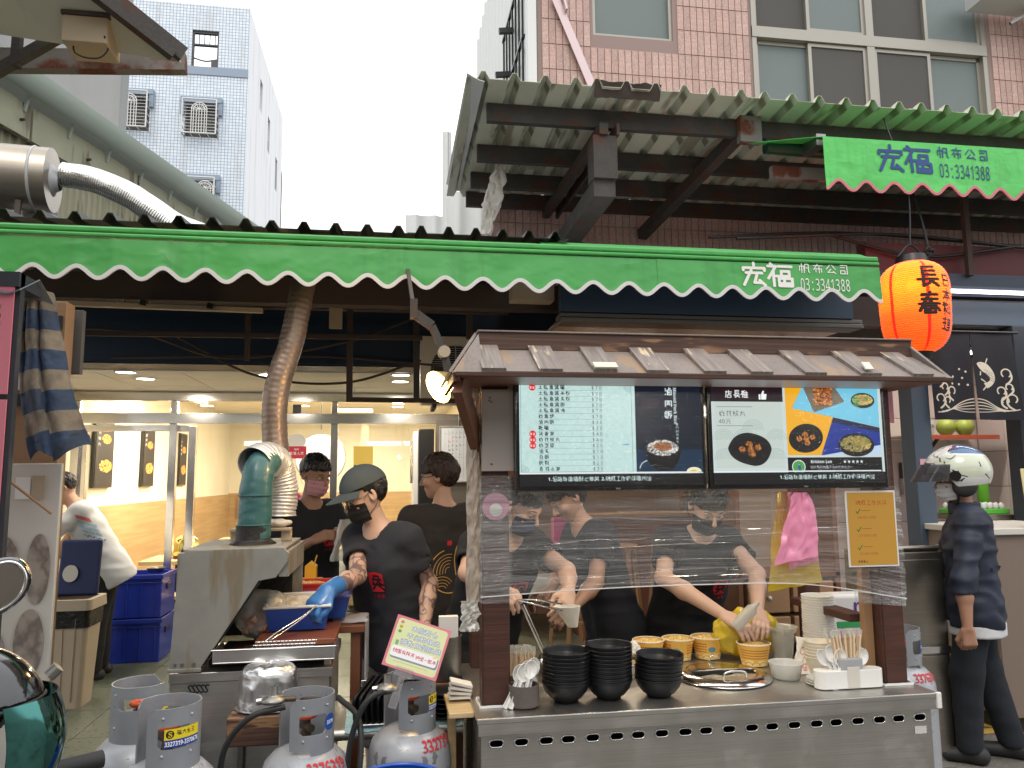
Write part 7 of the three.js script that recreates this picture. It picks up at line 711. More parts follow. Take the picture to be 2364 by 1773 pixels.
{ const L = thing('tube_lamp', 'lit warm tube lamp under the cart roof above the workers', 'lamp', [1.15, 1.868, -3.0]); part('housing', box(-0.5, 0.5, -0.03, 0, -0.03, 0.03), M.white, L); part('light_tube', rt(cyl(0.013, 0.013, -0.48, 0.48, 0, 0, 12), 0, 0, Math.PI / 2).translate(0, -0.044, 0), glow([1, 0.88, 0.7], 5), L); const l = new THREE.RectAreaLight(new THREE.Color(1, 0.86, 0.66), 20, 0.95, 0.06); l.name = 'tube'; l.position.set(0, -0.064, 0); l.rotation.x = -Math.PI / 2; L.add(l); for (const x of [-0.4, 0.4]) part('hanger', rod([x, 0, 0], [x, 0.02, 0], 0.006), M.steelDull, L); }
// ---------- wares on the cart ----------
const Y0 = 0.7935;
{
  const bowlGeo = lathe([[0.001, 0.004], [0.036, 0.004], [0.036, 0], [0.042, 0], [0.043, 0.006], [0.056, 0.014], [0.074, 0.036], [0.082, 0.058], [0.083, 0.063], [0.0825, 0.066], [0.079, 0.064], [0.0785, 0.056], [0.076, 0.054], [0.075, 0.046], [0.072, 0.043], [0.068, 0.036], [0.06, 0.028], [0.05, 0.018], [0.03, 0.01], [0.001, 0.009]], 40);
  [[0.605, -2.69, 9, 'stack beside the stone cup'], [0.757, -2.7, 10, 'tallest stack between the other two'], [0.935, -2.69, 7, 'stack next to the soup well']].forEach(([x, z, n, w], s) => { for (let k = 0; k < n; k++) { const m = tag(part('black_bowl', bowlGeo, M.bowl), (k ? k === n - 1 ? 'topmost black bowl of the ' : 'black ribbed noodle bowl within the ' : 'lowest black bowl of the ') + w, 'bowl', 'stacked black bowls, ' + w); m.position.set(x + rr(-0.0015, 0.0015) + k * (s === 2 ? 0.0012 : 0.0004), Y0 + k * 0.0128, z + k * 0.0003); m.rotation.set(s === 2 ? 0.02 : rr(-0.008, 0.008), rr(0, 6), rr(-0.008, 0.008)); } });
  const cup = thing('spoon_cup', 'speckled grey stone cup holding white spoons on the counter corner', 'cup', [0.452, Y0, -2.66]); part('cup', lathe([[0.001, 0], [0.048, 0], [0.052, 0.005], [0.052, 0.068], [0.049, 0.07], [0.047, 0.066], [0.047, 0.012], [0.001, 0.01]], 32), std([0.5, 0.49, 0.48], 0.7, 0, { bumpMap: T.fine, bumpScale: 0.002, map: T.shingle }), cup);
  const spoonGeo = (L) => join([slab((u, v) => { const a = (u - 0.5) * 2, t = v, w = 0.023 * Math.sqrt(Math.max(0.02, 1 - Math.pow(t * 2 - 1, 2))); return [a * w, t * 0.06, -0.012 * (1 - a * a) * Math.sin(t * 3.14) + a * a * 0.004]; }, 8, 12, 0.0016), slab((u, v) => [(u - 0.5) * (0.012 + 0.006 * v), -v * L, Math.abs(u - 0.5) * 0.008 - v * v * 0.01], 4, 8, 0.0016)]);
  const sg = spoonGeo(0.09); const spoon = (x, y, z, rx, ry, rz, lab, grp) => { const m = tag(part('plastic_spoon', sg, M.whitePlastic), lab, 'spoon', grp); m.position.set(x, y, z); m.rotation.set(rx, ry, rz); };
  for (let i = 0; i < 5; i++) spoon(0.452 + (i - 2) * 0.013, Y0 + 0.076 + i * 0.004, -2.66 + (i % 2) * 0.014, -0.3 + i * 0.05, 0.2, -0.5 + i * 0.06, 'white plastic spoon standing in the stone cup', 'spoons in the stone cup');
  const holder = thing('chopstick_tin', 'square steel tin of wrapped chopsticks beside the left post', 'holder', [0.478, Y0, -2.86]); part('tin', [box(-0.05, 0.05, 0, 0.06, 0.048, 0.05), box(-0.05, 0.05, 0, 0.06, -0.05, -0.048), box(-0.05, -0.048, 0, 0.06, -0.048, 0.048), box(0.048, 0.05, 0, 0.06, -0.048, 0.048), box(-0.05, 0.05, 0, 0.004, -0.05, 0.05)], M.steelShiny, holder);
  const stick = box(-0.0035, 0.0035, 0, 0.13, -0.003, 0.003), sleeve = slab((u, v) => [(u - 0.5) * 0.014 + fbm(v * 6, u * 2, 1) * 0.006, 0.118 + v * 0.03, fbm(u * 4, v * 6, 4) * 0.012], 5, 6, 0.0008);
  const chop = (x, y, z, rx, rz, lab, grp) => { const t = thing('wrapped_chopsticks', lab, 'chopsticks', [x, y, z], rr(-0.4, 0.4), grp); t.rotation.x = rx; t.rotation.z = rz; part('bamboo', stick, M.bamboo, t); part('paper_tip', sleeve, M.bag, t); };
  for (let i = 0; i < 26; i++) chop(0.438 + (i % 9) * 0.0098, Y0 + 0.006, -2.83 - Math.floor(i / 9) * 0.018, rr(-0.05, 0.05), rr(-0.05, 0.05), 'wrapped chopsticks standing in the steel tin', 'chopsticks in the steel tin');
  one('ladle_handle', 'steel ladle leaning out of the soup pot', 'ladle', [rod([0.495, 1.08, -2.93], [0.6, 0.86, -2.98], 0.0085), lathe([[0.001, -0.04], [0.03, -0.03], [0.045, 0.0]], 16).translate(0.61, 0.86, -2.98)], M.steelShiny);
  const pot = thing('soup_pot', 'wide steel soup pot sunk behind the black bowls', 'pot', [0.8, Y0 - 0.03, -3.08]); part('wall', lathe([[0.001, 0], [0.2, 0], [0.205, 0.075], [0.212, 0.08], [0.205, 0.083], [0.2, 0.078], [0.195, 0.01], [0.001, 0.008]], 48), M.steelWarm, pot); part('broth', cyl(0.196, 0.196, 0.05, 0.052, 0, 0, 40), std([0.42, 0.33, 0.19], 0.15), pot);
  const rim = thing('soup_well', 'round stainless soup well with half open lid set in the counter', 'soup well', [1.26, Y0, -2.885]); part('ring', lathe([[0.128, -0.01], [0.132, 0.012], [0.14, 0.016], [0.165, 0.01], [0.18, 0.0], [0.182, 0.004], [0.166, 0.015], [0.142, 0.022], [0.126, 0.018], [0.122, -0.01]], 56), M.steelShiny, rim); part('well', lathe([[0.123, 0], [0.12, -0.2], [0.001, -0.2]], 40), M.steelDull, rim); part('lid', [slab((u, v) => { const a = Math.PI * (0.02 + 0.96 * u), r = 0.122 * v; return [Math.cos(a) * r, 0.02 + 0.006 * (1 - v), Math.sin(a) * -r]; }, 24, 6, 0.004)], M.steelShiny, rim); part('half_lid', slab((u, v) => { const a = Math.PI * (1.12 + 0.76 * u), r = 0.04 + 0.082 * v; return [Math.cos(a) * r, 0.012, Math.sin(a) * -r]; }, 20, 4, 0.003), std([0.62, 0.58, 0.48], 0.25, 0.8), rim); part('lid_handle', tube([[-0.045, 0.018, 0.11], [-0.04, 0.04, 0.112], [0.04, 0.04, 0.112], [0.045, 0.018, 0.11]], 0.004, 20, 8), M.steelShiny, rim); part('wire_hook', tube([[0.0, 0.03, -0.13], [0.02, 0.05, -0.13], [0.05, 0.035, -0.135]], 0.002, 12, 6), M.steelShiny, rim);
  // take away bowls of noodles
  const wrap = canvasTex(512, 160, (c) => { c.fillStyle = '#e9b552'; c.fillRect(0, 0, 512, 160); c.fillStyle = '#f2d388'; for (let i = 0; i < 8; i++) { c.beginPath(); c.arc(i * 70, 150, 40, 0, 7); c.fill(); } c.strokeStyle = '#8a4a1c'; c.lineWidth = 3; for (let i = 0; i < 12; i++) { c.beginPath(); c.arc(20 + i * 46, 150, 22, Math.PI, 0); c.stroke(); } c.fillStyle = '#9c3a1c'; for (const X of [40, 300]) for (let j = 0; j < 4; j++) for (let i = 0; i < 14; i++) c.fillRect(X + i * 12, 34 + j * 20, 8, 8); c.fillStyle = '#5b96a8'; c.beginPath(); c.arc(236, 80, 22, 0, 7); c.fill(); });
  const nb = (x, z, s, lab, full = true) => { const t = thing('takeaway_bowl', lab, 'paper bowl', [x, Y0, z], rr(0, 6), 'orange takeaway bowls'); t.scale.setScalar(s); part('wall', sheet((u, v) => { const a = u * 6.2832, r = 0.05 + 0.016 * v; return [Math.sin(a) * r, v * 0.082, Math.cos(a) * r]; }, 40, 3), print(wrap, 0.5), t); part('lip', mv(rt(new THREE.TorusGeometry(0.0665, 0.0028, 8, 40), Math.PI / 2), 0, 0.083, 0), M.cream, t); part('base', cyl(0.05, 0.05, 0, 0.003, 0, 0, 32), M.cream, t); if (full) part('noodles', sheet((u, v) => { const a = u * 6.2832, r = v * 0.064; return [Math.sin(a) * r, 0.074 + 0.014 * (1 - v * v) + fbm(Math.sin(a) * r * 60, Math.cos(a) * r * 60, x * 9) * 0.01, Math.cos(a) * r]; }, 40, 16), M.noodle, t); };
  nb(1.075, -3.2, 0.98, 'orange takeaway bowl of noodles nearest the soup pot'); nb(1.205, -3.2, 1.0, 'orange takeaway bowl of noodles, middle of three'); nb(1.335, -3.2, 1.02, 'orange takeaway bowl of noodles beside the yellow bag'); nb(1.47, -3.05, 1.0, 'orange takeaway bowl under the packing hands');
  one('white_plate', 'white shallow plate behind the third stack of black bowls', 'plate', lathe([[0.001, 0.002], [0.05, 0.002], [0.075, 0.016], [0.078, 0.018], [0.05, 0.006], [0.001, 0.006]], 32).translate(1.04, Y0, -3.03), M.whitePlastic); one('tissue', 'crumpled white tissue beside the soup pot', 'tissue', mv(nets((x, y, z) => ell(x, y, z, 0.028, 0.03, 0.022) - fbm(x * 50, y * 50, z * 50) * 0.018, [-0.06, -0.06, -0.06], [0.06, 0.06, 0.06], 0.004), 0.99, Y0 + 0.06, -3.14), M.paper); 
  const pb = lathe([[0.001, 0.001], [0.045, 0.001], [0.046, 0], [0.047, 0.002], [0.063, 0.075], [0.0655, 0.0765], [0.066, 0.079], [0.063, 0.0795], [0.061, 0.076], [0.045, 0.006], [0.001, 0.005]], 36);
  for (let k = 0; k < 20; k++) { const m = tag(part('paper_bowl', pb, M.paper), (k === 19 ? 'topmost white paper bowl of the tall stack' : 'white paper bowl within the tall stack by the right post'), 'paper bowl', 'tall stack of paper bowls'); m.position.set(1.735 + rr(-0.001, 0.001), Y0 + k * 0.0102, -3.0); } for (let k = 0; k < 6; k++) { const m = tag(part('paper_bowl', pb, M.cream), (k === 5 ? 'topmost cream paper bowl of the short stack' : 'cream paper bowl within the short stack before the tall one'), 'paper bowl', 'short stack of cream bowls'); m.scale.setScalar(0.82); m.position.set(1.645, Y0 + k * 0.0115, -2.86); }
  const tub = thing('plastic_tub', 'translucent white round tub beside the soup well', 'tub', [1.49, Y0, -2.83]); part('wall', lathe([[0.001, 0], [0.05, 0], [0.062, 0.05], [0.066, 0.056], [0.063, 0.057], [0.058, 0.05], [0.047, 0.004], [0.001, 0.004]], 36), M.milky, tub); one('tub_lids', 'short pile of flat translucent lids on the counter', 'lids', [0, 1, 2].map((k) => lathe([[0.001, 0.001], [0.058, 0.001], [0.062, 0.005], [0.058, 0.008], [0.052, 0.004], [0.001, 0.004]], 32).translate(1.575 + k * 0.002, Y0 + k * 0.008, -2.72)), M.milky); one('plastic_cup', 'clear cup stuffed with plastic bags behind the tubs', 'cup', [lathe([[0.001, 0], [0.035, 0], [0.048, 0.12], [0.05, 0.121]], 28).translate(1.61, Y0, -3.07), slab((u, v) => { const a = u * 6.283, r = 0.046 + v * 0.018 + fbm(u * 8, v * 2, 3) * 0.016; return [1.61 + Math.sin(a) * r, Y0 + 0.11 + v * 0.03, -3.07 + Math.cos(a) * r]; }, 30, 4, 0.001)], M.bag);
  one('paper_bag', 'printed white paper bag leaning on the cream bowls', 'paper bag', slab((u, v) => [1.545 + u * 0.075 + v * 0.045, Y0 + v * 0.13 * (1 - 0.1 * u), -2.86 - v * 0.05 + fbm(u * 4, v * 4, 2) * 0.012], 12, 14, 0.012), print(canvasTex(128, 160, (c) => { c.fillStyle = '#e9e4da'; c.fillRect(0, 0, 128, 160); c.strokeStyle = '#c46a5a'; c.lineWidth = 3; for (const [x, y] of [[40, 60], [80, 70], [60, 100]]) { c.beginPath(); c.arc(x, y, 16, 0, 7); c.stroke(); } words(c, '福', 44, 112, 34, { color: '#c46a5a', w: 0.08 }); }), 0.8));
  const sb = thing('spoon_box', 'long white cutlery box with taped front by the right post', 'box', [1.645, Y0, -2.67]); part('box', mv(rt(ext([...[...Array(12)].map((_, i) => [-0.1 + Math.cos(1.5708 + i / 11 * 3.1416) * 0.028, Math.sin(1.5708 + i / 11 * 3.1416) * 0.028]), ...[...Array(12)].map((_, i) => [0.1 + Math.cos(-1.5708 + i / 11 * 3.1416) * 0.028, Math.sin(-1.5708 + i / 11 * 3.1416) * 0.028])], 0.058, 0.002), -Math.PI / 2), 0, 0.002, 0), M.whitePlastic, sb); part('tape', rbox(-0.02, 0.028, 0.004, 0.075, 0.029, 0.0315, 0.001), M.offWhite, sb); part('inner_cup', [rbox(-0.042, 0.05, 0.06, 0.1, -0.026, 0.02, 0.004)], std([0.35, 0.35, 0.36], 0.5), sb);
  for (let i = 0; i < 5; i++) spoon(1.575 + i * 0.014 - (i > 2 ? -0.06 : 0), Y0 + 0.075 + (i % 2) * 0.012, -2.67 + (i % 3) * 0.012 - 0.01, -0.2, 0, i < 3 ? 0.5 - i * 0.4 : -0.5, 'white plastic spoon poking out of the long white box', 'spoons in the white box'); for (let i = 0; i < 20; i++) chop(1.612 + (i % 7) * 0.012, Y0 + 0.05, -2.672 - Math.floor(i / 7) * 0.009, rr(-0.12, 0.06), (i % 7 - 3) * -0.055, 'wrapped chopsticks fanned in the long white box', 'chopsticks in the white box');
  const hang = (mat, x, z, w, h, dx, lab, nm) => one(nm, lab, 'plastic bag', slab((u, v) => { const a = u - 0.5, q = 1 - v; return [x + a * w * (0.25 + 0.75 * Math.pow(q, 0.6)) + dx * q + Math.sin(u * 12 + v * 3) * 0.004, 1.49 - q * h + (u - 0.5) * 0.03 * q, z + Math.sin(u * 15) * 0.008 * q + fbm(u * 4, v * 4, x) * 0.03]; }, 30, 24, 0.0015), mat); hang(M.yellowBag, 1.48, -2.74, 0.22, 0.35, 0.02, 'yellow carrier bags hanging behind the pink ones', 'yellow_bags'); hang(M.pinkBag, 1.47, -2.615, 0.17, 0.24, -0.03, 'bundle of pink carrier bags hanging before the film', 'pink_bags'); hang(M.pinkBag, 1.5, -2.725, 0.12, 0.27, 0.03, 'second sheaf of pink bags hanging behind the film', 'pink_bags');
  one('yellow_sack', 'yellow plastic sack standing behind the takeaway bowls', 'plastic bag', mv(nets((x, y, z) => ell(x, y, z, 0.155, 0.1, 0.07) - fbm(x * 22, y * 22, z * 22) * 0.03, [-0.22, -0.11, -0.14], [0.22, 0.2, 0.14], 0.007), 1.5, Y0 + 0.1, -3.17), M.yellowBag); one('soy_bottle', 'clear squeeze bottle held over the takeaway bowl', 'bottle', rt(lathe([[0.001, 0], [0.024, 0], [0.024, 0.1], [0.01, 0.12], [0.008, 0.14], [0.001, 0.14]], 20), 0.3, 0, -0.7).translate(1.4, 0.94, -3.06).rotateY(0), M.milky);
  const bag = thing('printed_sack', 'white sack with purple lettering and green band behind the right post', 'sack', [1.99, 0.8, -3.2]); part('sack', rbox(-0.17, 0.14, 0, 0.24, -0.05, 0.05, 0.02), M.white, bag); part('print', mv(new THREE.PlaneGeometry(0.29, 0.22), -0.015, 0.12, 0.053), decal(290, 220, (c) => { c.fillStyle = '#5b2a86'; c.font = 'bold 84px sans-serif'; c.fillText('nic', 150, 70); c.fillStyle = '#c86aa6'; c.fillRect(0, 140, 290, 34); c.fillStyle = '#5a2a86'; c.fillRect(0, 174, 290, 20); c.fillStyle = '#2f9a57'; c.fillRect(0, 196, 290, 24); c.fillRect(0, 104, 290, 26); }), bag); part('crate_under', rbox(-0.2, 0.16, -0.8, 0, -0.1, 0.08, 0.004), M.woodBrown, bag); one('dark_plates', 'stack of dark round plates under the printed sack shelf', 'plates', [0, 1, 2, 3].map((k) => cyl(0.075, 0.05, Y0 + k * 0.016, Y0 + k * 0.016 + 0.012, 1.72, -3.18, 28)), M.black);
}
// ---------- gas cylinders ----------
function label(w, h, draw, rad, y, a0, a1) { return { g: mv(new THREE.CylinderGeometry(rad, rad, h, 18, 1, true, a0, a1 - a0), 0, y, 0), m: decal(w, Math.round(w * h / (rad * (a1 - a0))), draw, 0.5) }; }
function gasBottle(x, z, H, yaw, lab, phone, opt = {}) {
  const t = thing('gas_cylinder', lab, 'gas cylinder', [x, opt.y ?? 0, z], yaw, 'grey gas cylinders'), r = 0.141, yb = H - 0.175; 
  part('tank', lathe([[0.001, 0.05], [0.09, 0.055], [0.125, 0.08], [r, 0.13], [r, yb - 0.12], [r + 0.002, yb - 0.118], [r + 0.002, yb - 0.112], [r, yb - 0.11], [r - 0.003, yb - 0.07], [r - 0.014, yb - 0.035], [r - 0.04, yb - 0.008], [0.06, yb + 0.008], [0.03, yb + 0.012], [0.001, yb + 0.012]], 56), M.gas, t); part('foot_ring', lathe([[0.11, 0], [0.113, 0], [0.113, 0.075], [0.11, 0.075]], 40), M.gasCollar, t);
  // guard collar: rolled plate with hand slots, open at the front
  const rc = 0.085, th = 0.004, a0 = 0.5, span = 5.0, h = 0.175, plate = ext([[0, 0.02], [0.06, 0.02], [0.07, 0], [span * rc - 0.1, 0], [span * rc, 0.0], [span * rc, h - 0.02], [span * rc - 0.02, h], [0.02, h], [0, h - 0.02]], th, 0, [[[0.03, 0.075], [0.03, 0.12], [0.035, 0.126], [0.11, 0.126], [0.115, 0.12], [0.115, 0.075], [0.105, 0.066], [0.04, 0.066]], [[0.26, 0.11], [0.26, 0.135], [0.265, 0.14], [0.335, 0.14], [0.34, 0.135], [0.34, 0.11], [0.33, 0.104], [0.27, 0.104]]]);
  const fine = (() => { let g = plate.toNonIndexed ? (plate.index ? plate.toNonIndexed() : plate) : plate; for (let it = 0; it < 16; it++) { const p = g.attributes.position, out = []; let split = false; for (let i = 0; i < p.count; i += 3) { const v = [0, 1, 2].map((k) => V().fromBufferAttribute(p, i + k)); let e = -1, L = 0.022; for (let k = 0; k < 3; k++) { const d = Math.abs(v[k].x - v[(k + 1) % 3].x); if (d > L) { L = d; e = k; } } if (e < 0) out.push(...v); else { split = true; const a = v[e], b = v[(e + 1) % 3], c = v[(e + 2) % 3], m = a.clone().lerp(b, 0.5); out.push(a, m, c, m, b, c); } } const q = new THREE.BufferGeometry().setFromPoints(out); g = q; if (!split) break; } return g; })();
  { const p = fine.attributes.position; for (let i = 0; i < p.count; i++) { const a = a0 + p.getX(i) / rc, R2 = rc + p.getZ(i); p.setXYZ(i, Math.sin(a) * R2, yb - 0.006 + p.getY(i), Math.cos(a) * R2); } fine.computeVertexNormals(); fine.setAttribute('uv', new THREE.BufferAttribute(new Float32Array(p.count * 2), 2)); }
  part('collar', toCreasedNormals(fine, 0.6), M.gasCollar, t); for (const a of [1.0, 1.9, 3.4]) for (const y of [0.05, 0.15]) part('rivet', mv(new THREE.SphereGeometry(0.0045, 8, 6), Math.sin(a) * (rc + th), yb + y - 0.006, Math.cos(a) * (rc + th)), M.gas, t);
  const vb = part('valve', [cyl(0.016, 0.02, yb + 0.01, yb + 0.05), rt(cyl(0.013, 0.013, -0.035, 0.05, 0, 0, 14), 0, 0, Math.PI / 2).translate(0, yb + 0.065, 0), cyl(0.014, 0.014, yb + 0.05, yb + 0.09)], M.brass, t); part('hand_wheel', mv(rt(new THREE.TorusGeometry(0.026, 0.009, 8, 9), Math.PI / 2), 0, yb + 0.1, 0).scale(1, 1, 1), opt.wheel ?? M.redOrange, vb);
  const tx = (c, w, h) => { c.fillStyle = '#c3202c'; c.font = 'bold ' + Math.round(h * 0.9) + 'px sans-serif'; c.save(); c.rotate(0.02); c.fillText(phone, 6, h * 0.82, w - 12); c.restore(); }; const y1 = yb - 0.055, y2 = yb - 0.012;
  part('painted_number', sheet((u, v) => { const a = (opt.na ?? -0.2) + u * 1.3, rr2 = v < 0.5 ? r - 0.006 - v * 0.016 + 0.002 : r - 0.014 - (v - 0.5) * 2 * 0.026 + 0.002, y = v < 0.5 ? yb - 0.057 + v * 2 * 0.022 : yb - 0.035 + (v - 0.5) * 2 * 0.027 + 0.002; return [Math.sin(a - yaw) * rr2, y + 0.001, Math.cos(a - yaw) * rr2]; }, 24, 6), decal(512, 130, tx, 0.6), t);
  const st = (c, w, h) => { c.fillStyle = '#e8cf1e'; c.fillRect(0, 0, w, h * 0.58); c.fillStyle = '#1d3d8f'; c.fillRect(0, h * 0.58, w, h * 0.42); c.fillStyle = '#222'; c.beginPath(); c.arc(h * 0.3, h * 0.29, h * 0.22, 0, 7); c.fill(); c.fillStyle = '#e8cf1e'; c.font = 'bold ' + h * 0.4 + 'px serif'; c.fillText('S', h * 0.2, h * 0.43); words(c, '福大金王', h * 0.65, h * 0.1, h * 0.26, { color: '#222', w: 0.12 }); c.fillStyle = '#fff'; c.font = 'bold ' + h * 0.34 + 'px sans-serif'; c.fillText('3327319-3370678', 6, h * 0.92, w - 12); };
  const L = label(420, 0.05, opt.round ? (c, w, h) => { c.fillStyle = '#1c4d9c'; c.beginPath(); c.ellipse(w * 0.3, h / 2, w * 0.24, h * 0.5, 0, 0, 7); c.fill(); c.fillStyle = '#fff'; c.font = 'bold ' + h * 0.3 + 'px sans-serif'; c.fillText('3370', w * 0.15, h * 0.62); } : st, rc + th + 0.0018, yb + 0.09, opt.la ?? 1.0, (opt.la ?? 1.0) + 1.15); part('sticker', L.g, L.m, t); return t;
}
gasBottle(-0.625, -2.45, 0.925, -0.9, 'grey gas cylinder with full red number 3327319, standing before another', '3327319', { na: -0.35, la: 1.05 });
gasBottle(-0.8, -2.79, 0.905, 2.2, 'grey gas cylinder with orange valve wheel half behind its neighbour', '3327319', { na: 1.2, la: 4.3 });
gasBottle(-0.26, -2.68, 0.87, -1.0, 'grey gas cylinder numbered 3376 with hose regulator', '3376319', { na: 0.1, round: true, la: 1.7 });
gasBottle(0.075, -2.78, 0.885, -0.95, 'grey gas cylinder under the slanted pink and green sign', '3327319', { na: 0.3, la: 1.7 });
gasBottle(2.33, -3.35, 0.86, -0.8, 'grey gas cylinder standing behind the right end of the cart', '3376319', { na: -0.2, round: true, la: 1.3 });
{ const t = gasBottle(1.62, -4.35, 0.93, 1, 'dark grey gas cylinder in the shadow behind the workers', '', { }); }
[[[-0.32, 0.84, -2.62], [-0.42, 0.82, -2.6], [-0.5, 0.72, -2.62], [-0.5, 0.5, -2.66], [-0.4, 0.2, -2.8]], [[-0.17, 0.8, -2.85], [-0.09, 0.76, -2.68], [-0.1, 0.55, -2.6], [-0.2, 0.3, -2.55]], [[0.03, 0.85, -2.72], [-0.06, 0.84, -2.66], [-0.115, 0.72, -2.66], [-0.13, 0.4, -2.68]]].forEach((p, i) => one('gas_hose', ['black rubber gas hose curving down from the board edge', 'black rubber gas hose dropping between the two right cylinders', 'black rubber gas hose leaving the cylinder under the sign'][i], 'hose', tube(p, 0.0095, 40, 10), M.blackRubber));
{ const rg = (x, y, z, turn, lab) => { const t = thing('gas_regulator', lab, 'regulator', [x, y, z], turn); part('body', lathe([[0.001, 0], [0.036, 0], [0.04, 0.006], [0.036, 0.014], [0.02, 0.02], [0.014, 0.024], [0.014, 0.05], [0.011, 0.05], [0.011, 0.03]], 28), M.steelDull, t); part('inlet', rod([0.02, 0.008, 0], [0.07, 0.008, 0], 0.009), M.brass, t); part('clamp', [rod([-0.03, 0.006, 0], [-0.05, 0.004, 0], 0.011)], M.steelShiny, t); }; rg(-0.36, 0.85, -2.64, 0, 'grey gas regulator on the hose beside cylinder 3376'); rg(0.0, 0.85, -2.72, 0, 'grey gas regulator clipped under the slanted sign'); }
{ const d = thing('blue_drum', 'blue plastic drum rim between the cylinders and the street', 'drum', [0.03, 0, -2.4]); part('wall', lathe([[0.001, 0], [0.12, 0], [0.13, 0.3], [0.138, 0.672], [0.135, 0.672], [0.126, 0.3], [0.115, 0.01], [0.001, 0.01]], 44), M.blueBin, d); part('rim', mv(rt(new THREE.TorusGeometry(0.139, 0.007, 8, 48), Math.PI / 2), 0, 0.672, 0), M.blueBin, d); }
{ // slanted sign card
  const t = canvasTex(420, 420, (c) => { c.fillStyle = '#e58a96'; c.fillRect(0, 0, 420, 420); c.fillStyle = '#e9edb8'; c.beginPath(); c.roundRect(18, 18, 384, 384, 26); c.fill(); const w3 = (s, x, y, z) => { words(c, s, x, y, z, { color: '#5d7fae', w: 0.2, gap: 4 }); words(c, s, x, y, z, { color: '#ffffff', w: 0.09, gap: 4 }); }; w3('本店配合', 130, 50, 48); w3('不主動提供', 110, 112, 48); w3('購物用塑膠袋', 82, 174, 48); c.fillStyle = '#8b98a8'; c.beginPath(); c.roundRect(34, 250, 362, 92, 20); c.fill(); c.fillStyle = '#fff'; c.beginPath(); c.roundRect(30, 240, 356, 88, 20); c.fill(); words(c, '桃園有好市', 44, 262, 34, { color: '#d8475c', w: 0.12, gap: 0 }); words(c, '減塑一起來', 222, 270, 32, { color: '#d8475c', w: 0.12, gap: 0 }); for (const [y, k] of [[48, '#d98a94'], [86, '#c9b23e'], [124, '#7fae5a']]) { c.fillStyle = k; c.beginPath(); c.arc(52, y, 13, 0, 7); c.fill(); } c.fillStyle = '#7fb98e'; c.fillRect(46, 196, 22, 40); c.fillStyle = '#f3e2b0'; c.beginPath(); c.ellipse(370, 240, 30, 10, -0.7, 0, 7); c.fill(); c.fillStyle = '#b9b27a'; for (let i = 0; i < 30; i++) c.fillRect(70 + i * 9, 360, 6, 4); });
  const s = thing('slanted_sign', 'slanted pink and pale green notice card clipped on a gas cylinder', 'sign', [0.093, 1.0, -2.64]); s.rotation.set(-0.12, -0.05, -0.33); part('card', rbox(-0.093, 0.093, -0.082, 0.082, -0.0016, 0, 0.001), M.pinkTrim, s); part('print', mv(new THREE.PlaneGeometry(0.186, 0.164), 0, 0, 0.0018), print(t, 0.3), s); part('clip', [rbox(-0.045, 0.015, -0.1, -0.07, -0.006, 0.006, 0.003), rbox(-0.026, -0.006, -0.15, -0.1, -0.005, 0.005, 0.003)], M.clearPlastic, s); part('clip_jaw', [rbox(-0.03, -0.002, -0.2, -0.15, -0.008, 0.008, 0.004)], M.clearPlastic, s); }
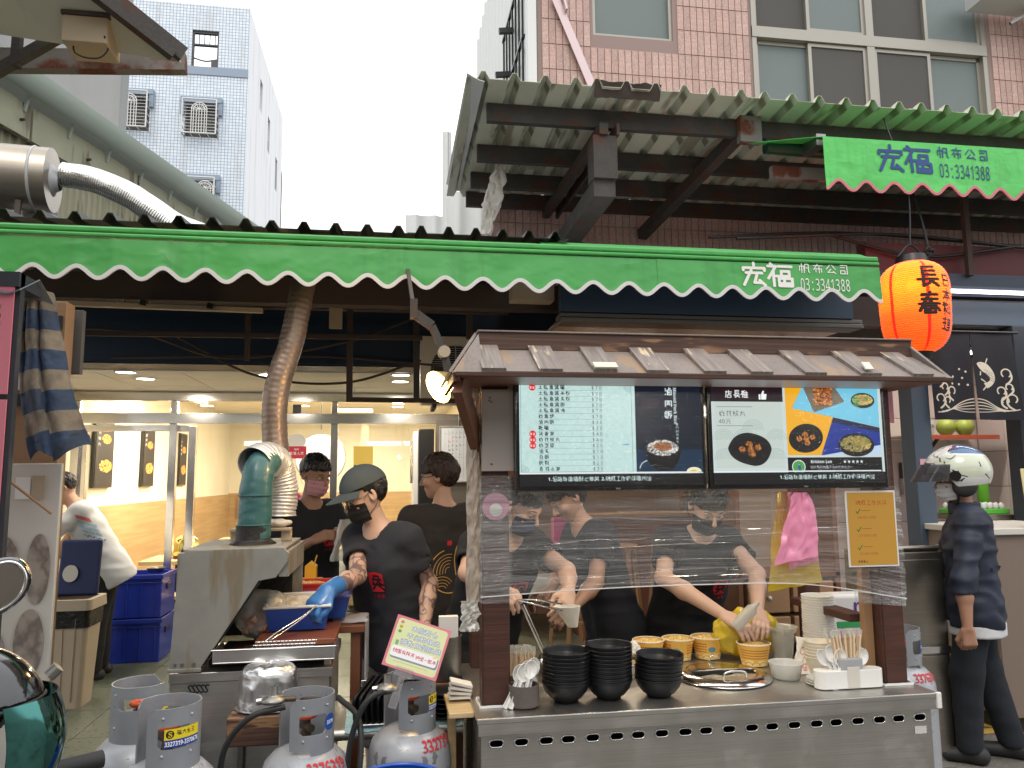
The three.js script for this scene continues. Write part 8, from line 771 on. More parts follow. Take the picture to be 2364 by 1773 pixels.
// ---------- frying station ----------
{
  const f = thing('fryer_station', 'stainless frying station with slanted hood panel and splash tray', 'fryer');
  part('hood_panel', mv(ext([[-0.763, 0.89], [-0.664, 0.886], [-0.47, 1.19], [-0.41, 1.2], [-0.37, 1.255], [-0.365, 1.285], [-0.385, 1.305], [-0.72, 1.3], [-0.742, 1.28]], 0.006, 0.002), 0, 0, -2.98), M.hood, f); part('hood_box', [box(-0.735, -0.38, 1.296, 1.303, -3.5, -2.985), box(-0.755, -0.74, 0.9, 1.29, -3.5, -2.985), box(-0.4, -0.366, 1.2, 1.29, -3.5, -2.985), rbox(-0.74, -0.37, 0.9, 1.29, -3.52, -3.5, 0.003)], M.hood, f); part('hood_edge', bar([-0.655, 0.9, -2.99], [-0.46, 1.2, -2.99], 0.02, 0.012), M.charred, f); for (const x of [-0.745, -0.72, -0.68]) part('bolt', rt(cyl(0.006, 0.006, 0, 0.006, 0, 0, 10), Math.PI / 2).translate(x, 0.905, -2.974), M.steelDull, f); part('hood_foot', [rbox(-0.768, -0.655, 0.878, 0.892, -2.985, -2.968, 0.003)], M.hood, f); part('soot_lining', [box(-0.73, -0.41, 0.905, 1.28, -3.49, -3.485)], M.charred, f);
  part('cabinet', [rbox(-0.765, -0.21, 0.02, 0.84, -3.5, -2.985, 0.004)], M.steel, f); part('top_rail', rbox(-0.766, -0.2, 0.84, 0.875, -3.5, -2.975, 0.004), M.steel, f); 
  for (let i = 0; i < 5; i++) part('vent_slot', tube([[0.009, 0.022, 0], [0.002, 0.026, 0], [-0.004, 0.02, 0], [0.0, 0.013, 0], [0.004, 0.006, 0], [-0.002, 0.0, 0], [-0.008, 0.004, 0]].map((p) => [p[0] - 0.695 + i * 0.0145, p[1] + 0.805, -2.983]), 0.0026, 20, 5), M.black, f);
  part('oil_pan', [rbox(-0.65, -0.22, 0.876, 0.9, -3.4, -3.05, 0.006)], M.charred, f); part('oil', box(-0.6, -0.26, 0.9, 0.904, -3.36, -3.1), std([0.06, 0.03, 0.012], 0.08), f);
  const tr = part('splash_tray', [rbox(-0.61, -0.19, 0.91, 0.916, -3.1, -2.93, 0.004), rbox(-0.61, -0.19, 0.914, 0.958, -2.936, -2.93, 0.003), rbox(-0.612, -0.606, 0.914, 0.958, -3.1, -2.936, 0.003), rbox(-0.194, -0.188, 0.914, 0.958, -3.1, -2.936, 0.003), rbox(-0.616, -0.184, 0.955, 0.961, -2.934, -2.922, 0.003)], M.alu, f); part('drain_rack', [...[...Array(16)].map((_, i) => rod([-0.48 + i * 0.014, 0.958, -3.06], [-0.48 + i * 0.014, 0.958, -2.95], 0.0014, 0.0014, 5)), ...[-3.06, -3.0, -2.95].map((z) => rod([-0.485, 0.956, z], [-0.265, 0.956, z], 0.0022, 0.0022, 6))], M.steelShiny, tr);
  part('side_frame', [rbox(-0.235, -0.21, 0.02, 0.93, -3.06, -3.02, 0.004)], std([0.5, 0.4, 0.3], 0.6), f); part('rail_board', rbox(-0.5, -0.2, 0.925, 0.948, -3.48, -3.12, 0.004), std([0.22, 0.07, 0.03], 0.35), f);
  const p = thing('green_flue', 'dark teal elbow flue pipe on the fryer hood with foil sleeve', 'flue', [-0.53, 1.303, -3.2]); part('pipe', duct([[0, 0.0, 0], [0.004, 0.12, 0], [0.006, 0.22, -0.005], [0.012, 0.29, -0.03], [0.03, 0.33, -0.1], [0.04, 0.33, -0.2]], 0.063, 20, 0.0, 32), M.tealPipe, p); part('joint', [mv(rt(new THREE.TorusGeometry(0.0655, 0.003, 6, 36), Math.PI / 2), 0.003, 0.19, 0), mv(rt(new THREE.TorusGeometry(0.0655, 0.003, 6, 36), Math.PI / 2), 0, 0.075, 0)], M.tealPipe, p); part('sooty_base', lathe([[0.063, 0.075], [0.066, 0.07], [0.066, 0.02], [0.075, 0.012], [0.088, 0.004], [0.09, 0]], 36), M.charred, p); part('foil_sleeve', duct([[-0.01, 0.31, -0.03], [0.02, 0.335, -0.1], [0.05, 0.31, -0.19], [0.068, 0.22, -0.22], [0.065, 0.1, -0.22]], 0.072, 26, 0.0022, 30), std([0.7, 0.66, 0.62], 0.35, 0.5, { bumpMap: T.crease, bumpScale: 0.01 }), p);
  one('wood_stand', 'small stained wood stand around the flue base', 'stand', [rbox(-0.64, -0.4, 1.345, 1.357, -3.36, -3.3, 0.003), rbox(-0.64, -0.6, 1.303, 1.345, -3.36, -3.32, 0.003), rbox(-0.44, -0.4, 1.303, 1.345, -3.36, -3.32, 0.003)], M.beige); one('white_towel', 'folded white towel on the wood stand behind the flue', 'towel', mv(nets((x, y, z) => ell(x, y, z, 0.1, 0.02, 0.04) - fbm(x * 30, y * 30, z * 30) * 0.012, [-0.13, -0.05, -0.07], [0.13, 0.05, 0.07], 0.006), -0.5, 1.375, -3.36), M.offWhite);
  // prep table behind the fryer
  const k = thing('prep_table', 'prep table covered by a grey towel beside the cook', 'table', [-0.32, 0, -3.62]); part('top', rbox(-0.26, 0.22, 0.9, 0.93, -0.2, 0.16, 0.004), M.woodRed, k); for (const [x, z] of [[-0.22, 0.12], [0.18, 0.12], [-0.22, -0.16], [0.18, -0.16]]) part('leg', bar([x, 0.006, z], [x, 0.9, z], 0.04, 0.04), M.woodRed, k); one('grey_towel', 'grey towel hanging over the prep table side', 'towel', slab((u, v) => [-0.1 + Math.sin(u * 8) * 0.006 + (v < 0.5 ? -0.14 * (0.5 - v) * 2 : 0), 0.936 - Math.max(0, v - 0.5) * 0.5 + fbm(u * 3, v * 3, 1) * 0.008, -3.5 + u * -0.2 + fbm(v * 4, u * 4, 8) * 0.02], 16, 20, 0.006), M.towelGrey);
  const bin = (nm, lab, x, y, z, w, h, d, mo, mi, fill, fm, ty = 0) => { const b = thing(nm, lab, 'bin', [x, y, z], ty); const t = 0.008, tp = 1.14; const ring = (w0, d0, w1, d1, y0, y1, m, nmp) => part(nmp, sheet((u, v) => { const q = [[-1, -1], [1, -1], [1, 1], [-1, 1], [-1, -1]], i = Math.min(3, Math.floor(u * 4)), f2 = u * 4 - i, a = q[i], e = q[i + 1], sx = a[0] + (e[0] - a[0]) * f2, sz = a[1] + (e[1] - a[1]) * f2; return [sx * (w0 + (w1 - w0) * v), y0 + (y1 - y0) * v, sz * (d0 + (d1 - d0) * v)]; }, 16, 1).toNonIndexed(), m, b).geometry.computeVertexNormals(); ring(w / tp, d / tp, w, d, 0, h, mo, 'wall'); ring(w / tp - t, d / tp - t, w - t, d - t, 0.006, h, mi, 'lining'); part('base', box(-w / tp, w / tp, 0, 0.006, -d / tp, d / tp), mo, b); part('rim', [rbox(-w - 0.008, w + 0.008, h - 0.004, h + 0.006, d - 0.008, d + 0.008, 0.004), rbox(-w - 0.008, w + 0.008, h - 0.004, h + 0.006, -d - 0.008, -d + 0.008, 0.004), rbox(-w - 0.008, -w + 0.008, h - 0.004, h + 0.006, -d, d, 0.004), rbox(w - 0.008, w + 0.008, h - 0.004, h + 0.006, -d, d, 0.004)], mi, b); if (fill) part('filling', sheet((u, v) => [(u * 2 - 1) * (w - 0.014), fill + 0.022 * (1 - (u * 2 - 1) ** 2) + fbm(u * 5, v * 5, x * 5) * 0.03, (v * 2 - 1) * (d - 0.014)], 30, 20), fm, b); return b; };
  bin('flour_bin', 'blue bin with white inside holding flour, under the gloved hand', -0.365, 0.965, -3.37, 0.125, 0.095, 0.1, M.blueBin, M.whitePlastic, 0.066, M.flour, 0.04).rotation.x = 0.13; bin('noodle_bin', 'red bin of pale noodles behind the blue bins', -0.35, 0.96, -3.76, 0.15, 0.12, 0.09, M.red, M.red, 0.09, M.noodle); bin('spare_bin', 'second blue bin peeking out between flour bin and red bin', -0.31, 0.96, -3.58, 0.14, 0.09, 0.1, M.blueBin, std([0.15, 0.14, 0.4], 0.4), 0.05, M.flour);
  one('juice_carton', 'yellow juice carton with straw behind the red bin', 'carton', [rbox(-0.4, -0.345, 1.08, 1.14, -3.93, -3.88, 0.003), ext([[-0.028, 0], [0.028, 0], [0, 0.022]], 0.05).translate(-0.372, 1.14, -3.93), rod([-0.36, 1.14, -3.9], [-0.345, 1.19, -3.9], 0.003), box(-0.42, -0.32, 0.94, 1.079, -3.95, -3.86)], std([0.75, 0.42, 0.03], 0.5)); { const b = thing('meat_bag', 'clear plastic bag of pale raw meat on the fryer ledge', 'bag', [-0.5, 0.93, -3.36]); part('meat', nets((x, y, z) => ell(x, y - 0.05, z, 0.1, 0.06, 0.07) - fbm(x * 24, y * 24, z * 24) * 0.04, [-0.16, -0.03, -0.12], [0.16, 0.16, 0.12], 0.007), M.meat, b); part('film_bag', nets((x, y, z) => ell(x, y - 0.075, z, 0.11, 0.1, 0.075) - fbm(x * 14, y * 14, z * 14 + 5) * 0.04, [-0.18, -0.06, -0.14], [0.18, 0.24, 0.14], 0.009), M.bag, b); }
  // low table in front
  const t = thing('low_table', 'low stainless table with rolled edge before the fryer', 'table', [-0.13, 0, -3.0]); part('top', rbox(-0.42, 0.4, 0.655, 0.668, -0.3, 0.06, 0.004), M.steel, t); part('rolled_edge', rod([-0.42, 0.65, 0.07], [0.4, 0.65, 0.07], 0.02, 0.02, 20), M.steel, t); for (const [x, z] of [[-0.38, 0.02], [0.36, 0.02], [-0.38, -0.26], [0.36, -0.26]]) part('leg', rod([x, 0, z], [x, 0.655, z], 0.014), M.steelDull, t);
  [0, 1, 2].forEach((i) => one('wood_block', ['worn wood block under the dented pot, street side', 'worn wood block under the dented pot, middle', 'worn wood block under the dented pot, fryer side'][i], 'wood block', rbox(-0.53, -0.27, 0.67, 0.765, -2.86 - i * 0.068, -2.796 - i * 0.068, 0.005), M.woodOld, 'blocks under the pot'));
  one('dented_pot', 'upturned dented aluminium pot on the wood blocks', 'pot', [slab((u, v) => { const a = u * 6.2832, t = v, pr = t < 0.06 ? [0.112, 0.002] : t < 0.12 ? [0.104, 0.004] : t < 0.6 ? [0.104 - (t - 0.12) * 0.02, 0.004 + (t - 0.12) * 0.22] : (() => { const q = (t - 0.6) / 0.4 * 1.5708; return [0.05 + Math.cos(q) * 0.044 - (t > 0.98 ? 0.05 : 0), 0.11 + Math.sin(q) * 0.035]; })(), d = 1 + fbm(Math.cos(a) * 2.2, pr[1] * 22, Math.sin(a) * 2.2) * 0.1; return [Math.cos(a) * pr[0] * d - 0.41, 0.768 + pr[1] * d, Math.sin(a) * pr[0] * d * 0.85 - 2.9]; }, 48, 30, 0.002)], M.alu);
  one('blue_towel', 'pale blue wet towel spread along the low table', 'towel', slab((u, v) => [-0.15 + u * 0.42, 0.676 + 0.006 * Math.sin(u * 9 + v * 4) + fbm(u * 6, v * 4, 2) * 0.012 - (v > 0.85 ? (v - 0.85) * 0.1 : 0), -3.1 + v * 0.19], 40, 16, 0.005), M.towel); one('wet_rag', 'crumpled white rag at the front of the low table', 'rag', mv(nets((x, y, z) => ell(x, y, z, 0.05, 0.014, 0.03) - fbm(x * 40, y * 40, z * 40) * 0.01, [-0.08, -0.03, -0.05], [0.08, 0.04, 0.05], 0.004), -0.4, 0.687, -2.965).translate(0.02, 0, 0), M.paper); one('black_rag', 'white rag hanging under the cart edge by a black strap', 'rag', [bar([0.31, 0.52, -2.87], [0.31, 0.7, -2.87], 0.03, 0.02), mv(new THREE.SphereGeometry(0.02, 12, 10).scale(1, 1.6, 0.8), 0.31, 0.5, -2.87)], M.blackRubber);
  const rk = thing('plate_tray', 'tray of upright black plates on the low table', 'tray', [0.03, 0.68, -2.98]); part('tray', [rbox(-0.14, 0.12, 0, 0.006, -0.09, 0.07, 0.003), rt(rbox(-0.13, 0.12, 0, 0.12, -0.004, 0.0, 0.002), 0.2).translate(0, 0.006, -0.09)], M.alu, rk);
  const pg = (() => { const s = []; for (let i = 0; i < 40; i++) { const a = i / 40 * 6.283, q = Math.sign(Math.cos(a)) * Math.pow(Math.abs(Math.cos(a)), 0.35), w = Math.sign(Math.sin(a)) * Math.pow(Math.abs(Math.sin(a)), 0.35); s.push([q * 0.085, w * 0.06]); } return ext(s, 0.006, 0.002); })(); for (let i = 0; i < 10; i++) { const m = tag(part('black_plate', pg, M.bowl), 'black rectangular plate standing in the tray row', 'plate', 'upright black plates in the tray'); m.position.set(-0.085 + i * 0.021, 0.755, -2.97); m.rotation.set(0.1, 1.15, 0.32, 'YXZ'); }
  const rp = lathe([[0.001, 0.002], [0.05, 0.002], [0.068, 0.014], [0.07, 0.017], [0.066, 0.018], [0.05, 0.007], [0.001, 0.007]], 32); for (let i = 0; i < 6; i++) { const m = tag(part('round_plate', rp, M.bowl), 'black round plate in the pile at the low table corner', 'plate', 'pile of round black plates'); m.position.set(0.215, 0.672 + i * 0.016, -2.99); }
  one('wood_corner_board', 'pale wood board under the pile of round plates', 'board', rbox(0.16, 0.285, 0.669, 0.6715, -3.12, -2.96, 0.001), M.woodPale);
  const sp = thing('steel_pot', 'steel pot of white paper sleeves left of the cart', 'pot', [0.225, 0.78, -3.12]); part('wall', lathe([[0.001, 0], [0.058, 0], [0.058, 0.16], [0.062, 0.163], [0.056, 0.163], [0.055, 0.006], [0.001, 0.006]], 32), M.steelDull, sp); part('paper', rbox(-0.03, 0.045, 0.1, 0.235, -0.02, 0.015, 0.002), M.paper, sp); part('stand', [rbox(-0.06, 0.06, -0.78, -0.004, -0.06, 0.06, 0.004)], M.woodRed, sp); one('napkin_pile', 'pile of white napkins on the cart corner shelf', 'napkins', [0, 1, 2, 3].map((i) => slab((u, v) => [0.21 + u * 0.075 + i * 0.002, 0.79 + i * 0.011 + (1 - u) * 0.02 * (i / 3), -2.85 + v * 0.07], 6, 3, 0.008)), M.paper); one('corner_shelf', 'narrow wood shelf joined to the left end of the cart', 'shelf', [rbox(0.2, 0.284, 0.762, 0.78, -2.9, -2.66, 0.003), rbox(0.21, 0.24, 0.004, 0.762, -2.88, -2.84, 0.003)], M.woodPale);
}
// ---------- scooter corner in the foreground ----------
{
  const s = thing('scooter', 'dark scooter front with round mirror at the left edge', 'scooter', [-0.83, 0, -1.55], 0.5);
  part('leg_shield', nets((x, y, z) => { const d = ell(x, y - 0.62, z, 0.16, 0.32, 0.11); return d; }, [-0.2, 0.25, -0.15], [0.2, 0.98, 0.15], 0.012), M.blackGloss, s); part('handlebar_cover', nets((x, y, z) => ell(x, y - 0.98, z, 0.13, 0.07, 0.09), [-0.16, 0.88, -0.12], [0.16, 1.08, 0.12], 0.01), M.blackGloss, s); part('fork', [rod([0, 0.35, 0.05], [0, 0.23, 0.16], 0.03)], M.steelDull, s); part('front_wheel', rt(new THREE.TorusGeometry(0.17, 0.05, 14, 40), 0, Math.PI / 2, 0).translate(0, 0.22, 0.18), M.blackRubber, s); part('rear_wheel', rt(new THREE.TorusGeometry(0.17, 0.05, 14, 40), 0, Math.PI / 2, 0).translate(0, 0.22, -0.95), M.blackRubber, s); part('floor_board', rbox(-0.15, 0.15, 0.24, 0.3, -0.6, 0.05, 0.03), M.blackGloss, s); part('seat', nets((x, y, z) => ell(x, y - 0.72, z + 0.85, 0.15, 0.08, 0.35), [-0.2, 0.6, -1.25], [0.2, 0.84, -0.45], 0.014), M.blackRubber, s); part('tail', nets((x, y, z) => ell(x, y - 0.5, z + 0.85, 0.15, 0.22, 0.38), [-0.2, 0.24, -1.3], [0.2, 0.76, -0.4], 0.014), M.blackGloss, s);
  for (const q of [-1, 1]) part('grip', rod([q * 0.12, 1.0, 0], [q * 0.32, 1.0, -0.03], 0.017), M.blackRubber, s);
}
{
  const m = thing('scooter_mirror', 'black framed scooter mirror on a short stem', 'mirror', [-0.72, 1.03, -1.58]); m.rotation.y = 0.35; const tear = (k) => [...Array(36)].map((_, i) => { const a = i / 36 * 6.283; return [Math.cos(a) * 0.055 * k * (1 - 0.2 * Math.sin(a + 0.6)), 0.325 + Math.sin(a) * 0.042 * k + Math.cos(a) * 0.022 * k]; });
  part('housing', mv(ext(tear(1), 0.012, 0.01), 0, 0, -0.022), M.blackGloss, m); part('chrome_rim', tube(tear(1.04).map((p) => [p[0], p[1], 0.004]), 0.0035, 72, 6, true), M.steelShiny, m); part('mirror_glass', mv(ext(tear(0.97), 0.001), 0, 0, 0.0015), M.mirror, m); part('stem', tube([[-0.02, 0.27, -0.012], [-0.03, 0.22, -0.01], [-0.03, 0.15, 0], [-0.04, 0.0, 0]], 0.011, 24, 10), M.blackRubber, m); part('stem_boot', lathe([[0.012, 0.12], [0.018, 0.15], [0.022, 0.18], [0.016, 0.21], [0.01, 0.22]], 18).translate(-0.03, 0, 0), M.blackRubber, m);
}
{
  const h = thing('black_helmet', 'glossy black open helmet with green mirrored visor on the scooter', 'helmet', [-0.735, 1.15, -1.5]); h.rotation.set(0.0, 1.85, 0.0); h.scale.setScalar(0.95);
  const shell = (x, y, z) => ell(x, y, z - 0.005, 0.118, 0.13, 0.145); part('shell', nets((x, y, z) => { let d = shell(x, y, z); d = Math.max(d, -(shell(x, y, z) + 0.022)); d = Math.max(d, -(y + 0.105)); const f = Math.max(Math.abs(y + 0.06) - 0.085, -(z - 0.05)); d = Math.max(d, -Math.max(f, Math.abs(x) - 0.094)); return d; }, [-0.14, -0.14, -0.17], [0.14, 0.16, 0.18], 0.0055), M.blackGloss, h);
  part('edge_trim', tube([[-0.117, 0.02, 0.04], [-0.09, 0.025, 0.1], [0, 0.03, 0.145], [0.09, 0.025, 0.1], [0.117, 0.02, 0.04]], 0.004, 40, 6), M.blackRubber, h); part('visor', slab((u, v) => { const a = (u - 0.5) * 2.0, y = 0.035 - v * 0.155; return [Math.sin(a) * 0.132, y, 0.01 + Math.cos(a) * (0.155 + 0.018 * Math.sin(v * 3.1))]; }, 30, 14, 0.002), M.iridVisor, h); for (const q of [-1, 1]) part('visor_hub', rt(cyl(0.028, 0.03, 0, 0.012, 0, 0, 24), 0, 0, -q * Math.PI / 2).translate(q * 0.117, -0.015, 0.03), M.iridVisor, h); part('liner', nets((x, y, z) => Math.max(shell(x, y, z) + 0.024, -(shell(x, y, z) + 0.05), -(y + 0.1), z - 0.06), [-0.14, -0.14, -0.17], [0.14, 0.16, 0.18], 0.008), M.blackRubber, h); part('snap', rod([0.0, 0.06, 0.15], [0, 0.075, 0.165], 0.012), M.steelDull, h);
}
// ---------- people ----------
const stampT = (sub = true) => decal(160, 220, (c) => { c.fillStyle = '#c8202e'; c.beginPath(); c.moveTo(14, 20); c.lineTo(70, 8); c.lineTo(148, 22); c.lineTo(150, 90); c.lineTo(138, 160); c.lineTo(30, 168); c.lineTo(8, 110); c.fill(); words(c, '吳', 16, 22, 130, { color: '#141318', w: 0.13 }); if (sub) words(c, '土魚香', 26, 178, 34, { color: '#b0202c', w: 0.1, gap: 3 }); });
const koiT = decal(512, 512, (c) => { c.strokeStyle = '#d9a85a'; c.lineCap = 'round'; c.lineWidth = 9; c.beginPath(); c.arc(256, 290, 200, -1.2, 4.4); c.stroke(); c.lineWidth = 6; for (let k = 0; k < 5; k++) { c.beginPath(); c.arc(256, 300, 165 - k * 30, 3.0, 4.9); c.stroke(); } c.lineWidth = 8; c.beginPath(); c.moveTo(340, 60); c.quadraticCurveTo(300, 120, 330, 330); c.moveTo(340, 60); c.quadraticCurveTo(450, 130, 470, 240); c.quadraticCurveTo(420, 220, 400, 180); c.moveTo(400, 180); c.quadraticCurveTo(360, 240, 370, 330); c.stroke(); c.beginPath(); c.arc(385, 130, 12, 0, 7); c.stroke(); c.lineWidth = 6; for (const [x, y, r] of [[420, 350, 26], [360, 380, 22], [455, 395, 20], [400, 410, 18], [340, 430, 20], [430, 440, 16]]) { c.beginPath(); c.arc(x, y, r, 2.4, 8); c.stroke(); } for (let k = 0; k < 4; k++) { c.beginPath(); c.arc(170, 480, 60 + k * 28, 3.5, 5.6); c.stroke(); } c.fillStyle = '#c8202e'; c.fillRect(230, 10, 52, 44); });
const chest = (p, m, w, h, u, l, off = 0) => part('chest_print', patch(p.shirtF, p.along(u, 0.16, l), p.lat.clone(), p.tv, p.fwd.clone().multiplyScalar(-1), w, h, 14, 18), m, p.shirt);
const rel = (o, ...pts) => pts.map((q) => [q[0] - o[0], q[1], q[2] - o[1]]);
const glasses = (p, m) => part('glasses', [...[-1, 1].map((q) => p.put(rt(new THREE.TorusGeometry(0.024, 0.0014, 6, 24)).translate(q * 0.031, -0.004, 0.101))), p.put(rod([-0.008, 0, 0.103], [0.008, 0, 0.103], 0.0013)), ...[-1, 1].map((q) => p.put(rod([q * 0.055, 0, 0.098], [q * 0.083, 0.006, -0.01], 0.0013)))], m, p.root);
{ // cook in the cap
  const o = [0.01, -3.84], [e1, w1, e0, w0] = rel(o, [0.19, 1.06, -3.74], [0.16, 0.87, -3.62], [-0.14, 1.12, -3.63], [-0.25, 1.095, -3.34]);
  const p = person({ at: o, yaw: -40 * R, h: 0.935, lean: 0.24, seed: 3, head: { yaw: -0.6, pitch: 0.42 }, arms: [[e1, w1, { d: [-0.4, -0.8, 0.4], n: [0.6, 0, 0.5], curl: 0.5 }], [e0, w0, { d: [-0.55, -0.5, 0.65], n: [-0.2, 0.75, 0.45], curl: [0.8, 0.85, 0.9, 1, 0.7] }]], shirt: M.teeNavy, pants: M.pantsGrey, hair: { nape: -0.06, front: 0.05 }, mask: M.maskBlack, tattoo: true, skin: M.skinPale, hem: 0.12, shorts: 0.3, label: 'cook in grey cap and black mask using tongs at the fryer' });
  chest(p, stampT(), 0.1, 0.135, 0.29, 0.06); glasses(p, M.steelShiny);
  const cp = part('cap', p.put(slab((u, v) => { const a = u * 6.2832, t = v * 1.45, k = 1 + 0.012 * Math.abs(Math.sin(a * 3)); return [Math.sin(t) * Math.sin(a) * 0.094 * k, 0.035 + Math.cos(t) * 0.106, Math.sin(t) * Math.cos(a) * 0.114 * k - 0.006]; }, 36, 14, 0.003)), M.capGrey, p.root); part('brim', p.put(slab((u, v) => { const a = (u - 0.5) * 2.3, r = 0.108 + v * 0.085 * Math.cos(a * 0.55); return [Math.sin(a) * r * 0.86, 0.05 - v * 0.02 - a * a * 0.012, Math.cos(a) * r - 0.006]; }, 24, 8, 0.003)), M.capGrey, cp); part('button', p.put(mv(new THREE.SphereGeometry(0.008, 10, 8), 0, 0.142, -0.006)), M.capGrey, cp);
  const hb = p.hands[1], gl = hb.map((c) => ({ ...c, ra: c.ra + 0.004, rb: c.rb + 0.004 })); gl.push({ ...cap(p.W[1].clone().lerp(p.E[1], 0.3), p.W[1], 0.04, 0.034), k: 0.02 }); const [l, u] = bounds(gl, 0.01); part('glove', nets(field(gl, 0.014), l, u, 0.0045), M.glove, p.root);
  const t0 = p.W[1], tg = thing('fry_tongs', 'long wire tongs held by the blue gloved hand', 'tongs', [o[0], 0, o[1]]); for (const q of [-1, 1]) part('arm', tube([[t0.x - 0.02, t0.y - 0.03, t0.z + 0.06], [t0.x - 0.07, t0.y - 0.07 + q * 0.004, t0.z + 0.12 + q * 0.01], [t0.x - 0.18, t0.y - 0.13 + q * 0.008, t0.z + 0.24 + q * 0.016], [t0.x - 0.21, t0.y - 0.145, t0.z + 0.27 + q * 0.005]], 0.0028, 24, 6), M.steelShiny, tg);
}
{ // back turned, gold print
  const o = [0.31, -4.45], p = person({ at: o, yaw: -160 * R, h: 0.97, wide: 1.25, seed: 8, head: { yaw: 0.9, pitch: 0.12 }, arms: [[[-0.34, 1.05, -0.05], [-0.3, 0.98, -0.32], { d: [0.2, 0, -1], n: [0, 1, 0] }], [[0.22, 1.02, -0.1], [0.06, 0.95, -0.3], { d: [-0.4, 0, -1], n: [0, 1, 0] }]], shirt: M.teeBrown, pants: M.pantsBlack, hair: { nape: -0.07, front: 0.035, bulk: 0.018 }, hairMat: M.hairBrown, hem: 0.14, label: 'worker with brown hair, back turned, gold leaping fish printed on shirt' });
  part('back_print', patch(p.shirtF, p.along(0.2, -0.16, 0.02), p.lat.clone().multiplyScalar(-1), p.tv, p.fwd, 0.3, 0.3, 24, 24), koiT, p.shirt); glasses(p, M.black);
}
{ // pink mask
  const o = [-0.5, -5.0], [e1, w1, e0, w0] = rel(o, [-0.18, 1.1, -4.95], [-0.2, 1.2, -4.75], [-0.7, 1.07, -4.85], [-0.44, 1.2, -4.72]);
  const p = person({ at: o, yaw: 32 * R, h: 0.985, seed: 12, head: { yaw: 0.25, pitch: 0.3 }, arms: [[e1, w1, { d: [-0.8, 0.4, 0.3], n: [0, 0.5, 0.8], curl: 0.7 }], [e0, w0, { d: [0.9, 0.35, 0.2], n: [-0.2, 0.6, 0.7], curl: 0.8 }]], shirt: M.tee, pants: M.pantsBlack, hair: { front: 0.05, nape: -0.03, bulk: 0.014 }, mask: M.maskPink, skin: M.skinTan, label: 'worker in pink mask and black shirt opening a plastic bag' });
  chest(p, stampT(), 0.1, 0.13, 0.3, 0.08); one('clear_bag', 'clear plastic bag held by the worker in the pink mask', 'plastic bag', slab((u, v) => [-0.34 + u * 0.07 + v * 0.05 + fbm(v * 4, u * 3, 2) * 0.02, 1.08 + v * 0.24, -4.68 + Math.sin(u * 6) * 0.015], 10, 14, 0.001), M.bag);
}
{ // white shirt, bending
  const o = [-2.3, -6.8]; const p = person({ at: o, yaw: -75 * R, h: 1.0, lean: 0.5, seed: 15, head: { pitch: 0.7 }, arms: [[[-0.42, 1.05, 0.3], [-0.5, 0.82, 0.32], { d: [-0.3, -1, 0], n: [0, 0, 1] }], [[-0.35, 1.05, -0.2], [-0.45, 0.85, -0.1], { d: [-0.3, -1, 0], n: [0, 0, 1] }]], shirt: M.teeWhite, pants: M.pantsBlack, hem: 0.12, label: 'person in white printed shirt bending over the blue lidded bin' });
  part('back_print', patch(p.shirtF, p.along(0.3, -0.02, 0.19), V(0.85, -0.2, 0).normalize(), p.tv, V(-0.25, -0.15, -0.95).normalize(), 0.2, 0.26, 14, 14), decal(200, 260, (c) => { c.fillStyle = '#c96a5c'; c.fillRect(30, 14, 110, 34); c.fillStyle = '#8fb2c6'; for (let i = 0; i < 9; i++) c.fillRect(20 + (i % 3) * 50, 64 + Math.floor(i / 3) * 40, 42, 24); c.strokeStyle = '#4f83a8'; c.lineWidth = 8; c.beginPath(); for (let i = 0; i < 9; i++) c.lineTo(16 + i * 20, 190 + (i % 2) * 16); c.stroke(); c.fillStyle = '#b24a44'; c.font = 'bold 34px sans-serif'; c.fillText('CAVE', 40, 246); }), p.shirt);
}
{ // stall left
  const o = [0.47, -3.78], [e1, w1, e0, w0] = rel(o, [0.78, 1.14, -3.42], [0.73, 1.085, -3.16], [0.34, 1.14, -3.45], [0.44, 1.1, -3.2]);
  const p = person({ at: o, yaw: 22 * R, h: 0.94, lean: 0.5, seed: 21, head: { yaw: 0.5, pitch: 0.55, roll: 0.1 }, arms: [[e1, w1, { d: [-0.35, -0.5, 0.75], n: [0.6, 0.6, 0.5], curl: 0.6 }], [e0, w0, { d: [0.35, -0.2, 0.9], n: [-0.3, 0.8, 0.3], curl: 0.8 }]], shirt: M.tee, pants: M.pantsBlack, mask: M.maskBlue, skin: M.skinPale, hair: { front: 0.045, nape: -0.05 }, label: 'worker in dark blue mask leaning over the cart with tongs and paper bag' });
  chest(p, stampT(), 0.1, 0.135, 0.3, 0.06); one('small_tongs', 'short steel tongs in the hand of the worker in the blue mask', 'tongs', [-1, 1].map((q) => tube([[0.5, 1.07, -3.1], [0.56, 1.07 + q * 0.008, -3.04], [0.66, 1.055 + q * 0.012, -2.98]], 0.0035, 14, 6)), M.steelShiny); one('paper_pouch', 'white paper pouch held open beside the tongs', 'paper bag', slab((u, v) => { const a = u * 6.283, r = 0.018 + v * 0.034; return [0.715 + Math.cos(a) * r - v * 0.03, 0.97 + v * 0.085, -3.04 + Math.sin(a) * r * 0.7 + v * 0.03]; }, 20, 6, 0.0015), M.paper);
}
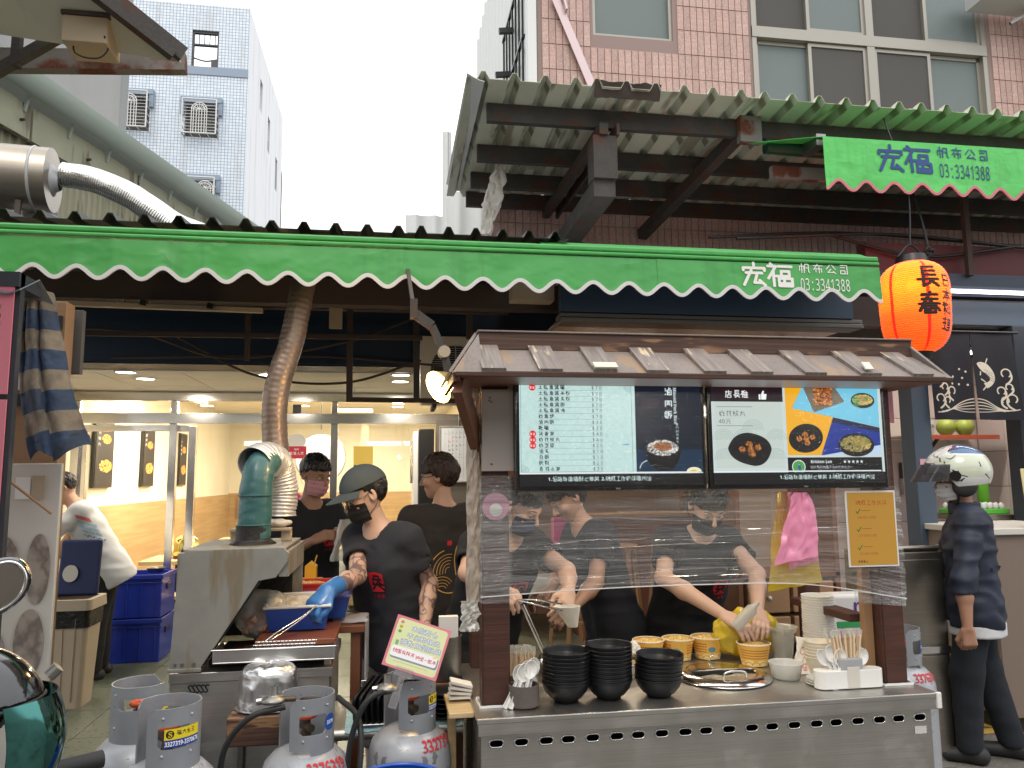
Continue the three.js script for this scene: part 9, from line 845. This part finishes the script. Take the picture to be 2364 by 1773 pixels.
{ // stall middle, turned
  const o = [1.12, -4.0], [e1, w1, e0, w0] = rel(o, [0.98, 1.05, -3.68], [0.86, 0.96, -3.6], [0.9, 1.06, -4.1], [0.8, 1.0, -3.86]);
  person({ at: o, yaw: -80 * R, h: 0.93, lean: 0.3, seed: 27, head: { yaw: -0.1, pitch: 0.6 }, arms: [[e1, w1, { d: [-0.8, -0.5, 0.2], n: [0, 0.6, 0.7], curl: 0.6 }], [e0, w0, { d: [-0.9, -0.3, 0.2], n: [0, 1, 0], curl: 0.6 }]], shirt: M.teeNavy, pants: M.pantsBlack, skin: M.skin, hair: { nape: -0.07, bulk: 0.016, front: 0.04 }, label: 'worker in dark shirt seen from the side behind the plastic film' });
}
{ // stall right
  const o = [1.5, -3.82], [e1, w1, e0, w0] = rel(o, [1.72, 1.09, -3.5], [1.555, 0.975, -3.17], [1.25, 1.09, -3.48], [1.405, 0.965, -3.17]);
  const p = person({ at: o, yaw: 2 * R, h: 0.93, lean: 0.46, seed: 33, head: { pitch: 0.65 }, arms: [[e1, w1, { d: [-0.3, -0.25, 0.9], n: [0.3, 0.9, 0.2], curl: 0.45 }], [e0, w0, { d: [0.35, -0.25, 0.9], n: [-0.2, 0.95, 0.2], curl: 0.45 }]], shirt: M.tee, pants: M.pantsBlack, skin: M.skinPale, mask: M.maskBlack, hair: { front: 0.04, nape: -0.05, bulk: 0.015 }, label: 'worker in black shirt facing the street, packing a takeaway bowl' }); chest(p, stampT(), 0.09, 0.12, 0.28, 0.1);
}
{ // customer in helmet
  const o = [3.235, -3.97], [e1, w1] = rel(o, [3.02, 0.99, -3.77], [3.0, 0.75, -3.74]), white = std([0.72, 0.72, 0.7], 0.2, 0, { clearcoat: 0.6 });
  const p = person({ at: o, yaw: -125 * R, h: 0.945, seed: 41, fold: 2.4, wide: 1.08, head: { yaw: 0.16, pitch: 0.12 }, arms: [[e1, w1, { d: [0.05, -1, 0.05], n: [-0.3, 0, 1], curl: [1.2, 1.2, 1.2, 1.2, 0.9] }], [[0.0, 1.0, -0.26], [-0.22, 0.9, -0.3], { d: [-1, 0, 0], n: [0, 1, 0], curl: 0.6 }]], sleeve: 1.28, shirt: M.jacket, pants: M.denim, skin: M.skinTan, mask: M.maskWhite, hair: false, hem: 0.08, feet: [[0.09, 0.08], [-0.1, -0.14]], label: 'customer in navy jacket, white mask and patterned motorcycle helmet', neckHole: 0.5 });
  const ht = canvasTex(1024, 512, (c) => { c.fillStyle = '#d4d5d2'; c.fillRect(0, 0, 1024, 512); const blob = (col, pts) => { c.fillStyle = col; c.beginPath(); pts.forEach(([x, y], i) => (i ? c.lineTo(x, y) : c.moveTo(x, y))); c.fill(); }; blob('#24507e', [[380, 0], [560, 0], [600, 120], [470, 170], [400, 90]]); blob('#2b5a88', [[700, 330], [1000, 250], [1024, 420], [760, 470]]); blob('#24507e', [[20, 300], [200, 260], [300, 420], [40, 460]]); blob('#c4c9b4', [[600, 120], [900, 60], [1000, 240], [720, 300]]); blob('#e9e9e6', [[430, 200], [620, 190], [640, 300], [480, 330]]); c.strokeStyle = '#20242c'; c.lineWidth = 7; for (let k = 0; k < 44; k++) { const x = rr(0, 1000), y = rr(40, 440); c.beginPath(); c.moveTo(x, y); c.bezierCurveTo(x + rr(-60, 60), y + rr(-50, 50), x + rr(-90, 90), y + rr(-70, 70), x + rr(-140, 140), y + rr(-70, 90)); c.stroke(); } });
  const ps = p.put; p.put = (g) => ps(g.scale(1.1, 1.08, 1.1)); const H = part('helmet', p.put(slab((u, v) => { const a = (u - 0.5) * 6.2832, open = Math.abs(a) < 1.15 ? 1 : 0, t = v * (1.5 + 0.62 * ss(0.95, 1.35, Math.abs(a))), n = Math.sin(t); return [n * Math.sin(a) * 0.127, 0.035 + Math.cos(t) * 0.132, n * Math.cos(a) * 0.15 - 0.012]; }, 60, 28, 0.012)), print(ht, 0.22, { clearcoat: 0.8 }), p.root); part('helmet_trim', p.put(tube([...Array(21)].map((_, i) => { const a = (i / 20 - 0.5) * 2.5, t = 1.5 + 0.62 * ss(0.95, 1.35, Math.abs(a)); return [Math.sin(t) * Math.sin(a) * 0.126, 0.035 + Math.cos(t) * 0.132, Math.sin(t) * Math.cos(a) * 0.15 - 0.012]; }), 0.007, 60, 6)), M.black, H); part('visor', p.put(slab((u, v) => { const a = (u - 0.5) * 2.5, r = 0.16 + v * 0.035; return [Math.sin(a) * (0.135 + v * 0.0), 0.075 - v * 0.085 + Math.cos(a) * 0.02, Math.cos(a) * (r + v * 0.03) - 0.01]; }, 26, 10, 0.002)), std([0.5, 0.5, 0.52], 0.05, 0, { transmission: 0.92 }), H); part('rear_vent', p.put([rbox(-0.03, 0.03, 0.1, 0.125, -0.14, -0.1, 0.008)][0]), M.blackGloss, H); for (const q of [-1, 1]) { part('hinge', p.put(rt(cyl(0.026, 0.028, 0, 0.014, 0, 0, 20), 0, 0, -q * 1.5708).translate(q * 0.124, 0.02, 0.03)), M.blackGloss, H); part('chin_strap', p.put(tube([[q * 0.1, -0.06, 0.02], [q * 0.08, -0.11, 0.03], [q * 0.02, -0.135, 0.045]], 0.008, 14, 6)), M.black, H); part('ear_pad', p.put(nets((x, y, z) => ell(x - q * 0.098, y + 0.04, z + 0.01, 0.022, 0.055, 0.06), [q > 0 ? 0.06 : -0.14, -0.11, -0.09], [q > 0 ? 0.14 : -0.06, 0.03, 0.08], 0.008)), M.blackRubber, H); }
  part('undershirt', nets((x, y, z) => { const q = p.along(-0.15), d = V(x, y, z).sub(q), r = Math.hypot(d.dot(p.lat) / 1.38, d.dot(p.fwd)); return Math.max(Math.abs(r - 0.137) - 0.012, Math.abs(d.y) - 0.035); }, [-0.3, 0.6, -0.3], [0.3, 0.82, 0.3], 0.01), M.teeWhite, p.root); part('jacket_yoke', patch(p.shirtF, p.along(0.2, -0.16, 0), p.lat.clone().multiplyScalar(-1), p.tv, p.fwd, 0.34, 0.022, 24, 3, 0.007), M.jacket, p.root); part('collar', nets((x, y, z) => { const d = V(x, y, z).sub(p.neck.clone().addScaledVector(UP, -0.01)), r = Math.hypot(d.x, d.z); return Math.max(Math.abs(r - 0.072) - 0.01, Math.abs(d.y) - 0.035); }, [p.neck.x - 0.1, p.neck.y - 0.06, p.neck.z - 0.1], [p.neck.x + 0.1, p.neck.y + 0.05, p.neck.z + 0.1], 0.007), M.jacket, p.root);
}
{ // seated diner
  const o = [-0.42, -9.15]; person({ at: o, yaw: 60 * R, h: 0.96, hipY: 0.58, lean: 0.35, seed: 51, head: { pitch: 0.6 }, arms: [[[-0.0, 0.85, 0.05], [0.2, 0.85, 0.05], { d: [1, 0, 0.1], n: [0, 1, 0] }], [[0.1, 0.85, 0.32], [0.3, 0.85, 0.2], { d: [1, 0, 0], n: [0, 1, 0] }]], knees: [[0.3, 0.52, 0.08], [0.22, 0.52, 0.3]], feet: [[0.1, 0.36], [-0.1, 0.36]], shirt: M.teeWhite, pants: M.denim, label: 'diner in pale shirt bowed over a table inside the restaurant' });
}
scene.traverse((o) => { if (o.isMesh) { o.castShadow = true; o.receiveShadow = true; } });
renderer.render(scene, camera);
